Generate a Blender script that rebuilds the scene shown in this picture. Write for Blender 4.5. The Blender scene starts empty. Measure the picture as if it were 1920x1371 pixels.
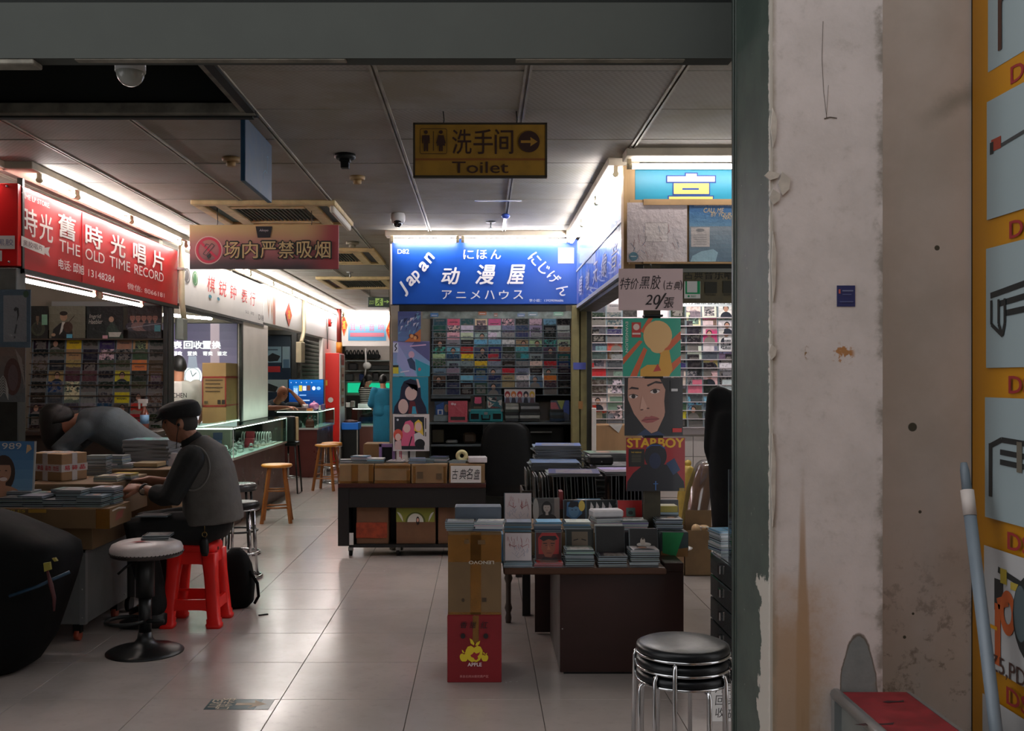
import bpy, bmesh, math, random
from mathutils import Vector, Matrix, Euler
random.seed(7)
sc = bpy.context.scene
COL = sc.collection
# ---------------------------------------------------------------- camera, world, exposure
FPX, CX, CY, EYE = 1870.0, 903.0, 710.0, 1.485       # focal length and vanishing point for a 1920x1371 frame
cam_d = bpy.data.cameras.new('camera'); cam = bpy.data.objects.new('camera', cam_d); COL.objects.link(cam)
cam.location = (0, 0, EYE); cam.rotation_euler = (math.pi/2, 0, 0)
cam_d.sensor_width = 36.0; cam_d.lens = 36.0*FPX/1920.0
cam_d.shift_x = (960-CX)/1920.0; cam_d.shift_y = (CY-685.5)/1920.0
cam_d.clip_start = 0.05; cam_d.clip_end = 200
sc.camera = cam
wd = bpy.data.worlds.new('world'); sc.world = wd; wd.use_nodes = True
wd.node_tree.nodes['Background'].inputs[0].default_value = (0.86, 0.85, 0.86, 1)
wd.node_tree.nodes['Background'].inputs[1].default_value = 2.1
sc.view_settings.view_transform = 'Standard'; sc.view_settings.look = 'None'
sc.view_settings.exposure = -0.15; sc.view_settings.gamma = 1.0; sc.view_settings.use_curve_mapping = False
try:
    sc.cycles.use_denoising = True
    sc.cycles.max_bounces = 7; sc.cycles.diffuse_bounces = 3; sc.cycles.glossy_bounces = 3
    sc.cycles.transparent_max_bounces = 10; sc.cycles.sample_clamp_indirect = 6
    sc.cycles.caustics_reflective = False; sc.cycles.caustics_refractive = False
except Exception:
    pass
TUBE_POWER = 74.0

# ---------------------------------------------------------------- small helpers
def s2l(c):
    c = c/255.0
    return c/12.92 if c <= 0.04045 else ((c+0.055)/1.055)**2.4
def rgb(t): return (s2l(t[0]), s2l(t[1]), s2l(t[2]), 1.0)
def W(px, py, Y): return Vector(((px-CX)*Y/FPX, Y, EYE-(py-CY)*Y/FPX))
def XW(px, Y): return (px-CX)*Y/FPX
def ZW(py, Y): return EYE-(py-CY)*Y/FPX
def YX(px, X): return X*FPX/(px-CX)
def YF(py): return FPX*EYE/(py-CY)
ORD = 'zeroth first second third fourth fifth sixth seventh eighth ninth tenth eleventh twelfth thirteenth fourteenth fifteenth sixteenth seventeenth eighteenth nineteenth'.split()
ORD += [d+(('-'+ORD[k]) if k else '') for d in ('twentieth', 'thirtieth', 'fortieth') for k in range(10)]
ORD = [w.replace('tieth-', 'ty-') for w in ORD]

class NT:
    """small node-graph writer"""
    def __init__(s, m):
        m.use_nodes = True; s.t = m.node_tree; s.b = s.t.nodes['Principled BSDF']
    def n(s, kind, **kw):
        x = s.t.nodes.new(kind)
        for k, v in kw.items(): setattr(x, k, v)
        return x
    def link(s, a, b): s.t.links.new(a, b)
    def put(s, sock, v):
        if hasattr(v, 'is_output'): s.link(v, sock)
        else: sock.default_value = v
    def math(s, op, a, b=0.0, c=0.0, clamp=False):
        x = s.n('ShaderNodeMath', operation=op); x.use_clamp = clamp
        s.put(x.inputs[0], a); s.put(x.inputs[1], b); s.put(x.inputs[2], c)
        return x.outputs[0]
    def mix(s, f, a, b, mode='MIX'):
        x = s.n('ShaderNodeMix', data_type='RGBA', blend_type=mode)
        s.put(x.inputs[0], f); s.put(x.inputs[6], a); s.put(x.inputs[7], b)
        return x.outputs[2]
    def ramp(s, v, lo, hi):
        x = s.n('ShaderNodeMapRange', interpolation_type='SMOOTHSTEP')
        s.put(x.inputs[0], v); s.put(x.inputs[1], lo); s.put(x.inputs[2], hi)
        return x.outputs[0]
    def noise(s, vec, scale, detail=3.0, rough=0.55):
        x = s.n('ShaderNodeTexNoise'); x.inputs['Scale'].default_value = scale
        x.inputs['Detail'].default_value = detail; x.inputs['Roughness'].default_value = rough
        if vec is not None: s.link(vec, x.inputs['Vector'])
        return x.outputs[0]
    def pos(s): return s.n('ShaderNodeNewGeometry').outputs['Position']
    def obj(s): return s.n('ShaderNodeTexCoord').outputs['Object']
    def xyz(s, v):
        x = s.n('ShaderNodeSeparateXYZ'); s.link(v, x.inputs[0]); return x.outputs
    def bump(s, h, strength=0.3, dist=0.01):
        x = s.n('ShaderNodeBump'); x.inputs['Strength'].default_value = strength; x.inputs['Distance'].default_value = dist
        s.link(h, x.inputs['Height']); s.link(x.outputs[0], s.b.inputs['Normal'])

MATS = {}
def mat(name, c=None, rough=0.6, metal=0.0, var=0.0, scale=8.0, bump=0.0, bscale=60.0, coat=0.0, alpha=1.0, stretch=None, spec=0.5, emit=None, es=0.0):
    if name in MATS: return MATS[name]
    m = bpy.data.materials.new(name); g = NT(m); MATS[name] = m
    b = g.b; b.inputs['Base Color'].default_value = rgb(c); b.inputs['Roughness'].default_value = rough
    b.inputs['Metallic'].default_value = metal; b.inputs['Specular IOR Level'].default_value = spec
    b.inputs['Coat Weight'].default_value = coat; b.inputs['Coat Roughness'].default_value = 0.08
    m.diffuse_color = rgb(c)
    if var or bump:
        v = g.obj()
        if stretch:
            mp = g.n('ShaderNodeMapping'); mp.inputs['Scale'].default_value = stretch; g.link(v, mp.inputs[0]); v = mp.outputs[0]
        if var:
            nz = g.noise(v, scale, 4.0)
            f = g.ramp(nz, 0.3, 0.7)
            d = tuple(x*(1-var) for x in rgb(c)[:3])+(1,); l = tuple(min(1, x*(1+var*0.7)) for x in rgb(c)[:3])+(1,)
            g.link(g.mix(f, d, l), b.inputs['Base Color'])
            g.link(g.math('ADD', g.math('MULTIPLY', nz, 0.25), rough-0.12, clamp=True), b.inputs['Roughness'])
        if bump: g.bump(g.noise(v, bscale, 3.0), bump, 0.004)
    if emit is not None:
        b.inputs['Emission Color'].default_value = rgb(emit); b.inputs['Emission Strength'].default_value = es
    if alpha < 1: b.inputs['Alpha'].default_value = alpha
    return m

def glass(name, tint=(246, 250, 248), alpha=0.14, rough=0.03):
    if name in MATS: return MATS[name]
    m = bpy.data.materials.new(name); m.use_nodes = True; MATS[name] = m
    t = m.node_tree; t.nodes.clear()
    out = t.nodes.new('ShaderNodeOutputMaterial'); mx = t.nodes.new('ShaderNodeMixShader'); fr = t.nodes.new('ShaderNodeLayerWeight')
    tr = t.nodes.new('ShaderNodeBsdfTransparent'); gl = t.nodes.new('ShaderNodeBsdfGlossy')
    tr.inputs[0].default_value = rgb(tint); gl.inputs['Roughness'].default_value = rough; fr.inputs[0].default_value = 0.5
    mr = t.nodes.new('ShaderNodeMapRange'); mr.inputs[1].default_value = 0.6; mr.inputs[3].default_value = alpha*.4; mr.inputs[4].default_value = alpha*1.8
    t.links.new(fr.outputs['Facing'], mr.inputs[0]); t.links.new(mr.outputs[0], mx.inputs[0]); t.links.new(tr.outputs[0], mx.inputs[1]); t.links.new(gl.outputs[0], mx.inputs[2])
    t.links.new(mx.outputs[0], out.inputs[0])
    return m

def print_mat(name, rough=0.5, coat=0.0, wrinkle=0.0, emit=0.0, wscale=14.0):
    if name in MATS: return MATS[name]
    m = bpy.data.materials.new(name); g = NT(m); MATS[name] = m
    a = g.n('ShaderNodeAttribute'); a.attribute_name = 'Col'
    g.link(a.outputs['Color'], g.b.inputs['Base Color']); g.b.inputs['Roughness'].default_value = rough
    g.b.inputs['Coat Weight'].default_value = coat; g.b.inputs['Coat Roughness'].default_value = 0.06
    if wrinkle:
        g.bump(g.noise(g.pos(), wscale, 4.0, 0.6), wrinkle, 0.02)
    if emit:
        g.link(a.outputs['Color'], g.b.inputs['Emission Color']); g.b.inputs['Emission Strength'].default_value = emit
    return m
PAPER = print_mat('printed_paper', 0.75)
VINYL = print_mat('printed_vinyl_banner', 0.5, 0.04, 0.06, wscale=5.0)
FILM = print_mat('print_under_plastic_film', 0.45, 0.6, 0.45, wscale=16.0)
GLOSS = print_mat('glossy_print', 0.5, 0.12, 0.06, wscale=9.0)
BACKLIT = print_mat('backlit_print', 0.4, 0, 0, emit=1.6)

class MB:
    """collects shapes and links them as ONE mesh object"""
    def __init__(s): s.V, s.F, s.M, s.S = [], [], [], []
    def add(s, V, F, m=0, smooth=False):
        o = len(s.V); s.V += [Vector(v) for v in V]
        for f in F: s.F.append([i+o for i in f]); s.M.append(m); s.S.append(smooth)
        return s
    def box(s, x0, x1, y0, y1, z0, z1, m=0, R=None, c=None):
        V = [Vector((x, y, z)) for z in (z0, z1) for y in (y0, y1) for x in (x0, x1)]
        if R is not None:
            c = Vector(c) if c is not None else Vector(((x0+x1)/2, (y0+y1)/2, (z0+z1)/2))
            V = [c+R@(v-c) for v in V]
        return s.add(V, [(0,2,3,1),(4,5,7,6),(0,1,5,4),(2,6,7,3),(0,4,6,2),(1,3,7,5)], m)
    def obox(s, c, sx, sy, sz, R=None, m=0):
        c = Vector(c); return s.box(c.x-sx/2, c.x+sx/2, c.y-sy/2, c.y+sy/2, c.z-sz/2, c.z+sz/2, m, R)
    def tube(s, P, r, n=8, m=0, caps=True, smooth=True):
        P = [Vector(p) for p in P]; rs = r if isinstance(r, (list, tuple)) else [r]*len(P)
        V, up = [], None
        for i, p in enumerate(P):
            d = (P[min(i+1, len(P)-1)]-P[max(i-1, 0)]).normalized()
            if up is None:
                up = Vector((0,0,1)) if abs(d.z) < 0.9 else Vector((1,0,0))
            a = d.cross(up).normalized(); up = a.cross(d).normalized()
            for k in range(n):
                t = 2*math.pi*k/n; V.append(p+(a*math.cos(t)+up*math.sin(t))*rs[i])
        F = [(i*n+k, i*n+(k+1)%n, (i+1)*n+(k+1)%n, (i+1)*n+k) for i in range(len(P)-1) for k in range(n)]
        s.add(V, F, m, smooth)
        if caps:
            o = len(s.V)-len(V); L = len(P)-1
            s.F.append([o+k for k in range(n)][::-1]); s.M.append(m); s.S.append(False)
            s.F.append([o+L*n+k for k in range(n)]); s.M.append(m); s.S.append(False)
        return s
    def lathe(s, c, prof, n=24, m=0, smooth=True):
        c = Vector(c); V = []
        for r, z in prof:
            for k in range(n):
                t = 2*math.pi*k/n; V.append(c+Vector((r*math.cos(t), r*math.sin(t), z)))
        F = [(i*n+k, i*n+(k+1)%n, (i+1)*n+(k+1)%n, (i+1)*n+k) for i in range(len(prof)-1) for k in range(n)]
        s.add(V, F, m, smooth); o = len(s.V)-len(V); L = len(prof)-1
        s.F.append([o+k for k in range(n)][::-1]); s.M.append(m); s.S.append(False)
        s.F.append([o+L*n+k for k in range(n)]); s.M.append(m); s.S.append(False)
        return s
    def torus(s, c, R, r, n=28, k=8, m=0, ax=None):
        c = Vector(c); V = []
        for i in range(n):
            t = 2*math.pi*i/n; e = Vector((math.cos(t), math.sin(t), 0))
            for j in range(k):
                u = 2*math.pi*j/k; p = e*(R+r*math.cos(u))+Vector((0,0,r*math.sin(u)))
                if ax is not None: p = ax@p
                V.append(c+p)
        return s.add(V, [(i*k+j, ((i+1)%n)*k+j, ((i+1)%n)*k+(j+1)%k, i*k+(j+1)%k) for i in range(n) for j in range(k)], m, True)
    def ball(s, c, r, nu=14, nv=9, m=0, R=None, fn=None):
        c = Vector(c); r = Vector(r) if isinstance(r, (tuple, list, Vector)) else Vector((r, r, r)); V = []
        for j in range(nv+1):
            ph = -math.pi/2+math.pi*j/nv
            for i in range(nu):
                t = 2*math.pi*i/nu; d = Vector((math.cos(ph)*math.cos(t), math.cos(ph)*math.sin(t), math.sin(ph)))
                p = fn(d) if fn else Vector((d.x*r.x, d.y*r.y, d.z*r.z))
                if R is not None: p = R@p
                V.append(c+p)
        return s.add(V, [(j*nu+i, j*nu+(i+1)%nu, (j+1)*nu+(i+1)%nu, (j+1)*nu+i) for j in range(nv) for i in range(nu)], m, True)
    def loft(s, rings, n=20, m=0, caps=True, power=2.0):
        V = []
        for c, ax, ay in rings:
            c, ax, ay = Vector(c), Vector(ax), Vector(ay)
            for k in range(n):
                t = 2*math.pi*k/n; ct, st = math.cos(t), math.sin(t); e = 2.0/power
                V.append(c+ax*(math.copysign(abs(ct)**e, ct))+ay*(math.copysign(abs(st)**e, st)))
        L = len(rings)-1
        s.add(V, [(i*n+k, i*n+(k+1)%n, (i+1)*n+(k+1)%n, (i+1)*n+k) for i in range(L) for k in range(n)], m, True)
        if caps:
            o = len(s.V)-len(V)
            s.F.append([o+k for k in range(n)][::-1]); s.M.append(m); s.S.append(True)
            s.F.append([o+L*n+k for k in range(n)]); s.M.append(m); s.S.append(True)
        return s
    def prism(s, pts, fn, d0, d1, m=0):
        n = len(pts); V = [fn(a, b, d0) for a, b in pts]+[fn(a, b, d1) for a, b in pts]
        s.add(V, [list(range(n))[::-1], list(range(n, 2*n))]+[(k, (k+1)%n, n+(k+1)%n, n+k) for k in range(n)], m)
        return s
    def limb(s, P, R, n=10, m=0):
        """a tapering tube with round ends"""
        P = [Vector(p) for p in P]; d0 = (P[0]-P[1]).normalized(); d1 = (P[-1]-P[-2]).normalized()
        Q, S = [], []
        for t in (0.95, 0.7, 0.35): Q.append(P[0]+d0*R[0]*t); S.append(R[0]*math.sqrt(max(0.02, 1-t*t)))
        for i in range(len(P)):
            Q.append(P[i]); S.append(R[i])
            if i < len(P)-1: Q.append((P[i]+P[i+1])/2); S.append((R[i]+R[i+1])/2)
        for t in (0.35, 0.7, 0.95): Q.append(P[-1]+d1*R[-1]*t); S.append(R[-1]*math.sqrt(max(0.02, 1-t*t)))
        return s.tube(Q, S, n, m)
    def mesh(s, name, mats, shift=Vector((0,0,0)), bevel=0.0, seg=1, fix=True):
        me = bpy.data.meshes.new(name)
        me.from_pydata([v-shift for v in s.V], [], s.F)
        for x in (mats if isinstance(mats, (list, tuple)) else [mats]): me.materials.append(x)
        me.polygons.foreach_set('material_index', s.M); me.polygons.foreach_set('use_smooth', s.S)
        if fix or bevel:
            bm = bmesh.new(); bm.from_mesh(me)
            if bevel:
                ed = [e for e in bm.edges if len(e.link_faces) == 2 and e.calc_face_angle(0) > 0.6]
                bmesh.ops.bevel(bm, geom=ed, offset=bevel, segments=seg, affect='EDGES', profile=0.6)
            bmesh.ops.recalc_face_normals(bm, faces=bm.faces)
            bm.to_mesh(me); bm.free()
        me.update()
        return me

def setp(o, label=None, cat=None, group=None, kind=None):
    if label: o['label'] = label
    if cat: o['category'] = cat
    if group: o['group'] = group
    if kind: o['kind'] = kind
    return o
def link(name, me, loc=(0,0,0), parent=None, rot=None):
    o = bpy.data.objects.new(name, me); COL.objects.link(o); o.location = loc
    if rot is not None: o.rotation_euler = rot
    if parent is not None: o.parent = parent
    return o
def thing(name, label, cat, loc, group=None):
    o = bpy.data.objects.new(name, None); COL.objects.link(o); o.location = loc; o.empty_display_size = 0.05
    return setp(o, label, cat, group)
def wloc(o):
    v = Vector(o.location)
    while o.parent is not None: o = o.parent; v = v+Vector(o.location)
    return v
def part(name, mb, mats, root, label=None, bevel=0.0, seg=1, pivot=None, kind=None):
    """mesh in world coordinates -> child of root (roots are built unrotated)"""
    base = wloc(root); pv = Vector(pivot) if pivot is not None else base
    o = link(name, mb.mesh(name, mats, pv, bevel, seg), pv-base, root)
    return setp(o, label, None, None, kind)
def solo(name, mb, mats, label, cat, group=None, bevel=0.0, seg=1, kind=None):
    xs = [v.x for v in mb.V]; ys = [v.y for v in mb.V]; zs = [v.z for v in mb.V]
    c = Vector(((min(xs)+max(xs))/2, (min(ys)+max(ys))/2, min(zs)))
    return setp(link(name, mb.mesh(name, mats, c, bevel, seg), c), label, cat, group, kind)
def structure(name, mb, mats, bevel=0.0, parent=None):
    o = link(name, mb.mesh(name, mats, Vector((0,0,0)), bevel), (0,0,0), parent)
    if parent is None: o['kind'] = 'structure'
    return o
def copy_tree(o, parent=None):
    c = o.copy(); COL.objects.link(c)
    if parent is not None: c.parent = parent
    for ch in list(o.children): copy_tree(ch, c)
    return c

# ---------------------------------------------------------------- flat print: coloured polygons on a plane
GLY = {}
def glyphs(s, bold=0.0):
    k = (s, bold)
    if k not in GLY:
        c = bpy.data.curves.new('glyphs', 'FONT'); c.body = s; c.offset = bold; c.resolution_u = 3
        o = bpy.data.objects.new('glyphs', c); m = o.to_mesh()
        V = [(v.co.x, v.co.y) for v in m.vertices]; F = [tuple(p.vertices) for p in m.polygons]
        o.to_mesh_clear(); bpy.data.objects.remove(o); bpy.data.curves.remove(c)
        GLY[k] = (V, F)
    return GLY[k]
def front(Y): return lambda a, b, d: Vector((a, Y-d, b))
def leftp(X): return lambda a, b, d: Vector((X+d, a, b))
def rightp(X): return lambda a, b, d: Vector((X-d, -a, b))
def flat(Z): return lambda a, b, d: Vector((a, b, Z+d))
class Art:
    def __init__(s, fn, d0=0.0012, step=0.00035):
        s.fn, s.d, s.step = fn, d0, step; s.V, s.F, s.C = [], [], []; s.fr = (0, 0, 1, 1)
    def frame(s, a0, b0, a1, b1): s.fr = (a0, b0, a1-a0, b1-b0); return s
    def pxf(s, Y, x0, y0, x1, y1): return s.frame(XW(x0, Y), ZW(y1, Y), XW(x1, Y), ZW(y0, Y))
    def _put(s, pts, faces, col):
        o = len(s.V); f = s.fr
        s.V += [s.fn(f[0]+u*f[2], f[1]+v*f[3], s.d) for u, v in pts]
        for q in faces: s.F.append([i+o for i in q]); s.C.append(rgb(col))
    def poly(s, pts, col): s._put(pts, [list(range(len(pts)))], col); s.d += s.step; return s
    def rect(s, u0, v0, u1, v1, col): return s.poly([(u0, v0), (u1, v0), (u1, v1), (u0, v1)], col)
    def grad(s, u0, v0, u1, v1, c0, c1, n=12):
        for i in range(n):
            t0, t1 = i/n, (i+1)/n; t = (i+0.5)/n
            c = tuple(c0[k]+(c1[k]-c0[k])*t for k in range(3))
            s._put([(u0, v0+(v1-v0)*t0), (u1, v0+(v1-v0)*t0), (u1, v0+(v1-v0)*t1), (u0, v0+(v1-v0)*t1)], [[0, 1, 2, 3]], c)
        s.d += s.step; return s
    def oval(s, cu, cv, ru, rv, col, n=22, rot=0.0, a0=0.0, a1=2*math.pi):
        P = []
        for i in range(n):
            t = a0+(a1-a0)*i/(n-1 if a1-a0 < 6.28 else n); x, y = ru*math.cos(t), rv*math.sin(t)
            P.append((cu+x*math.cos(rot)-y*math.sin(rot), cv+x*math.sin(rot)+y*math.cos(rot)))
        return s.poly(P, col)
    def ring(s, cu, cv, ru, rv, w, col, n=28):
        P = [(cu+ru*k*math.cos(2*math.pi*i/n), cv+rv*k*math.sin(2*math.pi*i/n)) for k in (1.0, 1.0-w) for i in range(n)]
        s._put(P, [(i, (i+1) % n, n+(i+1) % n, n+i) for i in range(n)], col); s.d += s.step; return s
    def line(s, pts, w, col):
        asp = abs(s.fr[2]/s.fr[3])
        for (x0, y0), (x1, y1) in zip(pts[:-1], pts[1:]):
            dx, dy = (x1-x0)*asp, y1-y0; L = math.hypot(dx, dy) or 1
            nx, ny = -dy/L*w/2/asp, dx/L*w/2
            s._put([(x0+nx, y0+ny), (x1+nx, y1+ny), (x1-nx, y1-ny), (x0-nx, y0-ny)], [[0, 1, 2, 3]], col)
        s.d += s.step; return s
    def text(s, t, u0, v0, u1, v1, col, bold=0.0, shear=0.0, rot=0.0):
        V, F = glyphs(t, 0.0)
        if not V: return s
        if shear: V = [(x+shear*y, y) for x, y in V]
        x0, x1 = min(v[0] for v in V), max(v[0] for v in V); y0, y1 = min(v[1] for v in V), max(v[1] for v in V)
        P = [(u0+(u1-u0)*(x-x0)/((x1-x0) or 1), v0+(v1-v0)*(y-y0)/((y1-y0) or 1)) for x, y in V]
        if rot:
            asp = abs(s.fr[2]/s.fr[3]); cu, cv = (u0+u1)/2, (v0+v1)/2; c, q = math.cos(rot), math.sin(rot)
            P = [(cu+((x-cu)*asp*c-(y-cv)*q)/asp, cv+((x-cu)*asp*q+(y-cv)*c)) for x, y in P]
        if bold > 0:
            du, dv = (u1-u0)/((x1-x0) or 1)*bold, (v1-v0)/((y1-y0) or 1)*bold
            for i, j in ((-1, 0), (1, 0), (0, -1), (0, 1)): s._put([(a+i*du*.8, b+j*dv*.6) for a, b in P], F, col); s.d += .00012
        s._put(P, F, col); s.d += s.step; return s
    def chars(s, t, u0, v0, u1, v1, col, gap=0.5, **kw):
        """evenly spaced single characters"""
        n = len(t); w = (u1-u0)/(n+(n-1)*gap)
        for i, ch in enumerate(t): s.text(ch, u0+i*w*(1+gap), v0, u0+i*w*(1+gap)+w, v1, col, **kw)
        return s
    def bust(s, cu, cv, k, skin, hair, cloth, long=False):
        """a plain unnamed portrait: shoulders, neck, face, hair"""
        if long: s.oval(cu, cv-0.05*k, 0.34*k, 0.50*k, hair)
        s.oval(cu, cv-0.78*k, 0.62*k, 0.42*k, cloth); s.rect(cu-0.09*k, cv-0.48*k, cu+0.09*k, cv-0.18*k, skin)
        s.oval(cu, cv, 0.23*k, 0.31*k, skin); s.oval(cu, cv+0.18*k, 0.26*k, 0.19*k, hair, a0=0, a1=math.pi)
        dk = tuple(x*0.35 for x in skin)
        s.oval(cu-0.09*k, cv+0.03*k, 0.035*k, 0.016*k, dk, 8); s.oval(cu+0.09*k, cv+0.03*k, 0.035*k, 0.016*k, dk, 8)
        s.oval(cu, cv-0.15*k, 0.06*k, 0.022*k, (skin[0]*0.75, skin[1]*0.45, skin[2]*0.45), 8)
        return s
    def mesh(s, name, m, shift):
        me = bpy.data.meshes.new(name); me.from_pydata([v-shift for v in s.V], [], s.F); me.materials.append(m)
        a = me.color_attributes.new('Col', 'FLOAT_COLOR', 'CORNER'); buf = []
        for f, c in zip(s.F, s.C): buf += list(c)*len(f)
        a.data.foreach_set('color', buf); me.update()
        return me
    def part(s, name, root, m=PAPER, label=None):
        b = wloc(root); o = link(name, s.mesh(name, m, b), (0,0,0), root)
        return setp(o, label)
# ---------------------------------------------------------------- the shell: floor, ceiling, walls, opening
HC = 1.26; ZC = EYE+HC                                # suspended ceiling height
XL, XR = -2.70, 0.82                                  # shop fronts on either side of the hall
YL0, YR0, YB = 5.82, 5.70, 8.60                       # near corners of both fronts; front of the stall at the end

def tile_mat():
    m = bpy.data.materials.new('polished_floor_tile'); g = NT(m)
    p = g.pos(); n1 = g.noise(p, 1.6, 5.0, 0.6); n2 = g.noise(p, 22.0, 4.0, 0.6)
    oi = g.n('ShaderNodeObjectInfo').outputs['Random']
    c = g.mix(g.ramp(n1, 0.35, 0.68), rgb((178, 168, 163)), rgb((162, 154, 150)))
    c = g.mix(g.math('MULTIPLY', g.ramp(n2, 0.5, 0.75), 0.35), c, rgb((148, 140, 135)))
    c = g.mix(g.math('MULTIPLY', oi, 0.22), c, rgb((160, 148, 142)))
    g.link(c, g.b.inputs['Base Color'])
    g.link(g.math('ADD', g.math('MULTIPLY', g.ramp(n2, 0.3, 0.7), 0.08), g.math('ADD', g.math('MULTIPLY', n1, 0.16), 0.09)), g.b.inputs['Roughness'])
    g.b.inputs['Specular IOR Level'].default_value = 0.4
    g.bump(n1, 0.05, 0.01)
    return m
TILE = tile_mat()
GROUT = mat('dark_floor_joint', (70, 68, 62), 0.8)
fl = structure('floor', MB().box(-5.0, 3.4, 2.4, 22.5, -0.08, -0.006), GROUT)
structure('ground', MB().box(-6.0, 1.5, -3.0, 2.4, -0.08, -0.002), mat('dark_low_bounce_ground', (74, 72, 70), .8))  # unseen outside floor, made dark to cut light bounced into the hall
tm = MB().box(-0.2985, 0.2985, -0.2985, 0.2985, -0.010, 0.0).mesh('tile', TILE, bevel=0.0012)
rest = MB()
for j in range(-12, 31):
    for i in range(-7, 7):
        x, y = -0.93+0.6*i+0.3, 4.617+0.6*j+0.3
        if not (-5 < x < 3.4 and 2.6 < y < 22.3): continue
        if -2 <= j < 14 and -4 <= i < 4: link('tile', tm, (x, y, 0), fl)
        else: rest.box(x-0.2985, x+0.2985, y-0.2985, y+0.2985, -0.010, 0.0)
o = structure('tile_field', rest, TILE, parent=fl); o['kind'] = 'stuff'

def panel_mat():
    m = bpy.data.materials.new('perforated_ceiling_panel'); g = NT(m)
    p = g.pos(); n1 = g.noise(p, 2.2, 4.0, 0.6); oi = g.n('ShaderNodeObjectInfo').outputs['Random']
    x = g.xyz(p)
    w = g.math('SINE', g.math('MULTIPLY', g.math('ADD', x[0], g.math('MULTIPLY', x[1], 0.18)), 230.0))
    w2 = g.math('SINE', g.math('MULTIPLY', x[1], 150.0))
    ww = g.math('MULTIPLY', g.math('ADD', g.math('MULTIPLY', w, w2), 1.0), 0.5)
    c = g.mix(g.ramp(n1, 0.35, 0.7), rgb((158, 153, 145)), rgb((142, 135, 120)))
    c = g.mix(g.math('MULTIPLY', oi, 0.35), c, rgb((160, 157, 154)))
    c = g.mix(g.math('MULTIPLY', ww, g.math('ADD', g.math('MULTIPLY', oi, 0.25), 0.10)), c, rgb((88, 86, 78)))
    g.link(c, g.b.inputs['Base Color']); g.b.inputs['Roughness'].default_value = 0.7; g.b.inputs['Specular IOR Level'].default_value = 0.2
    return m
PANEL = panel_mat()
DARKVOID = mat('dark_recess_black', (30, 34, 32), 0.95)  # near-black lining of the open hatch and above the beam
ceil_gap = mat('ceiling_joint_dark_grey', (52, 50, 44), 0.9)  # dark grey backing that shows between the ceiling panels
mb = MB()
mb.box(-5, 3.4, 4.70, 22.5, ZC+0.012, ZC+0.05); mb.box(-1.08, 3.4, 2.93, 4.70, ZC+0.012, ZC+0.05)
ce = structure('ceiling', mb, ceil_gap)
pm = MB().box(-0.310, 0.310, -0.286, 0.286, 0.0, 0.012).mesh('panel', PANEL, bevel=0.002)
rest = MB()
for j in range(-2, 31):
    for i in range(-7, 5):
        x, y = -0.44+0.63*i+0.315, 4.08+0.585*j+0.2925
        if i < -1 and j < 1: continue
        if not (-5 < x < 3.3 and y < 22.3) or y < 2.95: continue
        if j < 14 and -5 <= i < 2:
            link('panel', pm, (x, y, ZC+random.uniform(-0.003, 0.001)), ce, rot=(random.uniform(-.006, .006), random.uniform(-.004, .004), 0))
        else: rest.box(x-0.310, x+0.310, y-0.286, y+0.286, ZC, ZC+0.012)
o = structure('panel_field', rest, PANEL, parent=ce); o['kind'] = 'stuff'
RAIL = mat('grimy_white_metal_rail', (150, 145, 132), 0.5, 0.3, 0.3, 5)
for i in range(-4, 3):
    x = -0.44+0.63*i
    y0 = 4.72 if i < -1 else 2.94
    structure('rail', MB().box(x-0.016, x-0.005, y0, 20, ZC-0.008, ZC+0.012).box(x+0.005, x+0.016, y0, 20, ZC-0.008, ZC+0.012).box(x-0.005, x+0.005, y0, 20, ZC+0.004, ZC+0.012), RAIL, parent=ce)
# open, dark hatch where panels are missing
mb = MB().box(-5, -1.02, 2.9, 4.8, 3.35, 3.4).box(-5, -1.08, 4.70, 4.74, ZC-0.03, 3.4).box(-1.10, -1.06, 2.93, 4.74, ZC-0.02, 3.4).box(-5.02, -5, 2.9, 4.8, 2.6, 3.4)
structure('trim_1', mb, DARKVOID)
structure('trim_2', MB().box(-5, -1.06, 4.655, 4.70, ZC-0.022, ZC+0.03).box(-1.13, -1.085, 2.93, 4.70, ZC-0.015, ZC+0.03), mat('dusty_hatch_edge', (110, 108, 98), 0.9, 0, 0.4, 9), bevel=0.004)

# outer walls of the hall and the shops
PLASTER = mat('pale_plaster', (196, 186, 178), 0.85, 0, 0.08, 3)
DIM = mat('dull_beige_partition', (150, 142, 128), 0.85, 0, 0.12, 3)
structure('wall_left', MB().box(-5.1, -5.0, 2.6, 22.5, 0, ZC+0.6), DIM)
structure('wall_right', MB().box(3.4, 3.5, 2.93, 22.5, 0, ZC+0.1), DIM)
structure('wall_back', MB().box(-5.1, 3.5, 22.4, 22.5, 0, ZC+0.1), PLASTER)
# partitions between the shops
structure('wall_partition', MB().box(-5, -2.86, 8.84, 8.94, 0, ZC).box(-5, -2.86, 11.36, 11.44, 0, ZC).box(-5, -3.16, 17.0, 17.08, 0, ZC), DIM)
structure('wall_shopfront', MB().box(-2.76, XL, 11.30, 12.60, 1.004, 2.15).box(-2.76, XL, 16.94, 18.85, 0, 2.175), mat('white_painted_wall', (242, 232, 226), .8, 0, .05, 3))
structure('wall_stall', MB().box(-0.80, -0.76, 8.66, 10.5, 0, ZC).box(-0.80, 0.98, 10.45, 10.55, 0, ZC).box(0.942, 0.966, 8.72, 10.5, 0, ZC), DIM)
structure('wall_record_shop', MB().box(0.98, 3.4, 9.25, 9.35, 0, ZC), PLASTER)
wt = MB()

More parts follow.
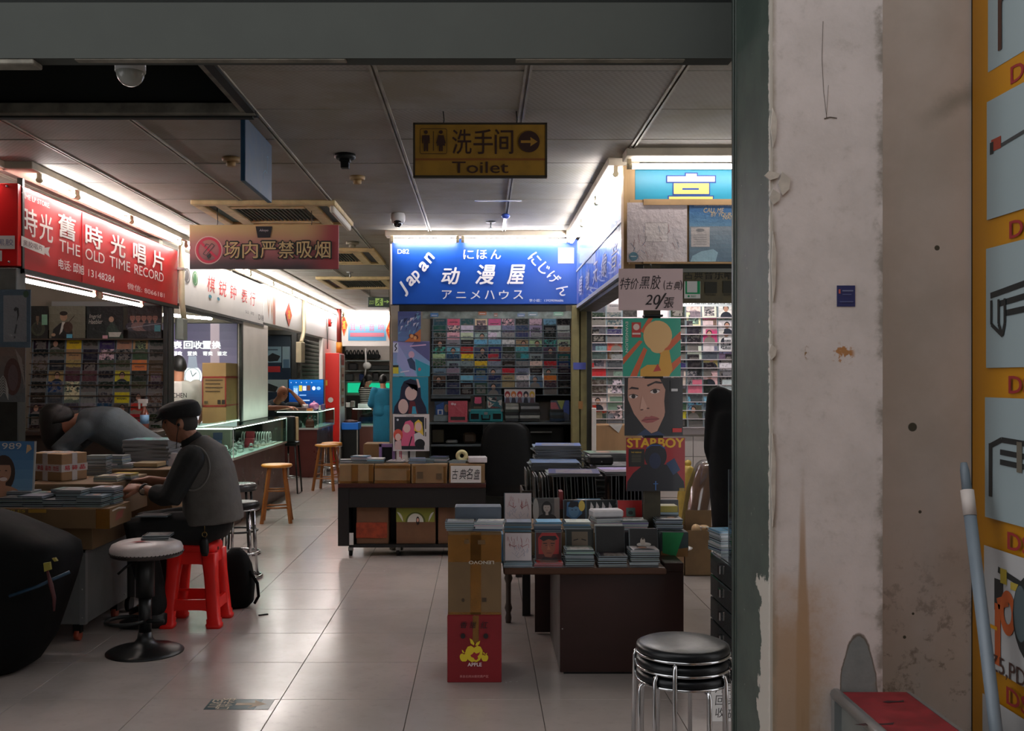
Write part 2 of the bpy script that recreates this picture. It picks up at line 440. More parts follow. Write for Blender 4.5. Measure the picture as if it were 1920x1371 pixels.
# ------------------------------------------- the opening we look through: lintel, pillar, jamb
def stained_wall():
    m = bpy.data.materials.new('peeling_white_plaster'); g = NT(m)
    p = g.pos(); x, y, z = g.xyz(p)
    n1 = g.noise(p, 7.0, 5.0, 0.65); n2 = g.noise(p, 28.0, 4.0, 0.7); n3 = g.noise(p, 90.0, 2.0, 0.6)
    mp = g.n('ShaderNodeMapping'); mp.inputs['Scale'].default_value = (16, 16, 1.6); g.link(p, mp.inputs[0]); ns = g.noise(mp.outputs[0], 1.0, 4.0, 0.6)
    c = g.mix(g.ramp(n1, 0.3, 0.75), rgb((214, 205, 203)), rgb((198, 190, 187)))
    c = g.mix(g.math('MULTIPLY', g.ramp(n2, 0.56, 0.75), 0.22), c, rgb((165, 158, 150)))
    # water stain running down from a drip: a narrow track that widens into a rusty patch near the ground
    xc = XW(1505, 2.56); dx = g.math('ABSOLUTE', g.math('ADD', x, g.math('ADD', g.math('MULTIPLY', ns, 0.03), -xc-0.015)))
    wide = g.math('ADD', g.math('MULTIPLY', g.ramp(z, 1.25, 0.72), 0.014), 0.0025)
    track = g.math('MULTIPLY', g.ramp(g.math('SUBTRACT', dx, wide), 0.006, -0.003), g.ramp(z, 1.30, 1.02))
    c = g.mix(g.math('MULTIPLY', track, 0.75), c, rgb((158, 122, 82)))
    low = g.math('MULTIPLY', g.ramp(g.math('ADD', z, g.math('MULTIPLY', n1, 0.42)), 1.26, 1.0), g.ramp(g.math('ADD', x, g.math('MULTIPLY', n2, 0.10)), 1.0, 0.87))
    c = g.mix(g.math('MULTIPLY', low, 0.85), c, rgb((168, 136, 104)))
    drip = g.math('MULTIPLY', g.ramp(ns, 0.55, 0.66), low); c = g.mix(g.math('MULTIPLY', drip, 0.6), c, rgb((140, 105, 72)))
    # bare cement patch at knee height
    px, pz = XW(1610, 2.56), ZW(1310, 2.56)
    d = g.math('SQRT', g.math('ADD', g.math('POWER', g.math('DIVIDE', g.math('SUBTRACT', x, px), 0.047), 2.0), g.math('POWER', g.math('DIVIDE', g.math('SUBTRACT', z, pz), 0.155), 2.0)))
    d = g.math('ADD', d, g.math('MULTIPLY', n1, 0.35))
    c = g.mix(g.ramp(d, 1.21, 1.19), c, g.mix(n2, rgb((112, 118, 118)), rgb((138, 142, 140))))
    c = g.mix(g.math('MULTIPLY', g.ramp(g.math('ABSOLUTE', g.math('SUBTRACT', d, 1.20)), 0.05, 0.01), 0.8), c, rgb((95, 84, 72)))
    # rusty glue remains
    qx, qz = XW(1580, 2.56), ZW(664, 2.56)
    e = g.math('SQRT', g.math('ADD', g.math('POWER', g.math('DIVIDE', g.math('SUBTRACT', x, qx), 0.036), 2.0), g.math('POWER', g.math('DIVIDE', g.math('SUBTRACT', z, qz), 0.034), 2.0)))
    c = g.mix(g.math('MULTIPLY', g.math('MULTIPLY', g.ramp(e, 1.0, 0.6), g.ramp(n2, 0.50, 0.56)), 0.9), c, rgb((168, 112, 48)))
    qx, qz = XW(1513, 2.56), ZW(662, 2.56)
    e = g.math('SQRT', g.math('ADD', g.math('POWER', g.math('DIVIDE', g.math('SUBTRACT', x, qx), 0.008), 2.0), g.math('POWER', g.math('DIVIDE', g.math('SUBTRACT', z, qz), 0.022), 2.0)))
    c = g.mix(g.math('MULTIPLY', g.ramp(e, 1.0, 0.5), g.ramp(n3, 0.4, 0.6)), c, rgb((130, 100, 62)))
    # worn, dirty right-hand arris and soiling along the frame
    edge = g.math('MULTIPLY', g.ramp(g.math('ADD', x, g.math('MULTIPLY', n2, 0.03)), 1.020, 1.044), g.ramp(n1, 0.42, 0.6))
    c = g.mix(g.math('MULTIPLY', edge, 0.75), c, rgb((120, 112, 100)))
    edge = g.math('MULTIPLY', g.ramp(g.math('ADD', x, g.math('MULTIPLY', n2, 0.02)), 0.772, 0.758), g.ramp(n1, 0.35, 0.55))
    c = g.mix(g.math('MULTIPLY', edge, 0.7), c, rgb((140, 130, 112)))
    g.link(c, g.b.inputs['Base Color']); g.b.inputs['Roughness'].default_value = 0.88; g.b.inputs['Specular IOR Level'].default_value = 0.25
    g.bump(g.math('ADD', n1, g.math('MULTIPLY', n2, 0.4)), 0.25, 0.006)
    return m
def beige_wall():
    m = bpy.data.materials.new('soiled_beige_plaster'); g = NT(m)
    p = g.pos(); x, y, z = g.xyz(p); n1 = g.noise(p, 4.0, 5.0, 0.6); n2 = g.noise(p, 22.0, 4.0, 0.7)
    c = g.mix(g.ramp(n1, 0.3, 0.7), rgb((224, 210, 200)), rgb((210, 196, 184)))
    low = g.math('MULTIPLY', g.ramp(z, 1.15, 0.7), g.ramp(n2, 0.52, 0.66)); c = g.mix(g.math('MULTIPLY', low, 0.6), c, rgb((120, 100, 80)))
    for px, py, r in ((1711, 801, 0.0135), (1757, 465, 0.008), (1712, 1151, 0.004), (1696, 1195, 0.005), (1725, 960, 0.005)):
        e = g.math('SQRT', g.math('ADD', g.math('POWER', g.math('SUBTRACT', x, XW(px, 2.75)), 2.0), g.math('POWER', g.math('SUBTRACT', z, ZW(py, 2.75)), 2.0)))
        c = g.mix(g.ramp(e, r, r*0.8), c, rgb((92, 88, 76)))
    sm = g.math('MULTIPLY', g.ramp(g.math('ABSOLUTE', g.math('SUBTRACT', g.math('ADD', z, g.math('MULTIPLY', n2, 0.05)), g.math('ADD', g.math('MULTIPLY', g.math('SUBTRACT', x, XW(1765, 2.75)), 0.55), ZW(205, 2.75)+0.025))), 0.05, 0.0), g.ramp(x, XW(1700, 2.75), XW(1790, 2.75)))
    c = g.mix(g.math('MULTIPLY', sm, 0.45), c, rgb((110, 108, 88)))
    g.link(c, g.b.inputs['Base Color']); g.b.inputs['Roughness'].default_value = 0.9; g.b.inputs['Specular IOR Level'].default_value = 0.2
    g.bump(n2, 0.12, 0.004)
    return m
def green_mat():
    m = bpy.data.materials.new('chipped_dark_green_paint'); g = NT(m)
    p = g.pos(); x, y, z = g.xyz(p); n1 = g.noise(p, 9.0, 5.0, 0.65); n2 = g.noise(p, 40.0, 4.0, 0.7)
    c = g.mix(g.ramp(n1, 0.3, 0.7), rgb((48, 60, 54)), rgb((62, 74, 66)))
    # paint flaked off along the outer edge near the ground
    e = g.math('MULTIPLY', g.ramp(g.math('ADD', y, g.math('MULTIPLY', n1, 0.30)), 2.86, 2.76), g.ramp(g.math('ADD', z, g.math('MULTIPLY', n2, 0.08)), 1.06, 0.95))
    c = g.mix(g.ramp(e, 0.45, 0.55), c, rgb((176, 170, 160)))
    c = g.mix(g.ramp(g.math('ADD', y, g.math('MULTIPLY', n2, 0.05)), 2.605, 2.595), c, rgb((186, 180, 170)))
    c = g.mix(g.ramp(n2, 0.71, 0.73), c, rgb((170, 168, 158)))
    g.link(c, g.b.inputs['Base Color']); g.b.inputs['Roughness'].default_value = 0.55; g.bump(n1, 0.15, 0.004)
    return m
STAIN = stained_wall()
structure('wall_front', MB().box(0.7475, 1.0295, 2.56, 2.93, 0, 3.4), STAIN)
structure('trim_3', MB().box(0.7415, 0.7475, 2.562, 2.93, 0, 3.4), green_mat())
structure('trim_4', MB().box(0.735, 0.752, 2.915, 2.934, 0, 3.4).box(0.7385, 0.7475, 2.90, 2.915, 0, 3.4), mat('dark_steel_door_frame', (48, 58, 52), 0.45, 0.2, 0.2, 20), bevel=0.002)
structure('wall_recess', MB().box(1.0295, 1.5, 2.75, 2.93, 0, 3.4), beige_wall())
structure('wall_side', MB().box(1.352, 1.5, -1.0, 2.75, 0, 3.4), PLASTER)
structure('wall_lintel', MB().box(-5.0, 0.7415, 2.935, 3.0, 2.428, 2.592), mat('dusty_grey_green_beam', (74, 78, 74), 0.9, 0, 0.08, 5))
structure('trim_14', MB().box(-5.0, 0.7475, 2.965, 3.0, 2.592, 3.4), DARKVOID)  # dark box above the beam, the recess's shade put into its colour
structure('trim_5', MB().box(-5.0, -1.32, 2.937, 3.0, 2.412, 2.428).box(-1.2, -0.4, 2.937, 2.97, 2.424, 2.428).box(0.1, 0.6, 2.937, 2.97, 2.424, 2.428), mat('crumbled_plaster_edge', (140, 136, 124), 0.9, 0, 0.3, 14), bevel=0.003)
structure('wall_outside', MB().box(-5.0, -3.2, 2.85, 2.93, 0, 2.43), PLASTER)
# hairline crack on the pillar
cr = Art(front(2.56), 0.0009).frame(0, 0, 1, 1)
P = [(1543, 40), (1541, 110), (1544, 170), (1550, 222)]
cr.line([(XW(x, 2.56), ZW(y, 2.56)) for x, y in P], 0.0012, (96, 84, 74))
cr.line([(XW(1545, 2.56), ZW(223, 2.56)), (XW(1556, 2.56), ZW(220, 2.56)), (XW(1569, 2.56), ZW(222, 2.56))], 0.003, (84, 74, 66))
cr.line([(XW(1553, 2.56), ZW(160, 2.56)), (XW(1549, 2.56), ZW(222, 2.56))], 0.001, (110, 98, 86))
o = link('trim_6', cr.mesh('crack', PAPER, Vector()), (0,0,0)); o['kind'] = 'structure'
# chips of plaster hanging loose beside the frame
def chip(px, py, w, h):
    x, z = XW(px, 2.56), ZW(py, 2.56)
    return MB().prism([(x-w, z), (x-w*0.4, z+h), (x+w, z+h*0.4), (x+w*0.7, z-h*0.5), (x-w*0.3, z-h)], front(2.56), 0.0, 0.006)
mb = MB()
for a in ((1447, 330, .02, .012), (1452, 370, .014, .02), (1470, 345, .016, .03), (1448, 660, .01, .02), (1450, 240, .008, .05), (1450, 500, .006, .09), (1449, 900, .006, .12)):
    t = chip(*a); mb.add(t.V, t.F, 0)
structure('trim_7', mb, mat('loose_plaster_chips', (190, 182, 172), 0.9, 0, 0.15, 30))
structure('wall_daylight_blocker', MB().box(-6.0, 1.5, -2.8, -2.65, 0, 6.3), mat('dark_blocker_wall', (70, 70, 68), 0.9))  # unseen wall, added behind the camera to block low daylight
# ---------------------------------------------------------------- fluorescent tubes
CREAM = mat('yellowed_cream_plastic', (202, 188, 156), 0.5, 0, 0.12, 9)
COVE = mat('cream_painted_batten', (208, 196, 176), 0.6, 0, 0.15, 6)
def tube_emit(k):
    n = 'lit_fluorescent_tube_%d' % int(k*100)
    if n in MATS: return MATS[n]
    m = bpy.data.materials.new(n); g = NT(m); MATS[n] = m
    g.b.inputs['Base Color'].default_value = (0.9, 0.9, 0.9, 1)
    g.b.inputs['Emission Color'].default_value = (1.0, 0.935, 0.905, 1); g.b.inputs['Emission Strength'].default_value = TUBE_POWER*k
    return m
OFFTUBE = mat('unlit_white_glass_tube', (215, 212, 205), 0.25)
def tube_lamp(p0, p1, label, k=1.0, group=None, hold=(0, 0, 0.045), r=0.0145):
    p0, p1, h = Vector(p0), Vector(p1), Vector(hold); d = (p1-p0).normalized()
    t = thing('tube_lamp', label, 'lamp', (p0+p1)/2, group)
    part('tube', MB().tube([p0+d*0.02, p1-d*0.02], r, 8), tube_emit(k) if k > 0 else OFFTUBE, t)
    for p, e in ((p0, d), (p1, -d)):
        mb = MB().tube([p-e*0.004, p+e*0.024], 0.017, 8)
        a = p+h*0.5+e*0.008; mb.obox(a, 0.022+abs(h.x), 0.022+abs(h.y), 0.022+abs(h.z))
        part('socket', mb, CREAM, t)
    return t

# battens above each shop front carry the tubes
structure('trim_8', MB().box(XL-0.09, XL+0.10, YL0-0.05, 18.9, ZC-0.045, ZC), COVE, 0.004)
structure('trim_9', MB().box(-4.6, XL-0.06, YL0-0.13, YL0+0.0, ZC-0.045, ZC), COVE, 0.004)
structure('trim_10', MB().box(XR-0.10, XR+0.08, YR0-0.02, YB-0.02, ZC-0.045, ZC), COVE, 0.004)
structure('trim_11', MB().box(XR-0.03, 3.2, YR0-0.27, YR0-0.10, ZC-0.045, ZC), COVE, 0.004)
structure('trim_12', MB().box(-0.82, XR-0.10, YB-0.12, YB+0.04, ZC-0.045, ZC), COVE, 0.004)
structure('trim_13', MB().box(-2.68, -1.60, 18.78, 18.95, ZC-0.045, ZC), COVE, 0.004)
ys = [5.90, 6.46, 7.46, 8.72]
names = ['nearest the corner of the red record-shop sign', 'over the middle of the red record-shop sign', 'over the far end of the red record-shop sign']
for i in range(3):
    tube_lamp((XL+0.08, ys[i], ZC-0.085), (XL+0.08, ys[i+1]-0.04, ZC-0.085), 'lit fluorescent tube '+names[i], 1.0, 'tubes over the shop fronts')
yy = 8.82
for i in range(8):
    tube_lamp((XL+0.085, yy, ZC-0.085), (XL+0.085, yy+1.18, ZC-0.085), 'lit fluorescent tube, %s along the white watch-shop fascia' % ORD[i+1], 1.4, 'tubes over the shop fronts')
    yy += 1.23
tube_lamp((-3.9, YL0-0.06, ZC-0.085), (XL-0.11, YL0-0.06, ZC-0.085), 'lit fluorescent tube above the red panel at the end of the record shop', 0.9, 'tubes over the shop fronts')
yy = 5.72
for i, n in enumerate(('nearest the hall', 'in the middle', 'beside the end stall')):
    tube_lamp((XR-0.05, yy, ZC-0.085), (XR-0.05, yy+0.92, ZC-0.085), 'lit fluorescent tube %s of the blue fascia of the corner record shop' % n, 1.0, 'tubes over the shop fronts')
    yy += 0.96
tube_lamp((XW(1177, 5.52), 5.52, ZC-0.085), (XW(1177, 5.52)+1.25, 5.52, ZC-0.085), 'lit fluorescent tube above the cyan sign of the corner record shop', 0.4, 'tubes over the shop fronts')
tube_lamp((XW(733, 8.5), 8.5, ZC-0.085), (XW(860, 8.5), 8.5, ZC-0.085), 'lit fluorescent tube, the shorter one over the blue D82 sign', 0.8, 'tubes over the shop fronts')
tube_lamp((XW(866, 8.5), 8.5, ZC-0.085), (XW(1067, 8.5), 8.5, ZC-0.085), 'lit fluorescent tube, the longer one over the blue D82 sign', 0.8, 'tubes over the shop fronts')
tube_lamp((-2.6, 18.75, ZC-0.085), (-1.66, 18.75, ZC-0.085), 'lit fluorescent tube above the pale blue sign at the far end', 0.9, 'tubes over the shop fronts')
tube_lamp((-2.86, 5.97, 2.10), (-2.86, 7.38, 2.10), 'lit fluorescent tube under the red sign, the long one', 0.26, 'tubes under the red sign')
tube_lamp((-2.86, 7.48, 2.10), (-2.86, 8.40, 2.10), 'lit fluorescent tube under the red sign, the short one', 0.26, 'tubes under the red sign')
tube_lamp((-3.55, 9.3, 2.13), (-2.90, 10.75, 2.13), 'lit fluorescent tube inside the watch shop window', 1.8)
tube_lamp((-3.35, 16.2, 2.35), (-3.0, 15.0, 2.35), 'lit fluorescent tube in the alcove over the second counter', 1.5)
tube_lamp((1.05, 8.75, ZC-0.10), (2.25, 8.75, ZC-0.10), 'lit fluorescent tube inside the corner record shop above the CD wall', 2.0)
tube_lamp((1.2, 7.4, ZC-0.07), (2.6, 7.4, ZC-0.07), 'lit fluorescent tube on the ceiling of the corner record shop', 1.2)
tube_lamp((-0.55, 9.3, ZC-0.08), (0.65, 9.3, ZC-0.08), 'added unseen fill tube inside the end stall behind the blue sign', 0.8)  # unseen tube, added to brighten the end stall's rack
tube_lamp((-2.6, 20.0, ZC-0.10), (-1.5, 20.0, ZC-0.10), 'lit fluorescent tube inside the headphone shop at the far end', 0.9)

# ---------------------------------------------------------------- shop signs
ALU = mat('dull_aluminium', (150, 150, 146), 0.4, 0.7, 0.15, 12)
DKFRAME = mat('dark_bronze_frame', (44, 46, 42), 0.45, 0.3, 0.25, 10)
WHITEP = mat('white_panel_plastic', (222, 218, 214), 0.45)
def sign_root(name, label, loc): return thing(name, label, 'sign', loc)
# red record shop fascia on the left front
t = sign_root('shop_sign', 'long red record-shop fascia sign with silver lettering on the corner of the aisle', (XL, 7.35, 2.12))
part('panel', MB().box(XL-0.16, XL, YL0+0.02, 8.86, 2.13, 2.62), mat('red_banner_vinyl', (172, 16, 26), 0.35, 0, 0.1, 3, coat=0.08), t, bevel=0.006)
part('edge_strip', MB().box(XL-0.02, XL+0.012, YL0+0.02, YL0+0.045, 2.10, 2.66).box(XL-0.02, XL+0.012, YL0+0.02, 8.86, 2.105, 2.13), DKFRAME, t)
part('seam', MB().box(XL, XL+0.003, 6.735, 6.742, 2.14, 2.61), mat('vinyl_seam', (120, 24, 28), 0.5), t)
a = Art(leftp(XL), 0.002)
SIL = (205, 196, 190)
def yspan(x0, x1): return YX(x0, XL), YX(x1, XL)
def ltext(A, s, x0, x1, z0, z1, col, X=XL, **k):
    y0, y1 = YX(x0, X), YX(x1, X)
    A.frame(y0, z0, y1, z1).text(s, 0, 0, 1, 1, col, **k)
for ch, x0, x1 in (('舊', 109, 141), ('時', 160, 191), ('光', 207, 234), ('唱', 249, 272), ('片', 285, 306)):
    ltext(a, ch, x0, x1, 2.395, 2.545, SIL, bold=0.022)
for ch, x0, x1 in (('時', 41, 68), ('光', 72, 97)): ltext(a, ch, x0, x1, 2.335, 2.50, SIL, bold=0.012)
ltext(a, 'THE', 109, 148, 2.30, 2.375, SIL, bold=0.0); ltext(a, 'OLD', 158, 194, 2.30, 2.375, SIL)
ltext(a, 'TIME', 203, 242, 2.30, 2.375, SIL); ltext(a, 'RECORD', 250, 305, 2.30, 2.375, SIL)
ltext(a, '电话: 邱旭', 107, 155, 2.185, 2.25, (226, 216, 210), bold=0.02)
ltext(a, '13148284', 163, 212, 2.185, 2.235, (226, 216, 210), bold=0.01)
ltext(a, '微信: 8066181', 236, 306, 2.165, 2.215, (222, 200, 196))
ltext(a, 'TIME LP STORE.', 37, 90, 2.545, 2.575, (196, 180, 176), bold=0.01)
y0, y1 = yspan(37, 90); a.frame(y0, 2.585, y1, 2.62)
a.line([(0.0, .7), (.12, .2), (.25, .8), (.4, .3), (.55, .7), (.75, .2), (.95, .5)], 0.12, (190, 170, 168))
y0, y1 = yspan(36, 90); a.frame(y0, 2.24, y1, 2.32).poly([(0, .25), (.8, .05), (.8, .75), (0, 1)], (205, 198, 190)).poly([(.8, .2), (1, .0), (.94, .4), (1, .8), (.8, .62)], (190, 180, 174)).text('黑胶唱片', .06, .3, .72, .75, (80, 30, 32))
a.part('lettering', t, VINYL)
# red panel at the near end, facing the hall
t = sign_root('shop_sign', 'short red sign panel on the end wall of the record shop, facing the hall', (-3.3, YL0, 2.12))
part('panel', MB().box(-4.4, XW(33, YL0-0.03), YL0-0.03, YL0+0.02, 2.14, 2.62), mat('scarlet_sign_vinyl', (214, 24, 26), 0.3, coat=0.2), t, bevel=0.004)
a = Art(front(YL0-0.03)).frame(0, 0, 1, 1)
a.pxf(YL0-0.03, 0, 442, 28, 467).rect(-1, 0, 1, 1, (214, 208, 206)).text('黑胶', -.2, .25, .9, .75, (120, 120, 150))
a.pxf(YL0-0.03, -60, 470, 4, 490).rect(0, 0, 1, 1, (210, 204, 200))
a.part('notice', t, VINYL)
mb = MB()
for px, py in ((13, 349), (17, 491)):
    v = W(px, py, YL0-0.032); mb.ball(v, 0.007, 8, 5)
part('screw', mb, ALU, t)
# white watch-shop fascia
t = sign_root('shop_sign', 'long white fascia sign with red brush characters and D185 above the watch shop', (XL, 10.2, 2.12))
part('panel', MB().box(XL-0.14, XL-0.005, 8.90, 12.35, 2.155, 2.64), mat('white_banner_vinyl', (214, 210, 206), 0.4, 0, 0.06, 3, coat=0.05), t, bevel=0.005)
part('edge_strip', MB().box(XL-0.02, XL+0.006, 8.88, 12.35, 2.13, 2.155), DKFRAME, t)
a = Art(leftp(XL-0.005), 0.002)
RED = (205, 30, 34)
for ch, x0, x1 in (('棋', 389, 404), ('锐', 411, 425), ('钟', 432, 444), ('表', 453, 464), ('行', 469, 479)): ltext(a, ch, x0, x1, 2.345, 2.51, RED, bold=-0.004, shear=0.12)
ltext(a, 'D185', 485, 497, 2.20, 2.265, (60, 56, 58)); ltext(a, '公 司', 460, 476, 2.235, 2.27, (70, 64, 66))
for x0, x1, col in ((345, 357, (90, 84, 84)), (361, 371, (48, 110, 60))):
    y0, y1 = yspan(x0, x1); a.frame(y0, 2.36, y1, 2.50).ring(.5, .5, .5, .5, .22, col).oval(.5, .5, .28, .34, col)
for x0, x1, col in ((391, 397, (60, 130, 150)), (407, 412, (60, 130, 150))):
    y0, y1 = yspan(x0, x1); a.frame(y0, 2.285, y1, 2.32).oval(.5, .5, .5, .5, col)
a.part('lettering', t, VINYL)
# plain white fascia beyond, with a brown striped strip and a red paper diamond
t = sign_root('fascia_panel', 'plain white fascia boarding beyond the watch shop up to the fire cabinet', (XL, 15.2, 2.1))
part('panel', MB().box(XL-0.14, XL, 12.36, 18.8, 2.18, 2.66), WHITEP, t, bevel=0.005)
a = Art(leftp(XL), 0.002)
ltext(a, 'W', 500, 513, 2.24, 2.60, (186, 140, 110), bold=-0.01)
y0, y1 = yspan(511.5, 516); a.frame(y0, 2.19, y1, 2.62).rect(0, 0, 1, 1, (158, 96, 80)).rect(.3, 0, .45, 1, (196, 150, 130))
a.part('print', t, VINYL)
def diamond(name, label, fn, a0, b0, a1, b1):
    t = thing(name, label, 'decoration', fn((a0+a1)/2, b0, 0.0))
    part('card', MB().prism([((a0+a1)/2, b0), (a1, (b0+b1)/2), ((a0+a1)/2, b1), (a0, (b0+b1)/2)], fn, 0.004, 0.008), mat('red_festive_paper', (206, 34, 26), 0.5), t)
    A = Art(fn, 0.0095).frame(a0, b0, a1, b1); A.text('福', .3, .32, .7, .68, (236, 176, 60), bold=0.03)
    A.line([(.5, .06), (.94, .5), (.5, .94), (.06, .5), (.5, .06)], 0.02, (228, 160, 60)); A.part('gilt_print', t)
y0, y1 = yspan(535, 546.5); diamond('paper_diamond', 'red paper diamond with gold character on the white fascia', leftp(XL), y0, 2.21, y1, 2.55)
# blue D82 sign
SX0, SX1, SY = XW(735, YB), XW(1083, YB), YB
t = sign_root('shop_sign', 'bright blue D82 sign with white lettering over the end stall', (0, SY, 2.12))
m = bpy.data.materials.new('blue_banner_vinyl'); g = NT(m); nz = g.noise(g.pos(), 2.0, 2.0)
g.link(g.mix(nz, rgb((8, 62, 150)), rgb((12, 74, 164))), g.b.inputs['Base Color']); g.b.inputs['Roughness'].default_value = 0.38
part('panel', MB().box(SX0, SX1, SY, SY+0.10, ZW(571, SY), ZW(455, SY)+0.03), m, t, bevel=0.006)
part('edge_strip', MB().box(SX0-0.012, SX0, SY-0.006, SY+0.10, ZW(571, SY), ZW(458, SY)), WHITEP, t)
a = Art(front(SY), 0.0025)
WH = (226, 224, 228)
def ftext(A, s, Y, x0, y0, x1, y1, col, **k): A.pxf(Y, x0, y0, x1, y1).text(s, 0, 0, 1, 1, col, **k)
ftext(a, 'D82', SY, 745.5, 467.5, 767, 476, WH, bold=0.01)
for ch, x0 in (('に', 869), ('ほ', 894), ('ん', 920)): ftext(a, ch, SY, x0, 468.5, x0+19, 486, WH, bold=0.012)
for ch, x0, x1, y0, y1 in (('动', 828, 862, 502, 533), ('漫', 892, 928, 497, 533), ('屋', 951, 984, 497, 533)): ftext(a, ch, SY, x0, y0, x1, y1, WH, bold=0.03, shear=0.2)
for i, ch in enumerate('アニメハウス'): ftext(a, ch, SY, 829+26.7*i, 545+(3 if ch == 'ニ' else 0), 847+26.7*i, 561-(2 if ch == 'ニ' else 0), WH, bold=0.015)
for ch, cx, cy, w, h, r in (('J', 757, 542, 13, 27, .78), ('a', 770, 527, 14, 16, .82), ('p', 782, 519, 14, 22, .86), ('a', 794, 500, 14, 16, .92), ('n', 805, 484, 15, 16, .98)):
    a.pxf(SY, cx-w/2, cy-h/2, cx+w/2, cy+h/2).text(ch, 0, 0, 1, 1, WH, bold=0.035, shear=0.2, rot=r)
for ch, cx, cy, w, h, r in (('に', 1003, 486, 20, 20, -.85), ('じ', 1020, 504, 17, 21, -.85), ('げ', 1038, 521, 21, 21, -.85), ('ん', 1056, 544, 20, 21, -.95)):
    a.pxf(SY, cx-w/2, cy-h/2, cx+w/2, cy+h/2).text(ch, 0, 0, 1, 1, WH, bold=0.02, rot=r)
ftext(a, '李小姐：13929096686', SY, 992, 561, 1056, 566.5, WH)
a.part('lettering', t, PAPER)
part('sticker', MB().box(XW(1046.5, SY), XW(1076, SY), SY-0.005, SY-0.0015, ZW(494, SY), ZW(465, SY)), mat('white_sticker', (214, 216, 220), 0.5), t)
# blue fascia along the side of the corner record shop
t = sign_root('shop_sign', 'blue fascia of the corner record shop running back to the end stall, streaky plastic cover', (XR, 7.1, 2.1))
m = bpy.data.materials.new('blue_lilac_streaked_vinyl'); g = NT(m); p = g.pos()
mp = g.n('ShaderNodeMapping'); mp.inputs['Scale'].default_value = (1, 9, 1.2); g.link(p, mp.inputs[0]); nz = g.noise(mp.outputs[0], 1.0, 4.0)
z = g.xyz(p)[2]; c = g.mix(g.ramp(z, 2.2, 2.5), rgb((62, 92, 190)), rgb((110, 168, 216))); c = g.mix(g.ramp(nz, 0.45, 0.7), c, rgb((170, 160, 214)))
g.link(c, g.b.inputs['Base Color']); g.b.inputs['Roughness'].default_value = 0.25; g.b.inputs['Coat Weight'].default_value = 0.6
part('panel', MB().box(XR, XR+0.12, YR0+0.095, YB, 2.115, 2.66), m, t, bevel=0.005)
part('trim_rail', MB().box(XR-0.004, XR+0.1, YR0+0.095, YB-0.01, 2.09, 2.115).box(XR-0.006, XR, YR0+0.095, YB-0.01, 2.40, 2.416), mat('pale_rail', (180, 186, 200), 0.4), t)
a = Art(rightp(XR), 0.002)
for i in range(5):
    y = 5.95+0.52*i; a.frame(-y-0.36, 2.16, -y, 2.36); a.text('音像天地唱'[i], 0.05, 0.05, .85, .8, (212, 212, 232), bold=0.01, shear=.25)
for i in range(7):
    y = 5.85+0.38*i; a.frame(-y-0.012, 2.12, -y, 2.40).rect(0, 0, 1, 1, (40, 48, 96) if i % 3 else (205, 208, 228))
a.part('lettering', t, VINYL)
# cyan sign facing the hall
t = sign_root('shop_sign', 'cyan sign with one yellow character outlined in blue above the corner record shop', (1.3, YR0, 2.1))
part('panel', MB().box(XW(1190, YR0), 3.0, YR0, YR0+0.08, 2.15, 2.68), mat('cyan_sign_vinyl', (12, 132, 164), 0.4), t, bevel=0.004)
part('end_post', MB().box(XR-0.01, XW(1190, YR0), YR0-0.012, YR0+0.09, 2.08, 2.70), mat('raw_wood_post', (178, 146, 104), 0.7, 0, 0.3, 12, stretch=(1, 1, 0.1)), t)
a = Art(front(YR0), 0.0025); NV, YE = (28, 62, 140), (228, 208, 112)
def bar(x0, y0, x1, y1, pad=2.2):
    a.pxf(YR0, x0-pad, y0-pad, x1+pad, y1+pad).rect(0, 0, 1, 1, NV)
def bar2(x0, y0, x1, y1, c=YE): a.pxf(YR0, x0, y0, x1, y1).rect(0, 0, 1, 1, c)
for q in ((1286, 326, 1306, 334), (1251, 331, 1340, 341), (1263, 344, 1329, 364), (1254, 369, 1336, 378)): bar(*q)
for q in ((1286, 326, 1306, 334), (1251, 331, 1340, 341)): bar2(*q, c=(236, 230, 214))
for q in ((1263, 344, 1329, 364), (1254, 369, 1336, 378)): bar2(*q)
bar2(1279, 353, 1310, 356.5, NV)
a.part('character', t, PAPER)
# pale blue sign at the far end with two paper diamonds
t = sign_root('shop_sign', 'pale blue and pink lettered sign over the headphone shop at the far end', (-2.1, 18.85, 2.1))
part('panel', MB().box(-2.66, -1.60, 18.85, 18.92, 2.10, 2.68), mat('white_sign_board', (228, 222, 216), 0.5), t)
a = Art(front(18.85), 0.004); a.pxf(18.85, 653, 586, 724, 639).grad(0, 0, 1, 1, (74, 150, 196), (196, 208, 220))
for i, ch in enumerate('深圳电子'): a.text(ch, .04+.25*i, .66, .2+.25*i, .95, (196, 90, 120))
for i, ch in enumerate('耳机音响'): a.text(ch, .04+.25*i, .34, .2+.25*i, .6, (206, 110, 140))
a.rect(.05, .14, .95, .28, (200, 120, 140)); a.part('lettering', t)
diamond('paper_diamond', 'red paper diamond with gold character, nearer the fire cabinet, on the far sign', front(18.84), XW(638, 18.84), ZW(631, 18.84), XW(652, 18.84), ZW(588, 18.84))
diamond('paper_diamond', 'red paper diamond with gold character, nearer the hanging posters, on the far sign', front(18.84), XW(723.5, 18.84), ZW(640, 18.84), XW(738, 18.84), ZW(600, 18.84))

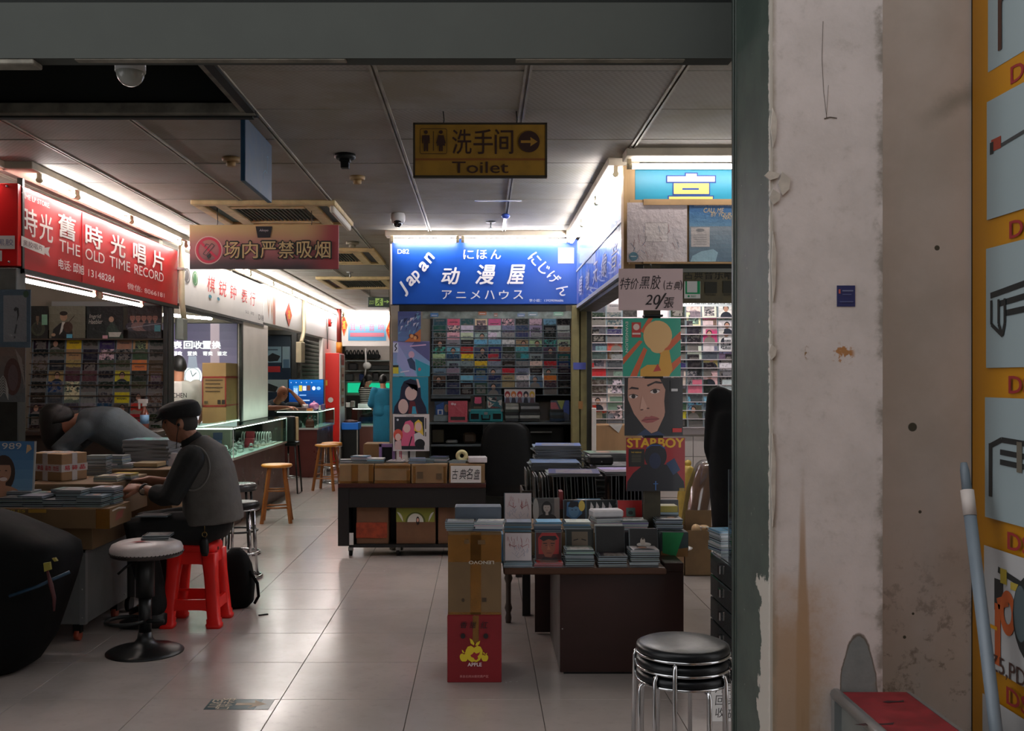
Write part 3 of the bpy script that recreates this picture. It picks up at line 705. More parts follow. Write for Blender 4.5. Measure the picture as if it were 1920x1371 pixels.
# ---------------------------------------------------------------- signs hung from the ceiling
BLK = mat('near_black_plastic', (14, 17, 17), 0.5, spec=.3)
WIRE = mat('thin_dark_wire', (40, 40, 38), 0.6)
def hang(t, pts):
    for p, top in pts: part('hanger', MB().tube([(p[0], p[1], p[2]-0.01), (p[0]+0.004, p[1], p[2]+0.02), (p[0], p[1], top)], 0.003, 6), WIRE, t)
Y = 4.70
t = sign_root('hanging_sign', 'yellow toilet direction sign with an arrow hanging from the ceiling', (XW(900, Y), Y, ZW(332, Y)))
x0, x1, z0, z1 = XW(776.5, Y), XW(1024, Y), ZW(332, Y), ZW(233, Y)
part('board', MB().box(x0, x1, Y-0.012, Y+0.012, z0, z1), mat('grimy_yellow_board', (150, 112, 30), 0.6, 0, 0.18, 12), t, bevel=0.002)
part('frame', MB().box(x0-.004, x1+.004, Y-.015, Y+.015, z0-.004, z0+.005).box(x0-.004, x1+.004, Y-.015, Y+.015, z1-.005, z1+.004).box(x0-.004, x0+.005, Y-.015, Y+.015, z0, z1).box(x1-.005, x1+.004, Y-.015, Y+.015, z0, z1), mat('dark_sign_edge', (46, 38, 22), 0.7), t)
a = Art(front(Y-0.012), 0.0012); BR = (52, 26, 18)
a.pxf(Y, 776, 298, 1024, 302).rect(0, 0, 1, 1, (128, 76, 26))
for ch, p0, p1 in (('洗', 848, 884), ('手', 888, 924), ('间', 928, 962)): ftext(a, ch, Y, p0, 244, p1, 290, BR, bold=0.008)
ftext(a, 'Toilet', Y, 848, 304.5, 953, 326, BR, bold=0.004)
a.pxf(Y, 788, 243, 838, 290)
a.line([(.04, 0), (.96, 0), (1, .05), (1, .95), (.96, 1), (.04, 1), (0, .95), (0, .05), (.04, 0)], 0.022, BR); a.line([(.5, .12), (.5, .9)], 0.03, BR)
a.oval(.22, .86, .07, .075, BR).poly([(.08, .74), (.36, .74), (.36, .42), (.32, .40), (.30, .66), (.30, .1), (.24, .1), (.22, .4), (.20, .1), (.14, .1), (.14, .66), (.12, .40), (.08, .42)], BR)
a.oval(.78, .86, .07, .075, BR).poly([(.68, .74), (.88, .74), (.96, .42), (.92, .40), (.86, .62), (.94, .32), (.85, .32), (.85, .1), (.79, .1), (.78, .32), (.77, .1), (.71, .1), (.71, .32), (.62, .32), (.70, .62), (.64, .40), (.60, .42)], BR)
a.pxf(Y, 971.5, 247.5, 1011.5, 287.5).oval(.5, .5, .5, .5, BR, 32).poly([(.12, .44), (.58, .44), (.56, .28), (.90, .5), (.56, .72), (.58, .56), (.12, .56)], (160, 118, 40))
a.part('lettering', t)
hang(t, [((XW(831, Y), Y, z1), ZC), ((XW(968, Y), Y, z1), ZC)])
# no smoking banner
Y = 7.30
t = sign_root('hanging_sign', 'pink no-smoking banner with red prohibition circle hanging below the air conditioner', (XW(496, Y), Y, ZW(505, Y)))
x0, x1, z0, z1 = XW(356, Y), XW(635, Y), ZW(505, Y), ZW(422, Y)
m = bpy.data.materials.new('faded_sunset_banner'); g = NT(m); p = g.pos(); x, _, z = g.xyz(p); nz = g.noise(p, 3.0, 3.0)
zz = g.math('ADD', z, g.math('MULTIPLY', nz, 0.10)); c = g.mix(g.ramp(zz, z0+.06, z0+.20), rgb((70, 62, 66)), rgb((168, 106, 108)))
c = g.mix(g.ramp(zz, z0+.20, z0+.36), c, rgb((190, 160, 112))); c = g.mix(g.ramp(x, x1-.28, x1-.02), c, rgb((150, 66, 70)))
g.link(c, g.b.inputs['Base Color']); g.b.inputs['Roughness'].default_value = 0.6
part('board', MB().box(x0, x1, Y-0.008, Y+0.008, z0, z1), m, t, bevel=0.002)
a = Art(front(Y-0.008), 0.0012)
a.pxf(Y, 368, 445, 416, 494).ring(.5, .5, .54, .54, .07, (214, 176, 170)).ring(.5, .5, .5, .5, .20, (196, 62, 84)).line([(.16, .82), (.84, .18)], .09, (196, 62, 84))
a.line([(.28, .36), (.40, .30), (.72, .68), (.62, .76), (.28, .36)], .03, (96, 76, 78)).poly([(.42, .28), (.56, .40), (.58, .26), (.48, .16)], (60, 66, 64)).line([(.34, .62), (.40, .74), (.52, .70)], .03, (110, 90, 90))
for i, ch in enumerate('场内严禁吸烟'):
    q0 = 421.5+34*i; ftext(a, ch, Y, q0-1.5, 452, q0+30, 486, (40, 48, 44), bold=0.06); ftext(a, ch, Y, q0, 453.5, q0+28.5, 484.5, (206, 178, 128), bold=0.012)
a.part('lettering', t)
hang(t, [((x0+.2, Y, z1), ZC), ((x1-.2, Y, z1), ZC)])
a = Art(front(Y-0.010), 0.001)
tag = thing('hang_tag', 'small black tag stuck over the top edge of the pink banner', 'tag', W(495, 447, Y))
tag.location.y = Y-0.013
part('card', MB().prism([(XW(480, Y), ZW(425, Y)), (XW(484, Y), ZW(446, Y)), (XW(507, Y), ZW(446, Y)), (XW(511, Y), ZW(425, Y))], front(Y-0.0105), 0.0, 0.004), mat('black_card', (30, 30, 36), 0.5), tag)
A2 = Art(front(Y-0.0145), 0.001); ftext(A2, 'Aikoyo', Y, 487, 430, 504, 436, (200, 190, 196), shear=.2); A2.part('print', tag)
# blue hanging sign seen edge-on
Xb = -1.135
t = sign_root('hanging_sign', 'plain blue direction board hanging at the corner of the open ceiling hatch', (Xb, 5.05, 2.42))
part('board', MB().box(Xb-0.012, Xb+0.012, 4.74, 5.34, 2.425, 2.735), mat('scuffed_blue_board', (22, 62, 90), 0.5, 0, 0.2, 9), t, bevel=0.003)
a = Art(leftp(Xb+0.012), 0.0012); a.frame(5.12, 2.49, 5.28, 2.66).line([(.1, .05), (.05, .3), (.35, .45), (.6, .4), (.75, .95), (.6, .9)], .035, (96, 140, 166)); a.part('arrow', t)
a = Art(lambda u, v, d: Vector((Xb-0.012-d, -u, v)), 0.001).frame(-5.2, 2.5, -4.9, 2.66); a.line([(.1, .5), (.9, .5), (.6, .8)], .05, (150, 180, 196)); a.part('arrow', t)
hang(t, [((Xb, 5.25, 2.735), ZC), ((Xb, 4.85, 2.735), ZC)])
# green exit sign
Y = 13.9
t = sign_root('hanging_sign', 'small dark green emergency exit sign with running figure hung on wires', (XW(711, Y), Y, ZW(576, Y)))
part('case', MB().box(XW(690, Y), XW(733, Y), Y-0.02, Y+0.02, ZW(576, Y), ZW(557.5, Y)), mat('dark_green_sign_case', (18, 42, 32), 0.4), t, bevel=0.003)
a = Art(front(Y-0.02), 0.002); G = (176, 214, 120)
a.pxf(Y, 704, 559.5, 718.5, 573.5).rect(0, 0, 1, 1, G).oval(.62, .84, .1, .1, (20, 50, 36)).line([(.55, .72), (.45, .42), (.65, .25), (.55, .05)], .13, (20, 50, 36)).line([(.45, .42), (.25, .3), (.15, .08)], .12, (20, 50, 36)).line([(.2, .6), (.5, .68), (.8, .5)], .09, (20, 50, 36))
a.pxf(Y, 720, 561.5, 730.5, 570.5).poly([(0, .4), (.55, .4), (.5, .1), (1, .5), (.5, .9), (.55, .6), (0, .6)], G)
ftext(a, '安全出口', Y, 693, 563.5, 702.5, 566.8, G); ftext(a, 'EXIT', Y, 693, 568, 702.5, 571, G)
a.part('pictogram', t, PAPER)
hang(t, [((XW(693, Y), Y, ZW(557.5, Y)), ZC), ((XW(729, Y), Y, ZW(557.5, Y)), ZC)])

# ---------------------------------------------------------------- ceiling devices
VENT = mat('yellowed_vent_plastic', (196, 172, 124), 0.6, 0, 0.2, 10)
def cassette(y0, y1, label):
    t = thing('ceiling_air_conditioner', label, 'air conditioner', (-1.54, (y0+y1)/2, ZC-0.03)); x0, x1 = -2.05, -1.03
    q = 0.30*(y1-y0)
    mb = MB().box(x0, x1, y0, y0+.07, ZC-.035, ZC).box(x0, x1, y1-.07, y1, ZC-.035, ZC).box(x0, x0+.07, y0+.07, y1-.07, ZC-.035, ZC).box(x1-.07, x1, y0+.07, y1-.07, ZC-.035, ZC)
    mb.box(x0+.15, x0+.24, y0+.07, y1-.07, ZC-.033, ZC).box(x1-.24, x1-.15, y0+.07, y1-.07, ZC-.033, ZC).box(x0+.24, x1-.24, y0+.14, y0+.2, ZC-.033, ZC).box(x0+.24, x1-.24, y1-.2, y1-.14, ZC-.033, ZC)
    part('frame', mb, VENT, t, bevel=0.006)
    part('slot', MB().box(x0+.07, x0+.15, y0+.07, y1-.07, ZC-.012, ZC-.004).box(x1-.15, x1-.07, y0+.07, y1-.07, ZC-.012, ZC-.004).box(x0+.24, x1-.24, y0+.07, y0+.14, ZC-.012, ZC-.004).box(x0+.24, x1-.24, y1-.14, y1-.07, ZC-.012, ZC-.004), BLK, t)
    gr = part('grille', MB().box(x0+.24, x1-.24, y0+.2, y1-.2, ZC-.010, ZC-.004), mat('dark_grille_backing', (52, 54, 46), 0.8), t)
    n = int((x1-x0-.5)/0.03)
    for i in range(n):
        x = x0+.25+0.03*i; part('slat', MB().box(x, x+.007, y0+.2, y1-.2, ZC-.024, ZC-.010), mat('grey_green_slat', (84, 84, 70), 0.7), t if False else gr)
    return t
cassette(7.02, 8.02, 'ceiling air conditioner nearest, above the pink no-smoking banner')
cassette(9.6, 10.75, 'ceiling air conditioner partly behind the pink banner, second along the hall')
cassette(12.3, 13.7, 'ceiling air conditioner farthest along the hall, near the exit sign')
t = thing('louvre_flap', 'white louvre flap hanging open from the near air conditioner', 'flap', (-1.06, 7.5, ZC-0.06))
part('blade', MB().box(-1.075, -1.04, 7.05, 7.95, ZC-0.085, ZC-0.035), mat('off_white_flap', (196, 190, 172), 0.4), t, bevel=0.008)
part('hinge', MB().box(-1.065, -1.05, 7.2, 7.23, ZC-0.04, ZC-0.01).box(-1.065, -1.05, 7.75, 7.78, ZC-0.04, ZC-0.01), VENT, t)
def detector(x, y, label, mm, r=0.055):
    t = thing('smoke_detector', label, 'detector', (x, y, ZC-0.05))
    part('base', MB().lathe((x, y, ZC), [(r, -.002), (r, -.018), (r*.9, -.026)], 20), mm, t)
    part('sensor', MB().lathe((x, y, ZC), [(r*.55, -.024), (r*.55, -.045), (r*.4, -.052)], 16), mm, t)
OLDP = mat('browned_old_plastic', (146, 118, 76), 0.6, 0, 0.2, 14)
detector(XW(433, 5.68), 5.68, 'brown smoke detector beside the blue hanging board', OLDP, .05)
detector(XW(670, 6.2), 6.2, 'brown smoke detector behind the black ceiling projector mount', OLDP, .048)
detector(XW(621, 7.9), 9.2, 'grey smoke detector behind the pink banner', mat('grey_old_plastic', (120, 112, 92), 0.6), .06)
v = (XW(647, 5.6), 5.6)
t = thing('ceiling_mount', 'black round ceiling mount with a square plug', 'mount', (v[0], v[1], ZC-.1))
part('base', MB().lathe((v[0], v[1], ZC), [(.058, -.001), (.06, -.02), (.045, -.03)], 20), BLK, t)
part('socket', MB().box(v[0]-.03, v[0]+.03, v[1]-.03, v[1]+.03, ZC-.045, ZC-.028).box(v[0]-.023, v[0]+.023, v[1]-.023, v[1]+.023, ZC-.08, ZC-.045), BLK, t, bevel=.003)
def domecam(x, y, z, r, label, down=False):
    t = thing('dome_camera', label, 'camera', (x, y, z-r))
    return t
x, y = XW(748, 7.7), 7.6
t = domecam(x, y, ZC, .055, 'white dome security camera on the ceiling beside the blue sign')
part('housing', MB().lathe((x, y, ZC), [(.05, -.001), (.056, -.02), (.056, -.05), (.048, -.075)], 20), mat('white_camera_shell', (206, 204, 202), .35), t)
part('lens', MB().ball((x, y-.02, ZC-.075), .036, 16, 10), mat('black_lens_dome', (12, 14, 16), .1, coat=.5), t)
x, y = XW(244.5, 3.1), 3.1
t = domecam(x, y, 2.44, .05, 'translucent white dome camera hanging in the open ceiling hatch')
part('dome', MB().ball((x, y, 2.436), .043, 18, 10), mat('milky_dome', (148, 150, 144), .25), t)
part('shell', MB().lathe((x, y, 2.43), [(.046, .008), (.046, .05), (.05, .06), (.05, .10)], 22), mat('white_dome_shell', (190, 192, 192), .35), t)
part('stem', MB().tube([(x, y, 2.52), (x, y, 3.35)], .012, 8), ALU, t)
x, y = XW(920, 8.1), 8.0
t = thing('sprinkler', 'small ceiling sprinkler in front of the blue sign', 'sprinkler', (x, y, ZC-.05))
part('escutcheon', MB().lathe((x, y, ZC), [(.04, -.001), (.038, -.008), (.012, -.012)], 16), ALU, t)
part('nozzle', MB().tube([(x, y, ZC-.01), (x, y, ZC-.05)], .006, 8).lathe((x, y, ZC-.055), [(.018, 0), (.018, .004)], 12), ALU, t)
x, y = XW(650, 11.5), 11.8
t = thing('sprinkler', 'tiny ceiling sprinkler near the farthest air conditioner', 'sprinkler', (x, y, ZC-.05))
part('escutcheon', MB().lathe((x, y, ZC), [(.04, -.001), (.038, -.008), (.012, -.012)], 12), ALU, t)
part('nozzle', MB().tube([(x, y, ZC-.01), (x, y, ZC-.06)], .009, 8), ALU, t)
# tape stuck on the ceiling
x = XW(948, 7.55)
t = thing('tape_strip', 'torn blue and clear tape stuck on the ceiling before the blue sign', 'tape', (x, 7.4, ZC-.012))
part('strip', MB().box(x-.23, x+.10, 6.98, 7.01, ZC-.016, ZC-.010), mat('clear_tape', (190, 194, 206), .25, coat=.5), t)
part('knot', MB().ball((x, 7.55, ZC-.03), (.035, .05, .02), 10, 6).box(x-.012, x+.012, 7.55, 8.3, ZC-.016, ZC-.010), mat('blue_tape', (70, 98, 190), .3), t)
# ---------------------------------------------------------------- discs and record sleeves
PAL = {'k': ('black', (22, 24, 26)), 'K': ('charcoal', (58, 62, 64)), 'g': ('grey', (128, 134, 134)), 'w': ('white', (214, 212, 212)), 'W': ('cream', (206, 198, 168)),
       'p': ('pink', (212, 96, 130)), 'P': ('pale pink', (214, 178, 188)), 'r': ('red', (176, 42, 40)), 'b': ('light blue', (110, 172, 208)), 'B': ('navy', (34, 48, 84)),
       's': ('steel blue', (76, 112, 146)), 't': ('teal', (70, 148, 150)), 'T': ('dark teal', (30, 72, 78)), 'y': ('yellow', (206, 176, 40)), 'n': ('dark brown', (72, 56, 44)),
       'N': ('tan', (166, 134, 92)), 'e': ('pale green', (158, 184, 158)), 'l': ('lilac', (150, 138, 182)), 'o': ('orange', (196, 108, 44)), 'u': ('blue grey', (112, 128, 142)),
       'x': ('dark green', (40, 62, 50)), 'm': ('magenta', (190, 40, 100))}
def cover_mat(style):
    m = bpy.data.materials.new('printed_cover_'+style); g = NT(m)
    oi = g.n('ShaderNodeObjectInfo'); c1 = oi.outputs['Color']; r = oi.outputs['Random']
    uvn = g.n('ShaderNodeTexCoord').outputs['UV']; u, v, _ = g.xyz(uvn)
    hs = g.n('ShaderNodeHueSaturation'); g.link(g.math('ADD', g.math('MULTIPLY', r, 0.5), 0.25), hs.inputs['Hue']); hs.inputs['Saturation'].default_value = 0.8
    g.link(c1, hs.inputs['Color'])
    lum = g.n('ShaderNodeRGBToBW'); g.link(c1, lum.inputs[0])
    contrast = g.math('GREATER_THAN', lum.outputs[0], 0.16)
    inv = g.mix(contrast, rgb((112, 108, 104)), rgb((40, 44, 54)))
    cmb = g.n('ShaderNodeCombineXYZ'); g.link(g.math('ADD', u, g.math('MULTIPLY', r, 37.0)), cmb.inputs[0]); g.link(g.math('ADD', v, g.math('MULTIPLY', r, 91.0)), cmb.inputs[1])
    nz = g.noise(cmb.outputs[0], 3.5, 4.0, 0.6); nf = g.noise(cmb.outputs[0], 5.5, 2.0, 0.5)
    c2 = g.mix(0.75, hs.outputs[0], inv)
    if style == 'landscape':
        h = g.math('ADD', v, g.math('MULTIPLY', nz, 0.5)); f = g.ramp(h, 0.78, 0.70)
        c = g.mix(f, c1, c2); c = g.mix(g.math('MULTIPLY', g.ramp(nf, 0.5, 0.62), 0.4), c, inv)
    elif style == 'portrait':
        cu = g.math('ADD', 0.35, g.math('MULTIPLY', r, 0.3))
        du = g.math('SUBTRACT', u, cu)
        hd = g.math('SQRT', g.math('ADD', g.math('POWER', g.math('DIVIDE', du, 0.16), 2.0), g.math('POWER', g.math('DIVIDE', g.math('SUBTRACT', v, 0.62), 0.21), 2.0)))
        hr = g.math('SQRT', g.math('ADD', g.math('POWER', g.math('DIVIDE', du, 0.20), 2.0), g.math('POWER', g.math('DIVIDE', g.math('SUBTRACT', v, 0.69), 0.22), 2.0)))
        sh = g.math('SQRT', g.math('ADD', g.math('POWER', g.math('DIVIDE', du, 0.40), 2.0), g.math('POWER', g.math('DIVIDE', g.math('SUBTRACT', v, 0.02), 0.40), 2.0)))
        bg = g.mix(g.math('MULTIPLY', g.ramp(nz, 0.4, 0.6), 0.4), c1, c2)
        c = g.mix(g.ramp(sh, 1.03, 0.97), bg, inv); c = g.mix(g.ramp(hr, 1.03, 0.97), c, rgb((30, 26, 24))); c = g.mix(g.ramp(hd, 1.03, 0.97), c, rgb((172, 132, 112)))
        c = g.mix(g.math('MULTIPLY', g.math('LESS_THAN', g.math('ABSOLUTE', g.math('SUBTRACT', v, 0.93)), 0.03), 0.7), c, inv)
    elif style == 'abstract':
        f = g.ramp(nz, 0.46, 0.54); c = g.mix(f, c1, c2); c = g.mix(g.ramp(nf, 0.56, 0.60), c, inv); c = g.mix(g.ramp(nf, 0.36, 0.33), c, hs.outputs[0])
    elif style == 'plain':
        c = g.mix(g.math('MULTIPLY', g.ramp(nz, 0.4, 0.65), 0.25), c1, c2)
        tx = g.math('MULTIPLY', g.math('LESS_THAN', g.math('ABSOLUTE', g.math('SUBTRACT', v, g.math('ADD', 0.45, g.math('MULTIPLY', r, 0.4)))), 0.05), g.math('LESS_THAN', g.math('ABSOLUTE', g.math('SUBTRACT', u, 0.5)), 0.33))
        tx = g.math('MULTIPLY', tx, g.ramp(g.noise(cmb.outputs[0], 30.0, 1.0), 0.45, 0.5)); c = g.mix(tx, c, inv)
    else:
        b = g.math('MAXIMUM', g.math('ABSOLUTE', g.math('SUBTRACT', u, 0.5)), g.math('ABSOLUTE', g.math('SUBTRACT', v, 0.46)))
        pic = g.mix(g.ramp(nz, 0.45, 0.55), c2, g.mix(g.ramp(nf, 0.45, 0.6), inv, hs.outputs[0])); c = g.mix(g.math('LESS_THAN', b, 0.36), c1, pic)
    g.link(c, g.b.inputs['Base Color']); g.b.inputs['Roughness'].default_value = 0.4; g.b.inputs['Coat Weight'].default_value = 0.03; g.b.inputs['Specular IOR Level'].default_value = 0.2; g.b.inputs['Coat Roughness'].default_value = 0.05
    return m
STY = ['landscape', 'portrait', 'abstract', 'plain', 'framed']
COVER = {k: cover_mat(k) for k in STY}
CASE = mat('clear_grey_jewel_case', (92, 104, 110), 0.18, 0, 0, coat=0.6)
CASEM = {}
def spine_mat(name, cols, rough=0.25):
    m = bpy.data.materials.new(name); g = NT(m)
    oi = g.n('ShaderNodeObjectInfo'); z = g.xyz(g.obj())[1]
    g.link(g.mix(g.ramp(g.math('ABSOLUTE', z), .0026, .0036), g.mix(.35, oi.outputs['Color'], rgb((40, 48, 52))), rgb((150, 166, 174))), g.b.inputs['Base Color']); g.b.inputs['Roughness'].default_value = rough; g.b.inputs['Coat Weight'].default_value = 0.5
    return m
SPINE = spine_mat('jewel_case_spine', None)
PAPERSPINE = mat('sleeve_card_edge', (104, 106, 108), 0.5)
def disc_mesh(w, h, t, style, hinge=True):
    """stands upright on its lower edge, cover facing -Y, origin at the bottom centre"""
    k = (w, h, t, style)
    if k in CASEM: return CASEM[k]
    mb = MB().box(-w/2, w/2, -t/2, t/2, 0, h, 0)
    x0 = -w/2+(0.011 if hinge else 0.001); e = 0.001
    mb.add([(x0, -t/2-.0004, e), (w/2-e, -t/2-.0004, e), (w/2-e, -t/2-.0004, h-e), (x0, -t/2-.0004, h-e)], [(0, 1, 2, 3)], 1)
    if hinge: mb.add([(-w/2+e, -t/2-.0003, e), (x0-e, -t/2-.0003, e), (x0-e, -t/2-.0003, h-e), (-w/2+e, -t/2-.0003, h-e)], [(0, 1, 2, 3)], 2)
    # a dark print strip along the spine edges
    me = mb.mesh('disc_case' if w < 0.2 else 'sleeve', [SPINE if hinge else PAPERSPINE, COVER[style], CASE], fix=False)
    uv = me.uv_layers.new(name='UVMap')
    for p in me.polygons:
        if p.material_index == 1:
            for li in p.loop_indices:
                v = me.vertices[me.loops[li].vertex_index].co
                uv.data[li].uv = ((v.x-x0)/(w/2-e-x0), v.z/h)
    CASEM[k] = me
    return me
CDW, CDH, CDT = 0.142, 0.125, 0.0104
def disc(loc, rot, style, col, label, group, name='compact_disc', w=CDW, h=CDH, t=CDT, cat='CD', hinge=True):
    o = bpy.data.objects.new(name, disc_mesh(w, h, t, style, hinge)); COL.objects.link(o)
    o.location = loc; o.rotation_euler = rot; o.color = rgb(col)
    return setp(o, label, cat, group)
def jit(c, k=14): return tuple(max(8, min(235, x+random.uniform(-k, k))) for x in c)

# ---------------------------------------------------------------- wall racks
ACRYL = mat('dull_acrylic_ledge', (120, 132, 136), 0.2, 0, 0, coat=0.6)
PLEDGE = mat('white_plastic_ledge', (196, 188, 192), 0.4)
def rack(name, label, x0, xs, Yb, ztop, pitch, rows, where, group, ledge, board, step=0.012, tilt=0.13, hide=()):
    nc = max(len(r) for r in rows); x1 = x0+xs*nc
    t = thing('display_rack', label, 'rack', ((x0+x1)/2, Yb, ztop-pitch*len(rows)-0.1))
    part('backboard', MB().box(x0-.02, x1+.02, Yb+.004, Yb+.02, ztop-pitch*len(rows)-.10, ztop+.09), board, t)
    for j, row in enumerate(rows):
        y = Yb-0.030-step*j; z = ztop-pitch*(j+1)-(CDH-pitch)*0.55
        lb = part('ledge', MB().box(x0-.01, x1+.01, y-.018, Yb+.004, z-.006, z-.001).box(x0-.01, x1+.01, y-.020, y-.018, z-.006, z+.002), ledge, t)
        for i, ch in enumerate(row):
            if ch == '.' or (i, j) in hide: continue
            nm, c = PAL[ch]
            st = random.choice(['landscape', 'abstract', 'plain', 'framed', 'plain', 'landscape', 'landscape', 'portrait'])
            o = disc((x0+xs*(i+.5)+random.uniform(-.003, .003), y+random.uniform(-.001, .001), z+0.0005), (-tilt, random.uniform(-.012, .012), random.uniform(-.02, .02)), st, jit(c),
                     '%s CD, %s row down, %s from the left, %s' % (nm, ORD[j+1], ORD[i+1], where), group)
            if random.random() < .12: o.location.x += random.uniform(-.004, .004)
    return t
# end stall behind the blue sign
rows82 = ['TpTWpPkPbk', 'TPwKwuBlkw', 'xPWewgBgkg', 'kgkbbwNete', 'tbrBBktKKN', 'eBykrKtgKT', 'xggygkgPrB', 'ugkBgrgkgk', 'nkbsBNwsok', 'kBkxTkkKnk']
x82 = XW(809, 10.22)
rack('rack', 'wide CD wall rack of the end stall under the blue sign', x82, XW(1071, 10.22)/10-x82/10, 10.42, ZW(600, 10.3), 0.0745, rows82, "on the end stall's wall rack", 'discs on the end stall rack', ACRYL, mat('dark_rack_board', (46, 48, 48), .7), hide={(6, 9), (7, 9), (5, 9)})
# record shop on the left: rows under four record sleeves
rowsL = [r.ljust(8, random.choice('kKn')) for r in ['kkynBNN', 'kKNkPkx', 'nkNkKno', 'kNnnkyk', 'kBWKkkn', 'kKWgKyk', 'kkKgBnr', 'kKBnxgr', 'kKgkNnr']]
rack('rack', 'dark wooden CD wall rack inside the red-sign record shop', XW(56, 8.74), 0.146, 8.815, ZW(637, 8.7), 0.0945, rowsL, "on the red-sign shop's wall rack", 'discs on the record shop rack', mat('dark_wood_ledge', (74, 60, 46), .5, 0, .2, 12), mat('dark_wood_backboard', (52, 42, 34), .6, 0, .2, 9), tilt=.10)
# corner record shop
rowsR = ['KgkkwkPww', 'kTKkgkWpg', 'gkkwBkkPw', 'kBgwkkkmw', 'urknwkkww', 'unKwkkwgl', 'ggkPKkkNk', 'rKgwkBkkw', 'tguPgPgPk', 'Kwgkwwpkw', 'nwkgPKgKg', 'wgPwwtbbb', 'rwgPwyKgw', 'KgkwgkKKw']
xr0 = XW(1107, 9.15)
rack('rack', 'tall brightly lit CD wall of the corner record shop', xr0, 0.1462, 9.225, ZW(573, 9.1), 0.0775, rowsR, "on the corner shop's CD wall", 'discs on the corner shop CD wall', PLEDGE, mat('white_rack_board', (206, 200, 204), .5), step=0.006, tilt=.08, hide={(i, j) for i in (3, 4) for j in range(14)})

# ---------------------------------------------------------------- twelve-inch record sleeves with prints
SLV = mat('sleeve_card', (178, 174, 168), .7)
LPW = 0.315
def lp(name, label, cx, zb, Y, w=LPW, h=LPW, draw=None, film=True, base=(60, 60, 64), tilt=0.0, yaw=0.0, group=None, cat='record'):
    t = thing(name, label, cat, (cx, Y, zb), group)
    part('sleeve', MB().box(cx-w/2, cx+w/2, Y-.003, Y+.003, zb, zb+h), mat('sleeve_card_%d_%d_%d' % base, base, .7), t)
    a = Art(front(Y-.003), 0.0008, 0.00022).frame(cx-w/2, zb, cx+w/2, zb+h)
    if draw: draw(a)
    a.part('cover_print', t, FILM if film else GLOSS)
    t.rotation_euler = (tilt, 0, yaw)
    return t
def d_teal(a):      # teal sleeve with slanted orange stripes and a plain yellow shape
    a.rect(0, 0, 1, 1, (44, 158, 132))
    for p in ([(0, .20), (0, .32), (.28, .62), (.34, .60)], [(.12, 0), (.24, 0), (.42, .46), (.36, .5)], [(.62, .42), (1, .78), (1, .64), (.68, .32)], [(.72, .12), (1, .36), (1, .24), (.78, 0), (.72, 0)], [(.3, .78), (.44, 1), (.52, 1), (.36, .74)]): a.poly(p, (206, 96, 56))
    a.poly([(.30, 0), (.30, .12), (.42, .20), (.62, .20), (.66, .44), (.80, .46), (.86, .12), (.80, 0)], (214, 158, 62)).oval(.60, .70, .25, .26, (222, 178, 118)).oval(.60, .50, .13, .10, (222, 178, 118))
    a.poly([(.52, .08), (.60, .22), (.66, .10)], (190, 60, 56))
    a.rect(.15, .67, .31, .93, (186, 56, 48)).oval(.23, .85, .055, .055, (226, 200, 190)).rect(.16, .72, .30, .75, (226, 200, 190))
    a.text('EVANGELION', -.20, .655, .33, .70, (214, 222, 214), bold=.01, rot=-math.pi/2)
def d_face(a):      # close portrait of a face against dark hair
    a.rect(0, 0, 1, 1, (38, 38, 42)).poly([(.02, 1), (.70, 1), (.74, .62), (.68, .34), (.56, .08), (.46, .04), (.34, .14), (.16, .38), (.06, .62)], (190, 142, 124))
    a.poly([(.36, .12), (.46, .03), (.58, .08), (.70, 0), (.20, 0)], (44, 60, 92)).poly([(.60, 1), (.75, 1), (.75, .5), (.70, .34), (.68, .6), (.70, .8)], (34, 30, 32)).poly([(0, 1), (.06, 1), (.05, .6), (.12, .42), (0, .3)], (34, 30, 32))
    a.poly([(.06, .80), (.12, .85), (.24, .83), (.24, .80), (.12, .81)], (52, 36, 34)).poly([(.38, .88), (.54, .95), (.64, .93), (.64, .90), (.52, .91), (.40, .85)], (52, 36, 34))
    a.oval(.15, .68, .075, .033, (222, 206, 200), rot=.05).oval(.15, .68, .036, .036, (36, 26, 26), 14).oval(.52, .765, .08, .034, (222, 206, 200), rot=.12).oval(.52, .77, .038, .036, (36, 26, 26), 14)
    a.line([(.07, .70), (.15, .72), (.23, .69)], .012, (44, 30, 30)).line([(.44, .775), (.52, .81), (.61, .79)], .012, (44, 30, 30))
    a.poly([(.30, .70), (.36, .56), (.40, .46), (.30, .43), (.26, .46)], (206, 160, 142)).oval(.295, .45, .028, .012, (104, 66, 60)).oval(.40, .475, .026, .012, (104, 66, 60))
    a.poly([(.28, .25), (.36, .33), (.42, .325), (.46, .345), (.56, .32), (.60, .29), (.48, .23), (.38, .22)], (166, 88, 88)).line([(.29, .265), (.42, .285), (.59, .29)], .01, (96, 46, 50))
    a.rect(.78, .76, .94, .96, (30, 30, 34)).rect(.80, .77, .91, .815, (206, 204, 204)).rect(.82, .06, .98, .13, (200, 40, 40))
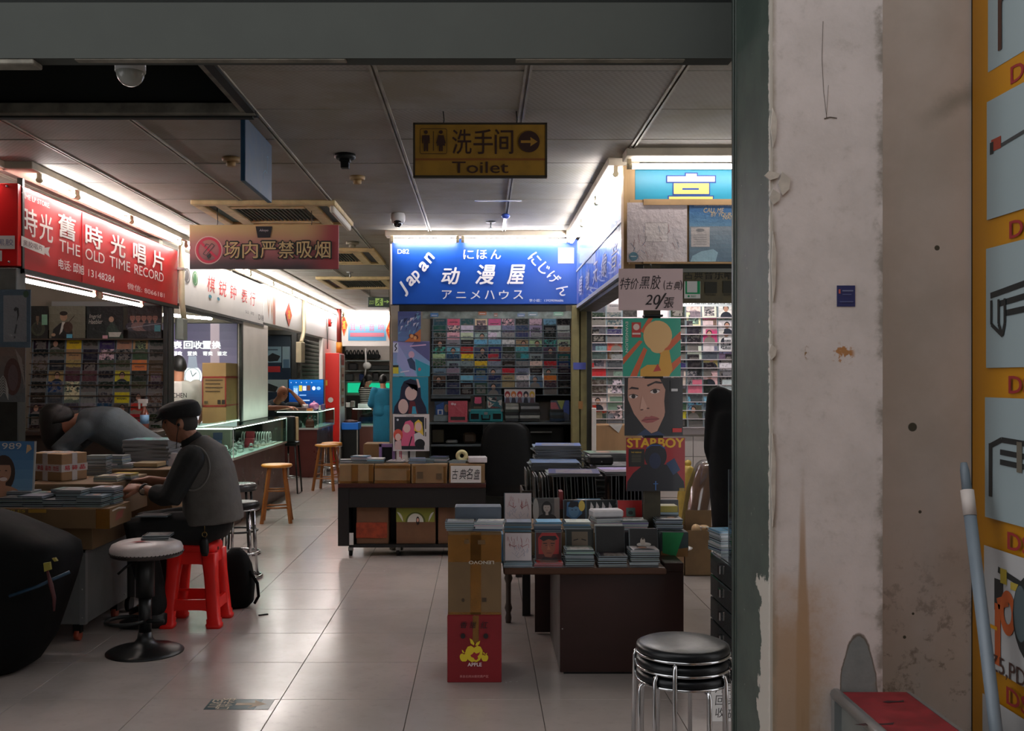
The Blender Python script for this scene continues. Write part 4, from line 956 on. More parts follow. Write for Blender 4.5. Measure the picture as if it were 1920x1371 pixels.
def d_red(a):       # red sleeve with a dark seated figure and yellow word
    a.rect(0, 0, 1, 1, (156, 32, 40)).poly([(0, 0), (1, 0), (.98, .18), (.86, .36), (.70, .50), (.30, .50), (.12, .34), (.02, .18)], (20, 22, 32)).poly([(.68, .52), (.82, .62), (.92, .40), (.80, .30)], (36, 60, 96))
    a.text('STARBOY', .02, .82, .98, .99, (222, 170, 34), bold=.05)
    a.oval(.50, .66, .19, .24, (22, 24, 34)).oval(.49, .57, .10, .15, (26, 38, 70)).line([(.34, .80), (.42, .86), (.58, .86), (.66, .80)], .02, (40, 76, 140))
    a.rect(.04, .46, .31, .79, (26, 26, 24)); a.text('THE WEEKND', .08, .715, .26, .74, (206, 168, 50), bold=.02)
    for i in range(5): a.rect(.09, .55+.03*i, .25, .56+.03*i, (96, 90, 70))
    a.line([(.50, .02), (.50, .19)], .02, (66, 110, 170)).line([(.46, .14), (.54, .14)], .016, (66, 110, 170)).rect(.90, 0, .99, .06, (150, 124, 30))
def d_silver(a):
    a.grad(0, 0, 1, 1, (204, 192, 192), (208, 196, 198)).rect(.30, .34, .68, .66, (214, 204, 202)).line([(.30, .34), (.68, .34), (.68, .66), (.30, .66), (.30, .34)], .006, (150, 140, 140))
    for i in range(26):
        x = random.uniform(.08, .88); y = random.uniform(.02, .5); a.line([(x, y), (x+random.uniform(-.08, .08), y+random.uniform(.04, .14))], .006, random.choice([(150, 96, 96), (96, 120, 150), (130, 124, 130)]))
    a.oval(.10, .09, .075, .075, (84, 130, 148)).rect(.05, .085, .15, .10, (190, 200, 206))
def d_blue(a):
    a.grad(0, .62, 1, 1, (96, 140, 172), (44, 92, 146), 6).grad(0, 0, 1, .62, (40, 84, 110), (128, 140, 150), 8).poly([(.02, 0), (.05, .10), (.20, .18), (.40, .22), (.48, .16), (.44, 0)], (128, 168, 184))
    a.text('CALL ME', .24, .86, .58, .94, (206, 184, 138), bold=-.006, shear=.2).text('BY YOUR', .36, .79, .70, .86, (206, 184, 138), bold=-.006, shear=.2).text('NAME', .56, .74, .80, .81, (206, 184, 138), bold=-.006, shear=.2)
    a.text('ORIGINAL MOTION PICTURE', .08, .968, .70, .985, (190, 190, 190)).rect(.03, .26, .34, .60, (186, 176, 172)).oval(.18, .55, .07, .03, (120, 116, 116))
    for i in range(5): a.rect(.07, .30+.04*i, .29, .312+.04*i, (140, 134, 132))
PA = [XW(1222, 5.36), XW(1225.5, 5.36), XW(1229, 5.36)]
Yc = 5.36
lp('record_sleeve', 'teal record sleeve with slanted orange stripes, topmost of the hanging column', PA[0], ZW(706, Yc), Yc, XW(1276, Yc)-XW(1168, Yc), ZW(597, Yc)-ZW(706, Yc), d_teal, False, (40, 120, 104))
lp('record_sleeve', 'record sleeve with a close portrait of a dark-haired face, in the hanging column', PA[1], ZW(817, Yc), Yc, XW(1280, Yc)-XW(1171, Yc), ZW(709, Yc)-ZW(817, Yc), d_face, False, (40, 38, 40))
lp('record_sleeve', 'red record sleeve with a dark seated figure and yellow lettering, lowest of the column', PA[2], ZW(921, Yc), Yc, XW(1284, Yc)-XW(1174, Yc), ZW(821, Yc)-ZW(921, Yc), d_red, False, (120, 30, 34))
t = thing('record_display_pole', 'dark upright pole with clips that carries the column of record sleeves', 'stand', (PA[1], 5.42, 0.60))
part('pole', MB().box(PA[1]-.045, PA[1]+.045, 5.405, 5.425, ZW(1000, Yc), 2.10), mat('olive_brown_strip', (62, 58, 44), .7, 0, .3, 12), t)
part('foot', MB().box(PA[1]-.10, PA[1]+.10, 5.395, 5.50, ZW(1002, Yc), ZW(998, Yc)), BLK, t)
for py in (592, 708, 819):
    part('clip', MB().box(PA[1]-.05, PA[1]+.05, 5.350, 5.425, ZW(py+2, Yc), ZW(py-2, Yc)), BLK, t, bevel=.002)
t = thing('price_card', 'pink handwritten price card hung above the column of record sleeves', 'sign', (PA[0], Yc, ZW(583, Yc)))
part('card', MB().box(XW(1160, Yc), XW(1280, Yc), Yc-.004, Yc+.004, ZW(582, Yc), ZW(504, Yc)), mat('pale_pink_card', (206, 182, 182), .8), t)
a = Art(front(Yc-.004), .001); INK = (34, 30, 34)
for ch, x0, x1, y0, y1 in (('特', 1162, 1182, 521, 543), ('价', 1182, 1197, 522, 543), ('黑', 1198, 1218, 519, 542), ('胶', 1219, 1239, 516, 543)): ftext(a, ch, Yc, x0, y0, x1, y1, INK, bold=-.004, shear=.25)
ftext(a, '(', Yc, 1244, 526, 1247, 545, INK); ftext(a, '古', Yc, 1249, 528, 1262, 543, INK, shear=.2); ftext(a, '典', Yc, 1263, 528, 1275, 544, INK, shear=.2); ftext(a, ')', Yc, 1275, 526, 1279, 545, INK)
ftext(a, '20', Yc, 1209, 553, 1238, 572, INK, shear=.25, bold=-.006); ftext(a, '/', Yc, 1228, 550, 1250, 580, INK, shear=.3, bold=-.005); ftext(a, '張', Yc, 1244, 558, 1264, 578, INK, shear=.2)
a.part('handwriting', t)
part('hook', MB().tube([(XW(1221, Yc), Yc, ZW(506, Yc)), (XW(1221, Yc), Yc, ZW(499, Yc)), (XW(1222, Yc), Yc+.038, ZW(494, Yc))], .004, 6), WIRE, t)
# big sleeves on a shelf under the cyan sign
Y2 = 5.60
lp('record_sleeve', 'silver wrinkled record sleeve on the ledge under the cyan sign', XW(1232, Y2), ZW(491.5, Y2), Y2, XW(1288, Y2)-XW(1176, Y2), ZW(380, Y2)-ZW(491.5, Y2), d_silver, True, (170, 164, 164))
lp('record_sleeve', 'blue record sleeve with thin yellow script on the ledge under the cyan sign', XW(1348, Y2), ZW(491, Y2), Y2-.002, XW(1404, Y2)-XW(1292, Y2), ZW(384, Y2)-ZW(491, Y2), d_blue, True, (50, 84, 120))
t = thing('sleeve_ledge', 'cardboard ledge with backing that carries two record sleeves under the cyan sign', 'shelf', (XW(1340, Y2), Y2+.03, ZW(494, Y2)))
CB = mat('brown_cardboard', (176, 144, 104), .8, 0, .12, 7, .05)
part('lower_lip', MB().box(XW(1206, Y2), 2.3, Y2-.012, Y2+.02, ZW(495, Y2), ZW(491.6, Y2)), CB, t)
part('upper_strip', MB().box(XW(1206, Y2), 2.3, Y2-.012, Y2-.004, ZW(385, Y2), ZW(374, Y2)).box(XW(1206, Y2), 2.3, Y2-.004, Y2+.02, ZW(376, Y2), ZW(374, Y2)), CB, t)
part('backing', MB().box(XW(1180, Y2), 2.3, Y2+.008, Y2+.02, ZW(495, Y2), ZW(374, Y2)), CB, t)
for x in (1.0, 1.9): part('bracket', MB().box(x-.015, x+.015, Y2+.02, YR0-.001, ZW(490, Y2), ZW(480, Y2)), BLK, t)

# ---------------------------------------------------------------- posters hanging at the end stall
Y3 = 8.50
def poster(label, x0, y0, x1, y1, draw, white=False):
    t = lp('record_sleeve', label, XW((x0+x1)/2, Y3), ZW(y1, Y3), Y3, XW(x1, Y3)-XW(x0, Y3), ZW(y0, Y3)-ZW(y1, Y3), draw, False, (206, 204, 204) if white else (70, 84, 110))
    part('backing_card', MB().box(XW(x0+12, Y3), XW(x1-12, Y3), Y3+.003, Y3+.112, ZW(y0+14, Y3), ZW(y0+4, Y3)), BLK, t)
    return t
def d_p1(a):
    a.grad(0, 0, 1, 1, (92, 122, 168), (66, 74, 120), 6)
    for i in range(34):
        x, y = random.random(), .3+.7*random.random(); a.poly([(x, y), (min(1, x+.2*random.random()), y+.02), (x-.05*random.random(), max(0, y-.2*random.random()))], random.choice([(150, 166, 196), (40, 52, 88), (104, 150, 176), (196, 190, 206), (60, 120, 150)]))
    a.poly([(.3, 0), (1, 0), (1, .42)], (178, 104, 56))
    for i in range(8): x = .5+.45*random.random(); a.oval(x, .12+.12*random.random(), .07, .06, random.choice([(206, 150, 96), (130, 62, 36), (90, 44, 34)]))
def d_p2(a):
    a.grad(0, 0, 1, 1, (110, 176, 204), (140, 132, 186), 8).poly([(.12, .95), (.50, .30), (.66, 0), (.36, 0), (.1, .4)], (150, 158, 204)).poly([(.48, .85), (1, .42), (1, .98), (.6, 1)], (84, 88, 134)).poly([(.66, .0), (1, .0), (1, .3), (.6, .5)], (44, 146, 166))
    a.oval(.50, .62, .08, .10, (196, 160, 180)).poly([(.38, .48), (.46, .24), (.62, .16), (.60, .40), (.50, .54)], (46, 62, 92)).rect(0, .68, .14, .96, (198, 204, 220)).line([(.05, .72), (.1, .8), (.05, .86), (.1, .94)], .03, (36, 40, 52)).rect(0, .08, .15, .32, (196, 190, 66)).rect(0, .26, .15, .32, (40, 44, 40))
    a.oval(.72, .2, .04, .05, (190, 110, 116)).line([(.46, .86), (.9, .9)], .035, (206, 166, 196)).line([(.2, .12), (.44, .16)], .03, (216, 210, 226))
def d_p3(a):       # teal field with a big rounded navy shape and pale ovals
    a.grad(0, 0, 1, 1, (24, 116, 144), (28, 128, 150), 4).poly([(.02, 0), (.06, .2), (.20, .42), (.24, .72), (.32, .88), (.50, .95), (.68, .90), (.78, .74), (.80, .44), (.94, .16), (.96, 0)], (24, 28, 52))
    a.oval(.52, .56, .17, .20, (206, 178, 172)).oval(.30, .20, .14, .20, (206, 178, 172)).poly([(.44, 0), (.48, .34), (.62, .34), (.72, 0)], (92, 30, 40)).poly([(.54, 0), (.56, .2), (.64, .2), (.68, 0)], (56, 150, 180)).poly([(.34, .62), (.40, .80), (.56, .66), (.70, .78), (.70, .60), (.68, .86), (.5, .93), (.36, .84)], (24, 28, 52)).poly([(.66, .95), (.72, .94), (.78, .72), (.72, .70)], (206, 178, 172))
def d_p4(a):       # dark field with three coloured rounded shapes inside a white border
    a.rect(0, 0, 1, 1, (208, 204, 204)).rect(.04, .04, .86, .93, (36, 42, 52)).poly([(.22, .14), (.26, .62), (.34, .80), (.48, .84), (.56, .76), (.62, .40), (.64, .14)], (214, 98, 136)).oval(.38, .62, .10, .12, (222, 190, 182)).oval(.14, .44, .13, .16, (206, 84, 66)).oval(.14, .38, .08, .10, (222, 190, 182))
    a.poly([(.58, .56), (.60, .78), (.70, .86), (.80, .78), (.84, .44), (.78, .4), (.72, .5)], (222, 186, 70)).oval(.70, .66, .09, .12, (222, 190, 182)).poly([(.60, .20), (.58, .46), (.72, .52), (.86, .40), (.86, .20)], (206, 202, 206)).oval(.74, .20, .14, .13, (22, 24, 28)).poly([(.04, .04), (.06, .26), (.22, .30), (.24, .04)], (206, 176, 176)).line([(.52, .40), (.42, .06)], .03, (40, 36, 44)).oval(.13, .85, .03, .03, (206, 210, 220))
    a.rect(.885, .60, .915, .90, (40, 40, 44)).rect(.885, .40, .915, .52, (70, 70, 74)).rect(.36, .945, .58, .96, (150, 146, 146))
poster('crowded blue poster with an orange corner, topmost at the edge of the end stall', 746, 584, 789, 641, d_p1)
poster('violet and teal slanted-shape record sleeve with a yellow label, second of the stall column', 737, 640, 806, 706, d_p2)
poster('teal record sleeve with a large navy shape, third of the stall column', 736, 707, 803, 776, d_p3)
poster('white-bordered record sleeve with pink, red and yellow shapes, lowest of the stall column', 737, 777, 805, 846, d_p4, True)
# ---------------------------------------------------------------- shop fronts: posts, glass, shutters
t = thing('front_post', 'dark post at the near corner of the record shop with a grey metal cap', 'post', (-2.79, YL0+.03, 0))
part('post', MB().box(-2.86, -2.72, YL0+.03, YL0+.13, 0, 1.98), DKFRAME, t, bevel=.004)
part('cap', MB().box(-2.88, -2.70, YL0-.03, YL0+.09, 1.98, 2.13), mat('grey_steel', (112, 114, 110), .45, .4, .2, 9), t, bevel=.004)
t = thing('front_post', 'double dark bronze post between the record shop and the watch shop', 'post', (XL-.06, 8.85, 0))
part('post', MB().box(XL-.08, XL-.04, 8.70, 8.76, 0, 2.125).box(XL-.035, XL, 8.70, 8.76, 0, 2.125), DKFRAME, t, bevel=.003)
part('switch_box', MB().box(XL-.02, XL+.055, 8.84, 8.97, 1.83, 2.02), mat('grey_green_box', (128, 134, 126), .5, 0, .1, 9), t, bevel=.005)
t = thing('conduit', 'cream conduit pipe running down over the joint between red and white signs', 'pipe', (XL+.03, 8.88, 2.0))
part('pipe', MB().tube([(XL+.03, 8.88, ZC-.05), (XL+.03, 8.88, 2.20), (XL+.03, 8.90, 2.12), (XL+.03, 8.95, 2.02)], .026, 10), CREAM, t)
part('clamp', MB().box(XL-.002, XL+.06, 8.845, 8.915, 2.45, 2.47), ALU, t)
t = thing('conduit', 'cream conduit pipe over the white fascia above the roller shutter', 'pipe', (XL+.03, 15.0, 2.0))
part('pipe', MB().tube([(XL+.03, 15.0, ZC-.05), (XL+.03, 15.0, 2.22), (XL+.03, 14.9, 2.12), (XL+.03, 14.75, 2.02)], .03, 10), CREAM, t)
part('junction_box', MB().box(XL-.01, XL+.07, 14.55, 14.85, 1.72, 2.02), CREAM, t, bevel=.005)
GLASS = glass('clear_shop_glass')
t = thing('shop_window', 'tall glazed window of the watch shop with a dark frame', 'window', (XL-.03, 10.1, 0))
part('frame', MB().box(XL-.03, XL+.0, 9.03, 11.30, 2.10, 2.128).box(XL-.03, XL+.0, 11.22, 11.30, 1.004, 2.10), DKFRAME, t, bevel=.003)
part('pane', MB().box(XL-.014, XL-.010, 9.03, 11.22, 1.004, 2.10), GLASS, t)
t = thing('shop_window', 'narrow shop window past the white wall with dark blue posters behind', 'window', (-3.4, 16.8, 0))
part('frame', MB().box(XW(547, 16.8), XW(557, 16.8), 16.78, 16.86, 0, 2.30).box(-4.2, XW(547, 16.8), 16.78, 16.84, 2.22, 2.30), DKFRAME, t, bevel=.003)
part('pane', MB().box(-4.2, XW(547, 16.8), 16.80, 16.805, .6, 2.22), GLASS, t)
t = thing('roller_shutter', 'closed grey roller shutter beyond the second shop window', 'shutter', (-3.16, 18.6, 0))
SH = mat('dusty_grey_shutter', (150, 148, 140), .5, .3, .2, 8)
part('guide', MB().box(-3.18, -3.10, 17.10, 17.24, 0, 2.3).box(-3.18, -3.10, 19.66, 19.8, 0, 2.3), ALU, t)
for i in range(30):
    z = 0.02+.0725*i; part('slat', MB().prism([(-3.175, z), (-3.15, z+.012), (-3.145, z+.036), (-3.15, z+.06), (-3.175, z+.071)], lambda a, b, d: Vector((a, 17.25+d, b)), 0, 2.4), SH, t)
t = thing('shop_window', 'closed dark end-stall shutter box with a galvanised strip of stickers under the blue sign', 'shutter', (0, YB+.05, 2.0))
part('shutter_box', MB().box(SX0, SX1-.10, YB+.02, YB+.10, ZW(583, YB), ZW(571, YB)), DKFRAME, t)
part('galvanised_strip', MB().box(XW(792, YB), XW(1072, YB), YB+.03, YB+.07, ZW(597, YB), ZW(583, YB)), mat('mottled_galvanised_steel', (128, 138, 132), .5, .3, .35, 18), t)
a = Art(front(YB+.03), .001)
for x0, x1, y0, y1, c in ((807, 822, 587, 594, (66, 116, 166)), (897, 912, 584, 591, (170, 110, 80)), (926, 933, 587, 594, (150, 110, 96)), (970, 984, 588, 594, (110, 130, 160)), (990, 1008, 585, 593, (120, 140, 146)), (1038, 1056, 585, 592, (130, 170, 146))): a.pxf(YB+.03, x0, y0, x1, y1).rect(0, 0, 1, 1, c).rect(.15, .3, .85, .45, (220, 220, 220))
a.part('sticker', t); t.name = 'shutter_box'
OLIVE = mat('olive_painted_post', (104, 98, 62), .55, 0, .2, 10)
t = thing('front_post', 'olive green post with ribs beside the end stall, small blue sticker', 'post', (.87, YB, 0))
part('post', MB().box(XW(1072, YB), XW(1086, YB), YB-.02, YB+.10, 0, 2.115).box(XW(1088, YB), XW(1100, YB), YB-.01, YB+.10, 0, 2.115), OLIVE, t, bevel=.004)
part('dark_edge', MB().box(XW(1100, YB), XW(1109, YB), YB, YB+.10, 0, 2.10), DKFRAME, t)
part('sticker', MB().box(XW(1074.5, YB), XW(1098, YB), YB-.025, YB-.0205, ZW(693, YB), ZW(680, YB)), mat('blue_label', (56, 66, 140), .5), t)
part('patch', MB().box(XW(1084, YB), XW(1092, YB), YB-.024, YB-.0205, ZW(767, YB), ZW(752, YB)), mat('brown_patch', (120, 84, 40), .6), t)
t = thing('front_post', 'dark post at the edge of the end stall behind the hanging posters', 'post', (-.77, YB+.05, 0))
part('post', MB().box(SX0-.01, SX0+.06, YB+.015, YB+.10, 0, 2.12), DIM, t, bevel=.004)
part('edge', MB().box(SX0+.06, SX0+.09, YB+.03, YB+.10, 0, 2.12), DKFRAME, t)
# corner record shop: beam under the sign, carved board, green card
t = thing('shop_lintel', 'dark beam under the cyan sign of the corner record shop', 'beam', (1.6, YR0+.06, 2.0))
part('beam', MB().box(XR+.06, 3.0, YR0+.02, YR0+.12, 2.06, 2.15), DKFRAME, t)
part('bracket', MB().box(XR+.02, XR+.16, YR0+.13, YB-.05, 2.06, 2.115), DKFRAME, t)
Y = 5.66
t = thing('wooden_board', 'dark carved wooden board hanging under the cyan sign of the corner shop', 'board', (XW(1330, Y), Y, ZW(572, Y)))
part('board', MB().box(XW(1277, Y), 2.1, Y, Y+.02, ZW(568, Y), ZW(511, Y)), mat('dark_olive_carved_wood', (78, 70, 40), .6, 0, .3, 10, .1), t, bevel=.003)
part('rail', MB().box(XW(1262, Y), 2.1, Y-.01, Y+.03, ZW(511, Y), ZW(504, Y)), mat('grey_rail', (110, 112, 104), .5), t)
a = Art(front(Y), .0012)
for i, ch in enumerate('古典音乐唱'): ftext(a, ch, Y, 1283+19*i, 507, 1299+19*i, 524, (40, 38, 30), bold=.01)
a.pxf(Y, 1321, 529, 1344, 550).rect(0, 0, 1, 1, (44, 44, 34)); a.pxf(Y, 1355, 527, 1380, 550).rect(0, 0, 1, 1, (44, 44, 34))
ftext(a, '扫码加微信', Y, 1322, 551, 1342, 555, (40, 36, 28)); ftext(a, '请加微信号', Y, 1356, 551, 1377, 555, (40, 36, 28))
a.part('carving', t)
t = thing('payment_card', 'small green and white payment card clipped to the carved board', 'card', (XW(1297, Y), Y-.012, ZW(560, Y)))
part('card', MB().box(XW(1282, Y), XW(1312, Y), Y-.016, Y-.008, ZW(560, Y), ZW(528, Y)), mat('white_card', (208, 210, 206), .5), t)
a = Art(front(Y-.016), .001); a.pxf(Y, 1284, 528, 1311.5, 552).rect(0, 0, 1, 1, (20, 146, 92)); a.pxf(Y, 1287, 528, 1306, 549).rect(0, 0, 1, 1, (206, 208, 206)); a.pxf(Y, 1288, 554, 1292, 558).oval(.5, .5, .5, .5, (20, 146, 92)); ftext(a, '微信支付', Y, 1294, 554, 1304, 558, (40, 130, 90)); a.part('print', t)
t = thing('text_banner', 'strip of black characters on pale paper above the CD wall of the corner shop', 'banner', (XW(1330, 9.0), 9.0, ZW(572, 9.0)))
part('strip', MB().box(XW(1275, 9.0), 2.4, 9.195, 9.2285, ZW(572, 9.0), ZW(560, 9.0)), mat('pale_paper_strip', (196, 204, 206), .7), t)
a = Art(front(9.195), .001)
for i, ch in enumerate('流行摇滚古典爵士民谣'): ftext(a, ch, 9.195, 1278+12*i, 561.5, 1288+12*i, 570.5, (34, 38, 40), bold=.01)
a.part('lettering', t)
t = thing('wall_tiling', 'white tiled lower wall of the corner record shop', 'wall cladding', (1.7, 9.23, 0))
TW = mat('white_wall_tile', (206, 198, 194), .3)
for j in range(5):
    for i in range(5):
        x, z = 1.0+.48*i, .005+.19*j; part('tile', MB().box(x, x+.474, 9.23, 9.248, z, z+.185), TW, t)
# cupboard at the left of that wall
t = thing('wooden_cupboard', 'tan wooden cupboard under the CD wall beside the olive post, with a sheet of paper', 'cupboard', (1.2, 9.0, 0))
part('body', MB().box(XW(1112, 8.9), XW(1200, 8.9), 8.80, 9.08, 0, ZW(796, 8.9)), mat('tan_wood', (168, 132, 96), .6, 0, .2, 8, stretch=(1, 1, .2)), t, bevel=.004)
part('paper', MB().prism([(XW(1140, 8.79), ZW(795, 8.79)), (XW(1168, 8.79), ZW(795, 8.79)), (XW(1160, 8.79), ZW(812, 8.79))], front(8.79), 0, .003), mat('white_paper', (214, 212, 210), .8), t)
t = thing('white_plank', 'narrow white plank leaning beside the olive post', 'plank', (1.0, 8.55, 0))
part('plank', MB().box(XW(1110, 8.5), XW(1118, 8.5), 8.50, 8.53, 0, ZW(765, 8.5)), WHITEP, t, bevel=.003)
part('end_cap', MB().box(XW(1109.5, 8.5), XW(1118.5, 8.5), 8.495, 8.535, 0, .03), ALU, t)

# ---------------------------------------------------------------- record shop interior: big sleeves over the rack
Yl = 8.72
def d_man(a):
    a.grad(0, 0, 1, 1, (104, 100, 82), (128, 126, 108), 4).poly([(.06, 0), (.12, .28), (.30, .46), (.48, .50), (.62, .36), (.66, 0)], (26, 26, 26)).oval(.40, .66, .10, .13, (176, 140, 112)).oval(.40, .77, .11, .07, (40, 32, 26)).poly([(.36, .50), (.44, .50), (.36, .2), (.28, .1)], (200, 196, 186)).oval(.52, .34, .13, .17, (70, 42, 28)).line([(.5, .44), (.70, .70)], .02, (60, 40, 28)).rect(.48, 0, .64, .12, (96, 170, 196)).oval(.12, .10, .06, .05, (176, 140, 112))
def d_haeb(a):
    a.rect(0, 0, 1, 1, (22, 28, 28)).text('Ingrid', .08, .60, .40, .76, (190, 186, 176), bold=-.01, shear=.15).text('Haebler', .06, .46, .44, .60, (190, 186, 176), bold=-.01, shear=.15).poly([(.50, 0), (.56, .34), (.70, .54), (.86, .30), (1, .1), (1, 0)], (44, 60, 52)).oval(.68, .60, .07, .09, (180, 140, 116)).poly([(.6, .2), (.96, .2), (.9, .05), (.62, .05)], (190, 186, 176)).rect(.44, 0, .58, .1, (206, 150, 160))
def d_grp(a):
    a.rect(0, 0, 1, 1, (34, 32, 34))
    for i in range(5): a.bust(.14+.17*i, .62, .34, (150, 104, 90), (40, 28, 24), random.choice([(110, 60, 70), (60, 56, 66), (130, 100, 96)]))
    a.line([(.0, .3), (1, .45)], .02, (150, 150, 156)).rect(.8, .2, .98, .4, (70, 140, 150))
def d_dark(a):
    a.rect(0, 0, 1, 1, (26, 28, 26)).oval(.45, .3, .4, .22, (66, 70, 54)).bust(.42, .62, .4, (120, 96, 76), (28, 24, 22), (44, 46, 40)); a.rect(.66, .42, .98, .74, (130, 180, 150))
for lab, x0, x1, y0, y1, dr in (('dark record sleeve with a green price tag', 57, 90, 574, 635, d_dark), ('tan record sleeve with a dark-suited violinist', 92.5, 160.5, 574, 634, d_man), ('black record sleeve with white italic lettering', 162.5, 231, 575, 635, d_haeb), ('dark record sleeve with a row of people', 240, 303, 573, 634, d_grp)):
    lp('record_sleeve', lab+', on the top row of the red-sign shop', XW((x0+x1)/2, Yl), ZW(y1, Yl), Yl, XW(x1, Yl)-XW(x0, Yl), ZW(y0, Yl)-ZW(y1, Yl), dr, True, (40, 40, 38))
t = thing('sleeve_rail', 'narrow ledge that carries the four big sleeves in the red-sign shop', 'shelf', (-3.4, 8.75, ZW(637, Yl)))
part('ledge', MB().box(XW(52, Yl), XW(306, Yl), Yl-.01, 8.812, ZW(637.5, Yl), ZW(635, Yl)), mat('dark_wood_ledge'), t)
part('top_strip', MB().box(XW(95, Yl), XW(306, Yl), Yl+.02, 8.812, ZW(574, Yl), ZW(565, Yl)), mat('pale_grey_strip', (150, 152, 150), .4), t)
# sleeves hung on the near corner post
Yn = 5.77
def d_q(a): a.rect(0, 0, 1, 1, (74, 98, 116)).rect(.13, .10, .88, .90, (132, 136, 142)).poly([(.46, .66), (.52, .70), (.62, .68), (.64, .56), (.56, .44), (.54, .34), (.58, .56), (.56, .64), (.50, .62)], (46, 50, 56)).line([(.56, .40), (.50, .24)], .03, (70, 74, 80)).rect(.47, .16, .52, .20, (60, 64, 70)).oval(.86, .92, .09, .06, (60, 90, 70))
def d_refl(a):
    a.grad(0, 0, 1, 1, (88, 96, 100), (120, 100, 90), 6).oval(.5, .46, .34, .34, (80, 50, 48)).oval(.52, .44, .2, .24, (96, 76, 78))
    for i in range(7): a.line([(.02, .10+.05*i), (.14, .18+.05*i), (.24, .16+.04*i), (.34, .04+.03*i)], .012, (176, 176, 172))
    for i in range(9): a.line([(.62+.03*i, .96-.02*i), (.75+.03*i, .72-.05*i), (.96, .66-.05*i)], .010, (150, 140, 134))
lp('record_sleeve', 'grey record sleeve with a question-mark-like figure in a blue border, on the corner post', XW(28.5, Yn), ZW(652, Yn), Yn, XW(58, Yn)-XW(-1, Yn), ZW(543, Yn)-ZW(652, Yn), d_q, True, (74, 98, 116), yaw=-.03)
lp('record_sleeve', 'shiny film-wrapped record sleeve with swirling lines, lower on the corner post', XW(24, Yn), ZW(754, Yn), Yn, XW(49, Yn)-XW(1, Yn), ZW(651, Yn)-ZW(754, Yn), d_refl, True, (96, 90, 88))
t = thing('spray_bottle', 'spray bottle with white trigger and blue label on the record shop counter', 'bottle', W(271, 800, 8.3))
v = Vector(t.location); v = Vector((v.x, 8.3, 0.0)); z0 = ZW(806, 8.3); t.location = (v.x, 8.3, z0)
part('bottle', MB().lathe((v.x, 8.3, z0), [(.034, 0), (.036, .01), (.036, .13), (.02, .165), (.013, .18), (.013, .2)], 16), mat('orange_liquid_bottle', (120, 66, 52), .2), t)
part('label', MB().lathe((v.x, 8.3, z0), [(.0365, .05), (.0365, .125)], 16), mat('pale_blue_label', (130, 172, 210), .5), t)
part('trigger', MB().box(v.x-.05, v.x+.025, 8.285, 8.315, z0+.22, z0+.255).box(v.x-.05, v.x-.035, 8.29, 8.31, z0+.17, z0+.225).box(v.x-.015, v.x+.015, 8.287, 8.313, z0+.195, z0+.225), WHITEP, t, bevel=.003)
t = thing('shop_counter', 'dark wooden counter in front of the record shop wall rack', 'counter', (-3.4, 8.3, 0))
DW = mat('dark_stained_wood', (58, 46, 38), .5, 0, .25, 6, stretch=(.3, 1, 1))
part('top', MB().box(XW(40, 8.2), XW(306, 8.2), 8.05, 8.60, z0-.035, z0-.001), DW, t, bevel=.004)
part('panel', MB().box(XW(45, 8.2), XW(304, 8.2), 8.10, 8.55, 0, z0-.035), DW, t)

# ---------------------------------------------------------------- end stall: counter shelf, shelves and goods
STEEL = mat('grey_enamel_steel', (96, 104, 108), .4, .3, .15, 8)
t = thing('goods_shelf', 'dark shelf unit under the end stall wall rack', 'shelf', (.2, 10.2, 0))
xs0, xs1 = XW(806, 10), XW(1074, 10)
zt, zm = ZW(791, 10.0), ZW(832, 10.0)
part('top', MB().box(xs0, xs1, 9.82, 10.36, zt-.02, zt), STEEL, t, bevel=.003)
part('shelf', MB().box(xs0, xs1, 9.84, 10.36, zm-.02, zm), STEEL, t, bevel=.003)
part('upright', MB().box(xs0, xs0+.02, 9.84, 10.36, 0, zt-.02), DKFRAME, t); part('upright', MB().box(xs1-.02, xs1, 9.84, 10.36, 0, zt-.02), DKFRAME, t)
part('back_panel', MB().box(xs0+.02, xs1-.02, 10.34, 10.36, .0, zt-.02), DKFRAME, t)
part('strip', MB().box(xs0, xs0+.44, 10.22, 10.24, ZW(748, 10.1), ZW(743, 10.1)), STEEL, t)
def slab(name, label, cat, px0, px1, py0, py1, Y, d, col, group=None, bev=.003, rough=.45, yaw=0.0):
    """a boxed item seen from the front"""
    x0, x1, z0, z1 = XW(px0, Y), XW(px1, Y), ZW(py1, Y), ZW(py0, Y)
    mb = MB().box(x0, x1, Y, Y+d, z0, z1, R=Matrix.Rotation(yaw, 3, 'Z') if yaw else None)
    return solo(name, mb, mat('wrap_%d_%d_%d' % tuple(int(c) for c in col), col, rough, 0, .15, 9, coat=.4), label, cat, group, bevel=bev)
Ys = 9.9
t = thing('suitcase_record_player', 'turquoise suitcase record player on the end stall shelf', 'record player', (XW(911, Ys), Ys, zt))
x0, x1 = XW(879, Ys), XW(943, Ys)
part('case', MB().box(x0, x1, Ys, Ys+.24, zt+.001, ZW(768, Ys)), mat('turquoise_leatherette', (28, 128, 132), .45, 0, .1, 20), t, bevel=.008)
part('speaker_grille', MB().box(x0+.02, x0+.10, Ys-.004, Ys+.01, zt+.03, zt+.085), BLK, t); part('speaker_grille', MB().box(x1-.10, x1-.02, Ys-.004, Ys+.01, zt+.03, zt+.085), BLK, t)
part('handle', MB().tube([(x0+.13, Ys-.005, zt+.07), (x0+.135, Ys-.03, zt+.03), (x1-.135, Ys-.03, zt+.03), (x1-.13, Ys-.005, zt+.07)], .009, 8), BLK, t)
part('latch', MB().box((x0+x1)/2-.018, (x0+x1)/2+.018, Ys-.008, Ys+.004, zt+.075, zt+.10), ALU, t)
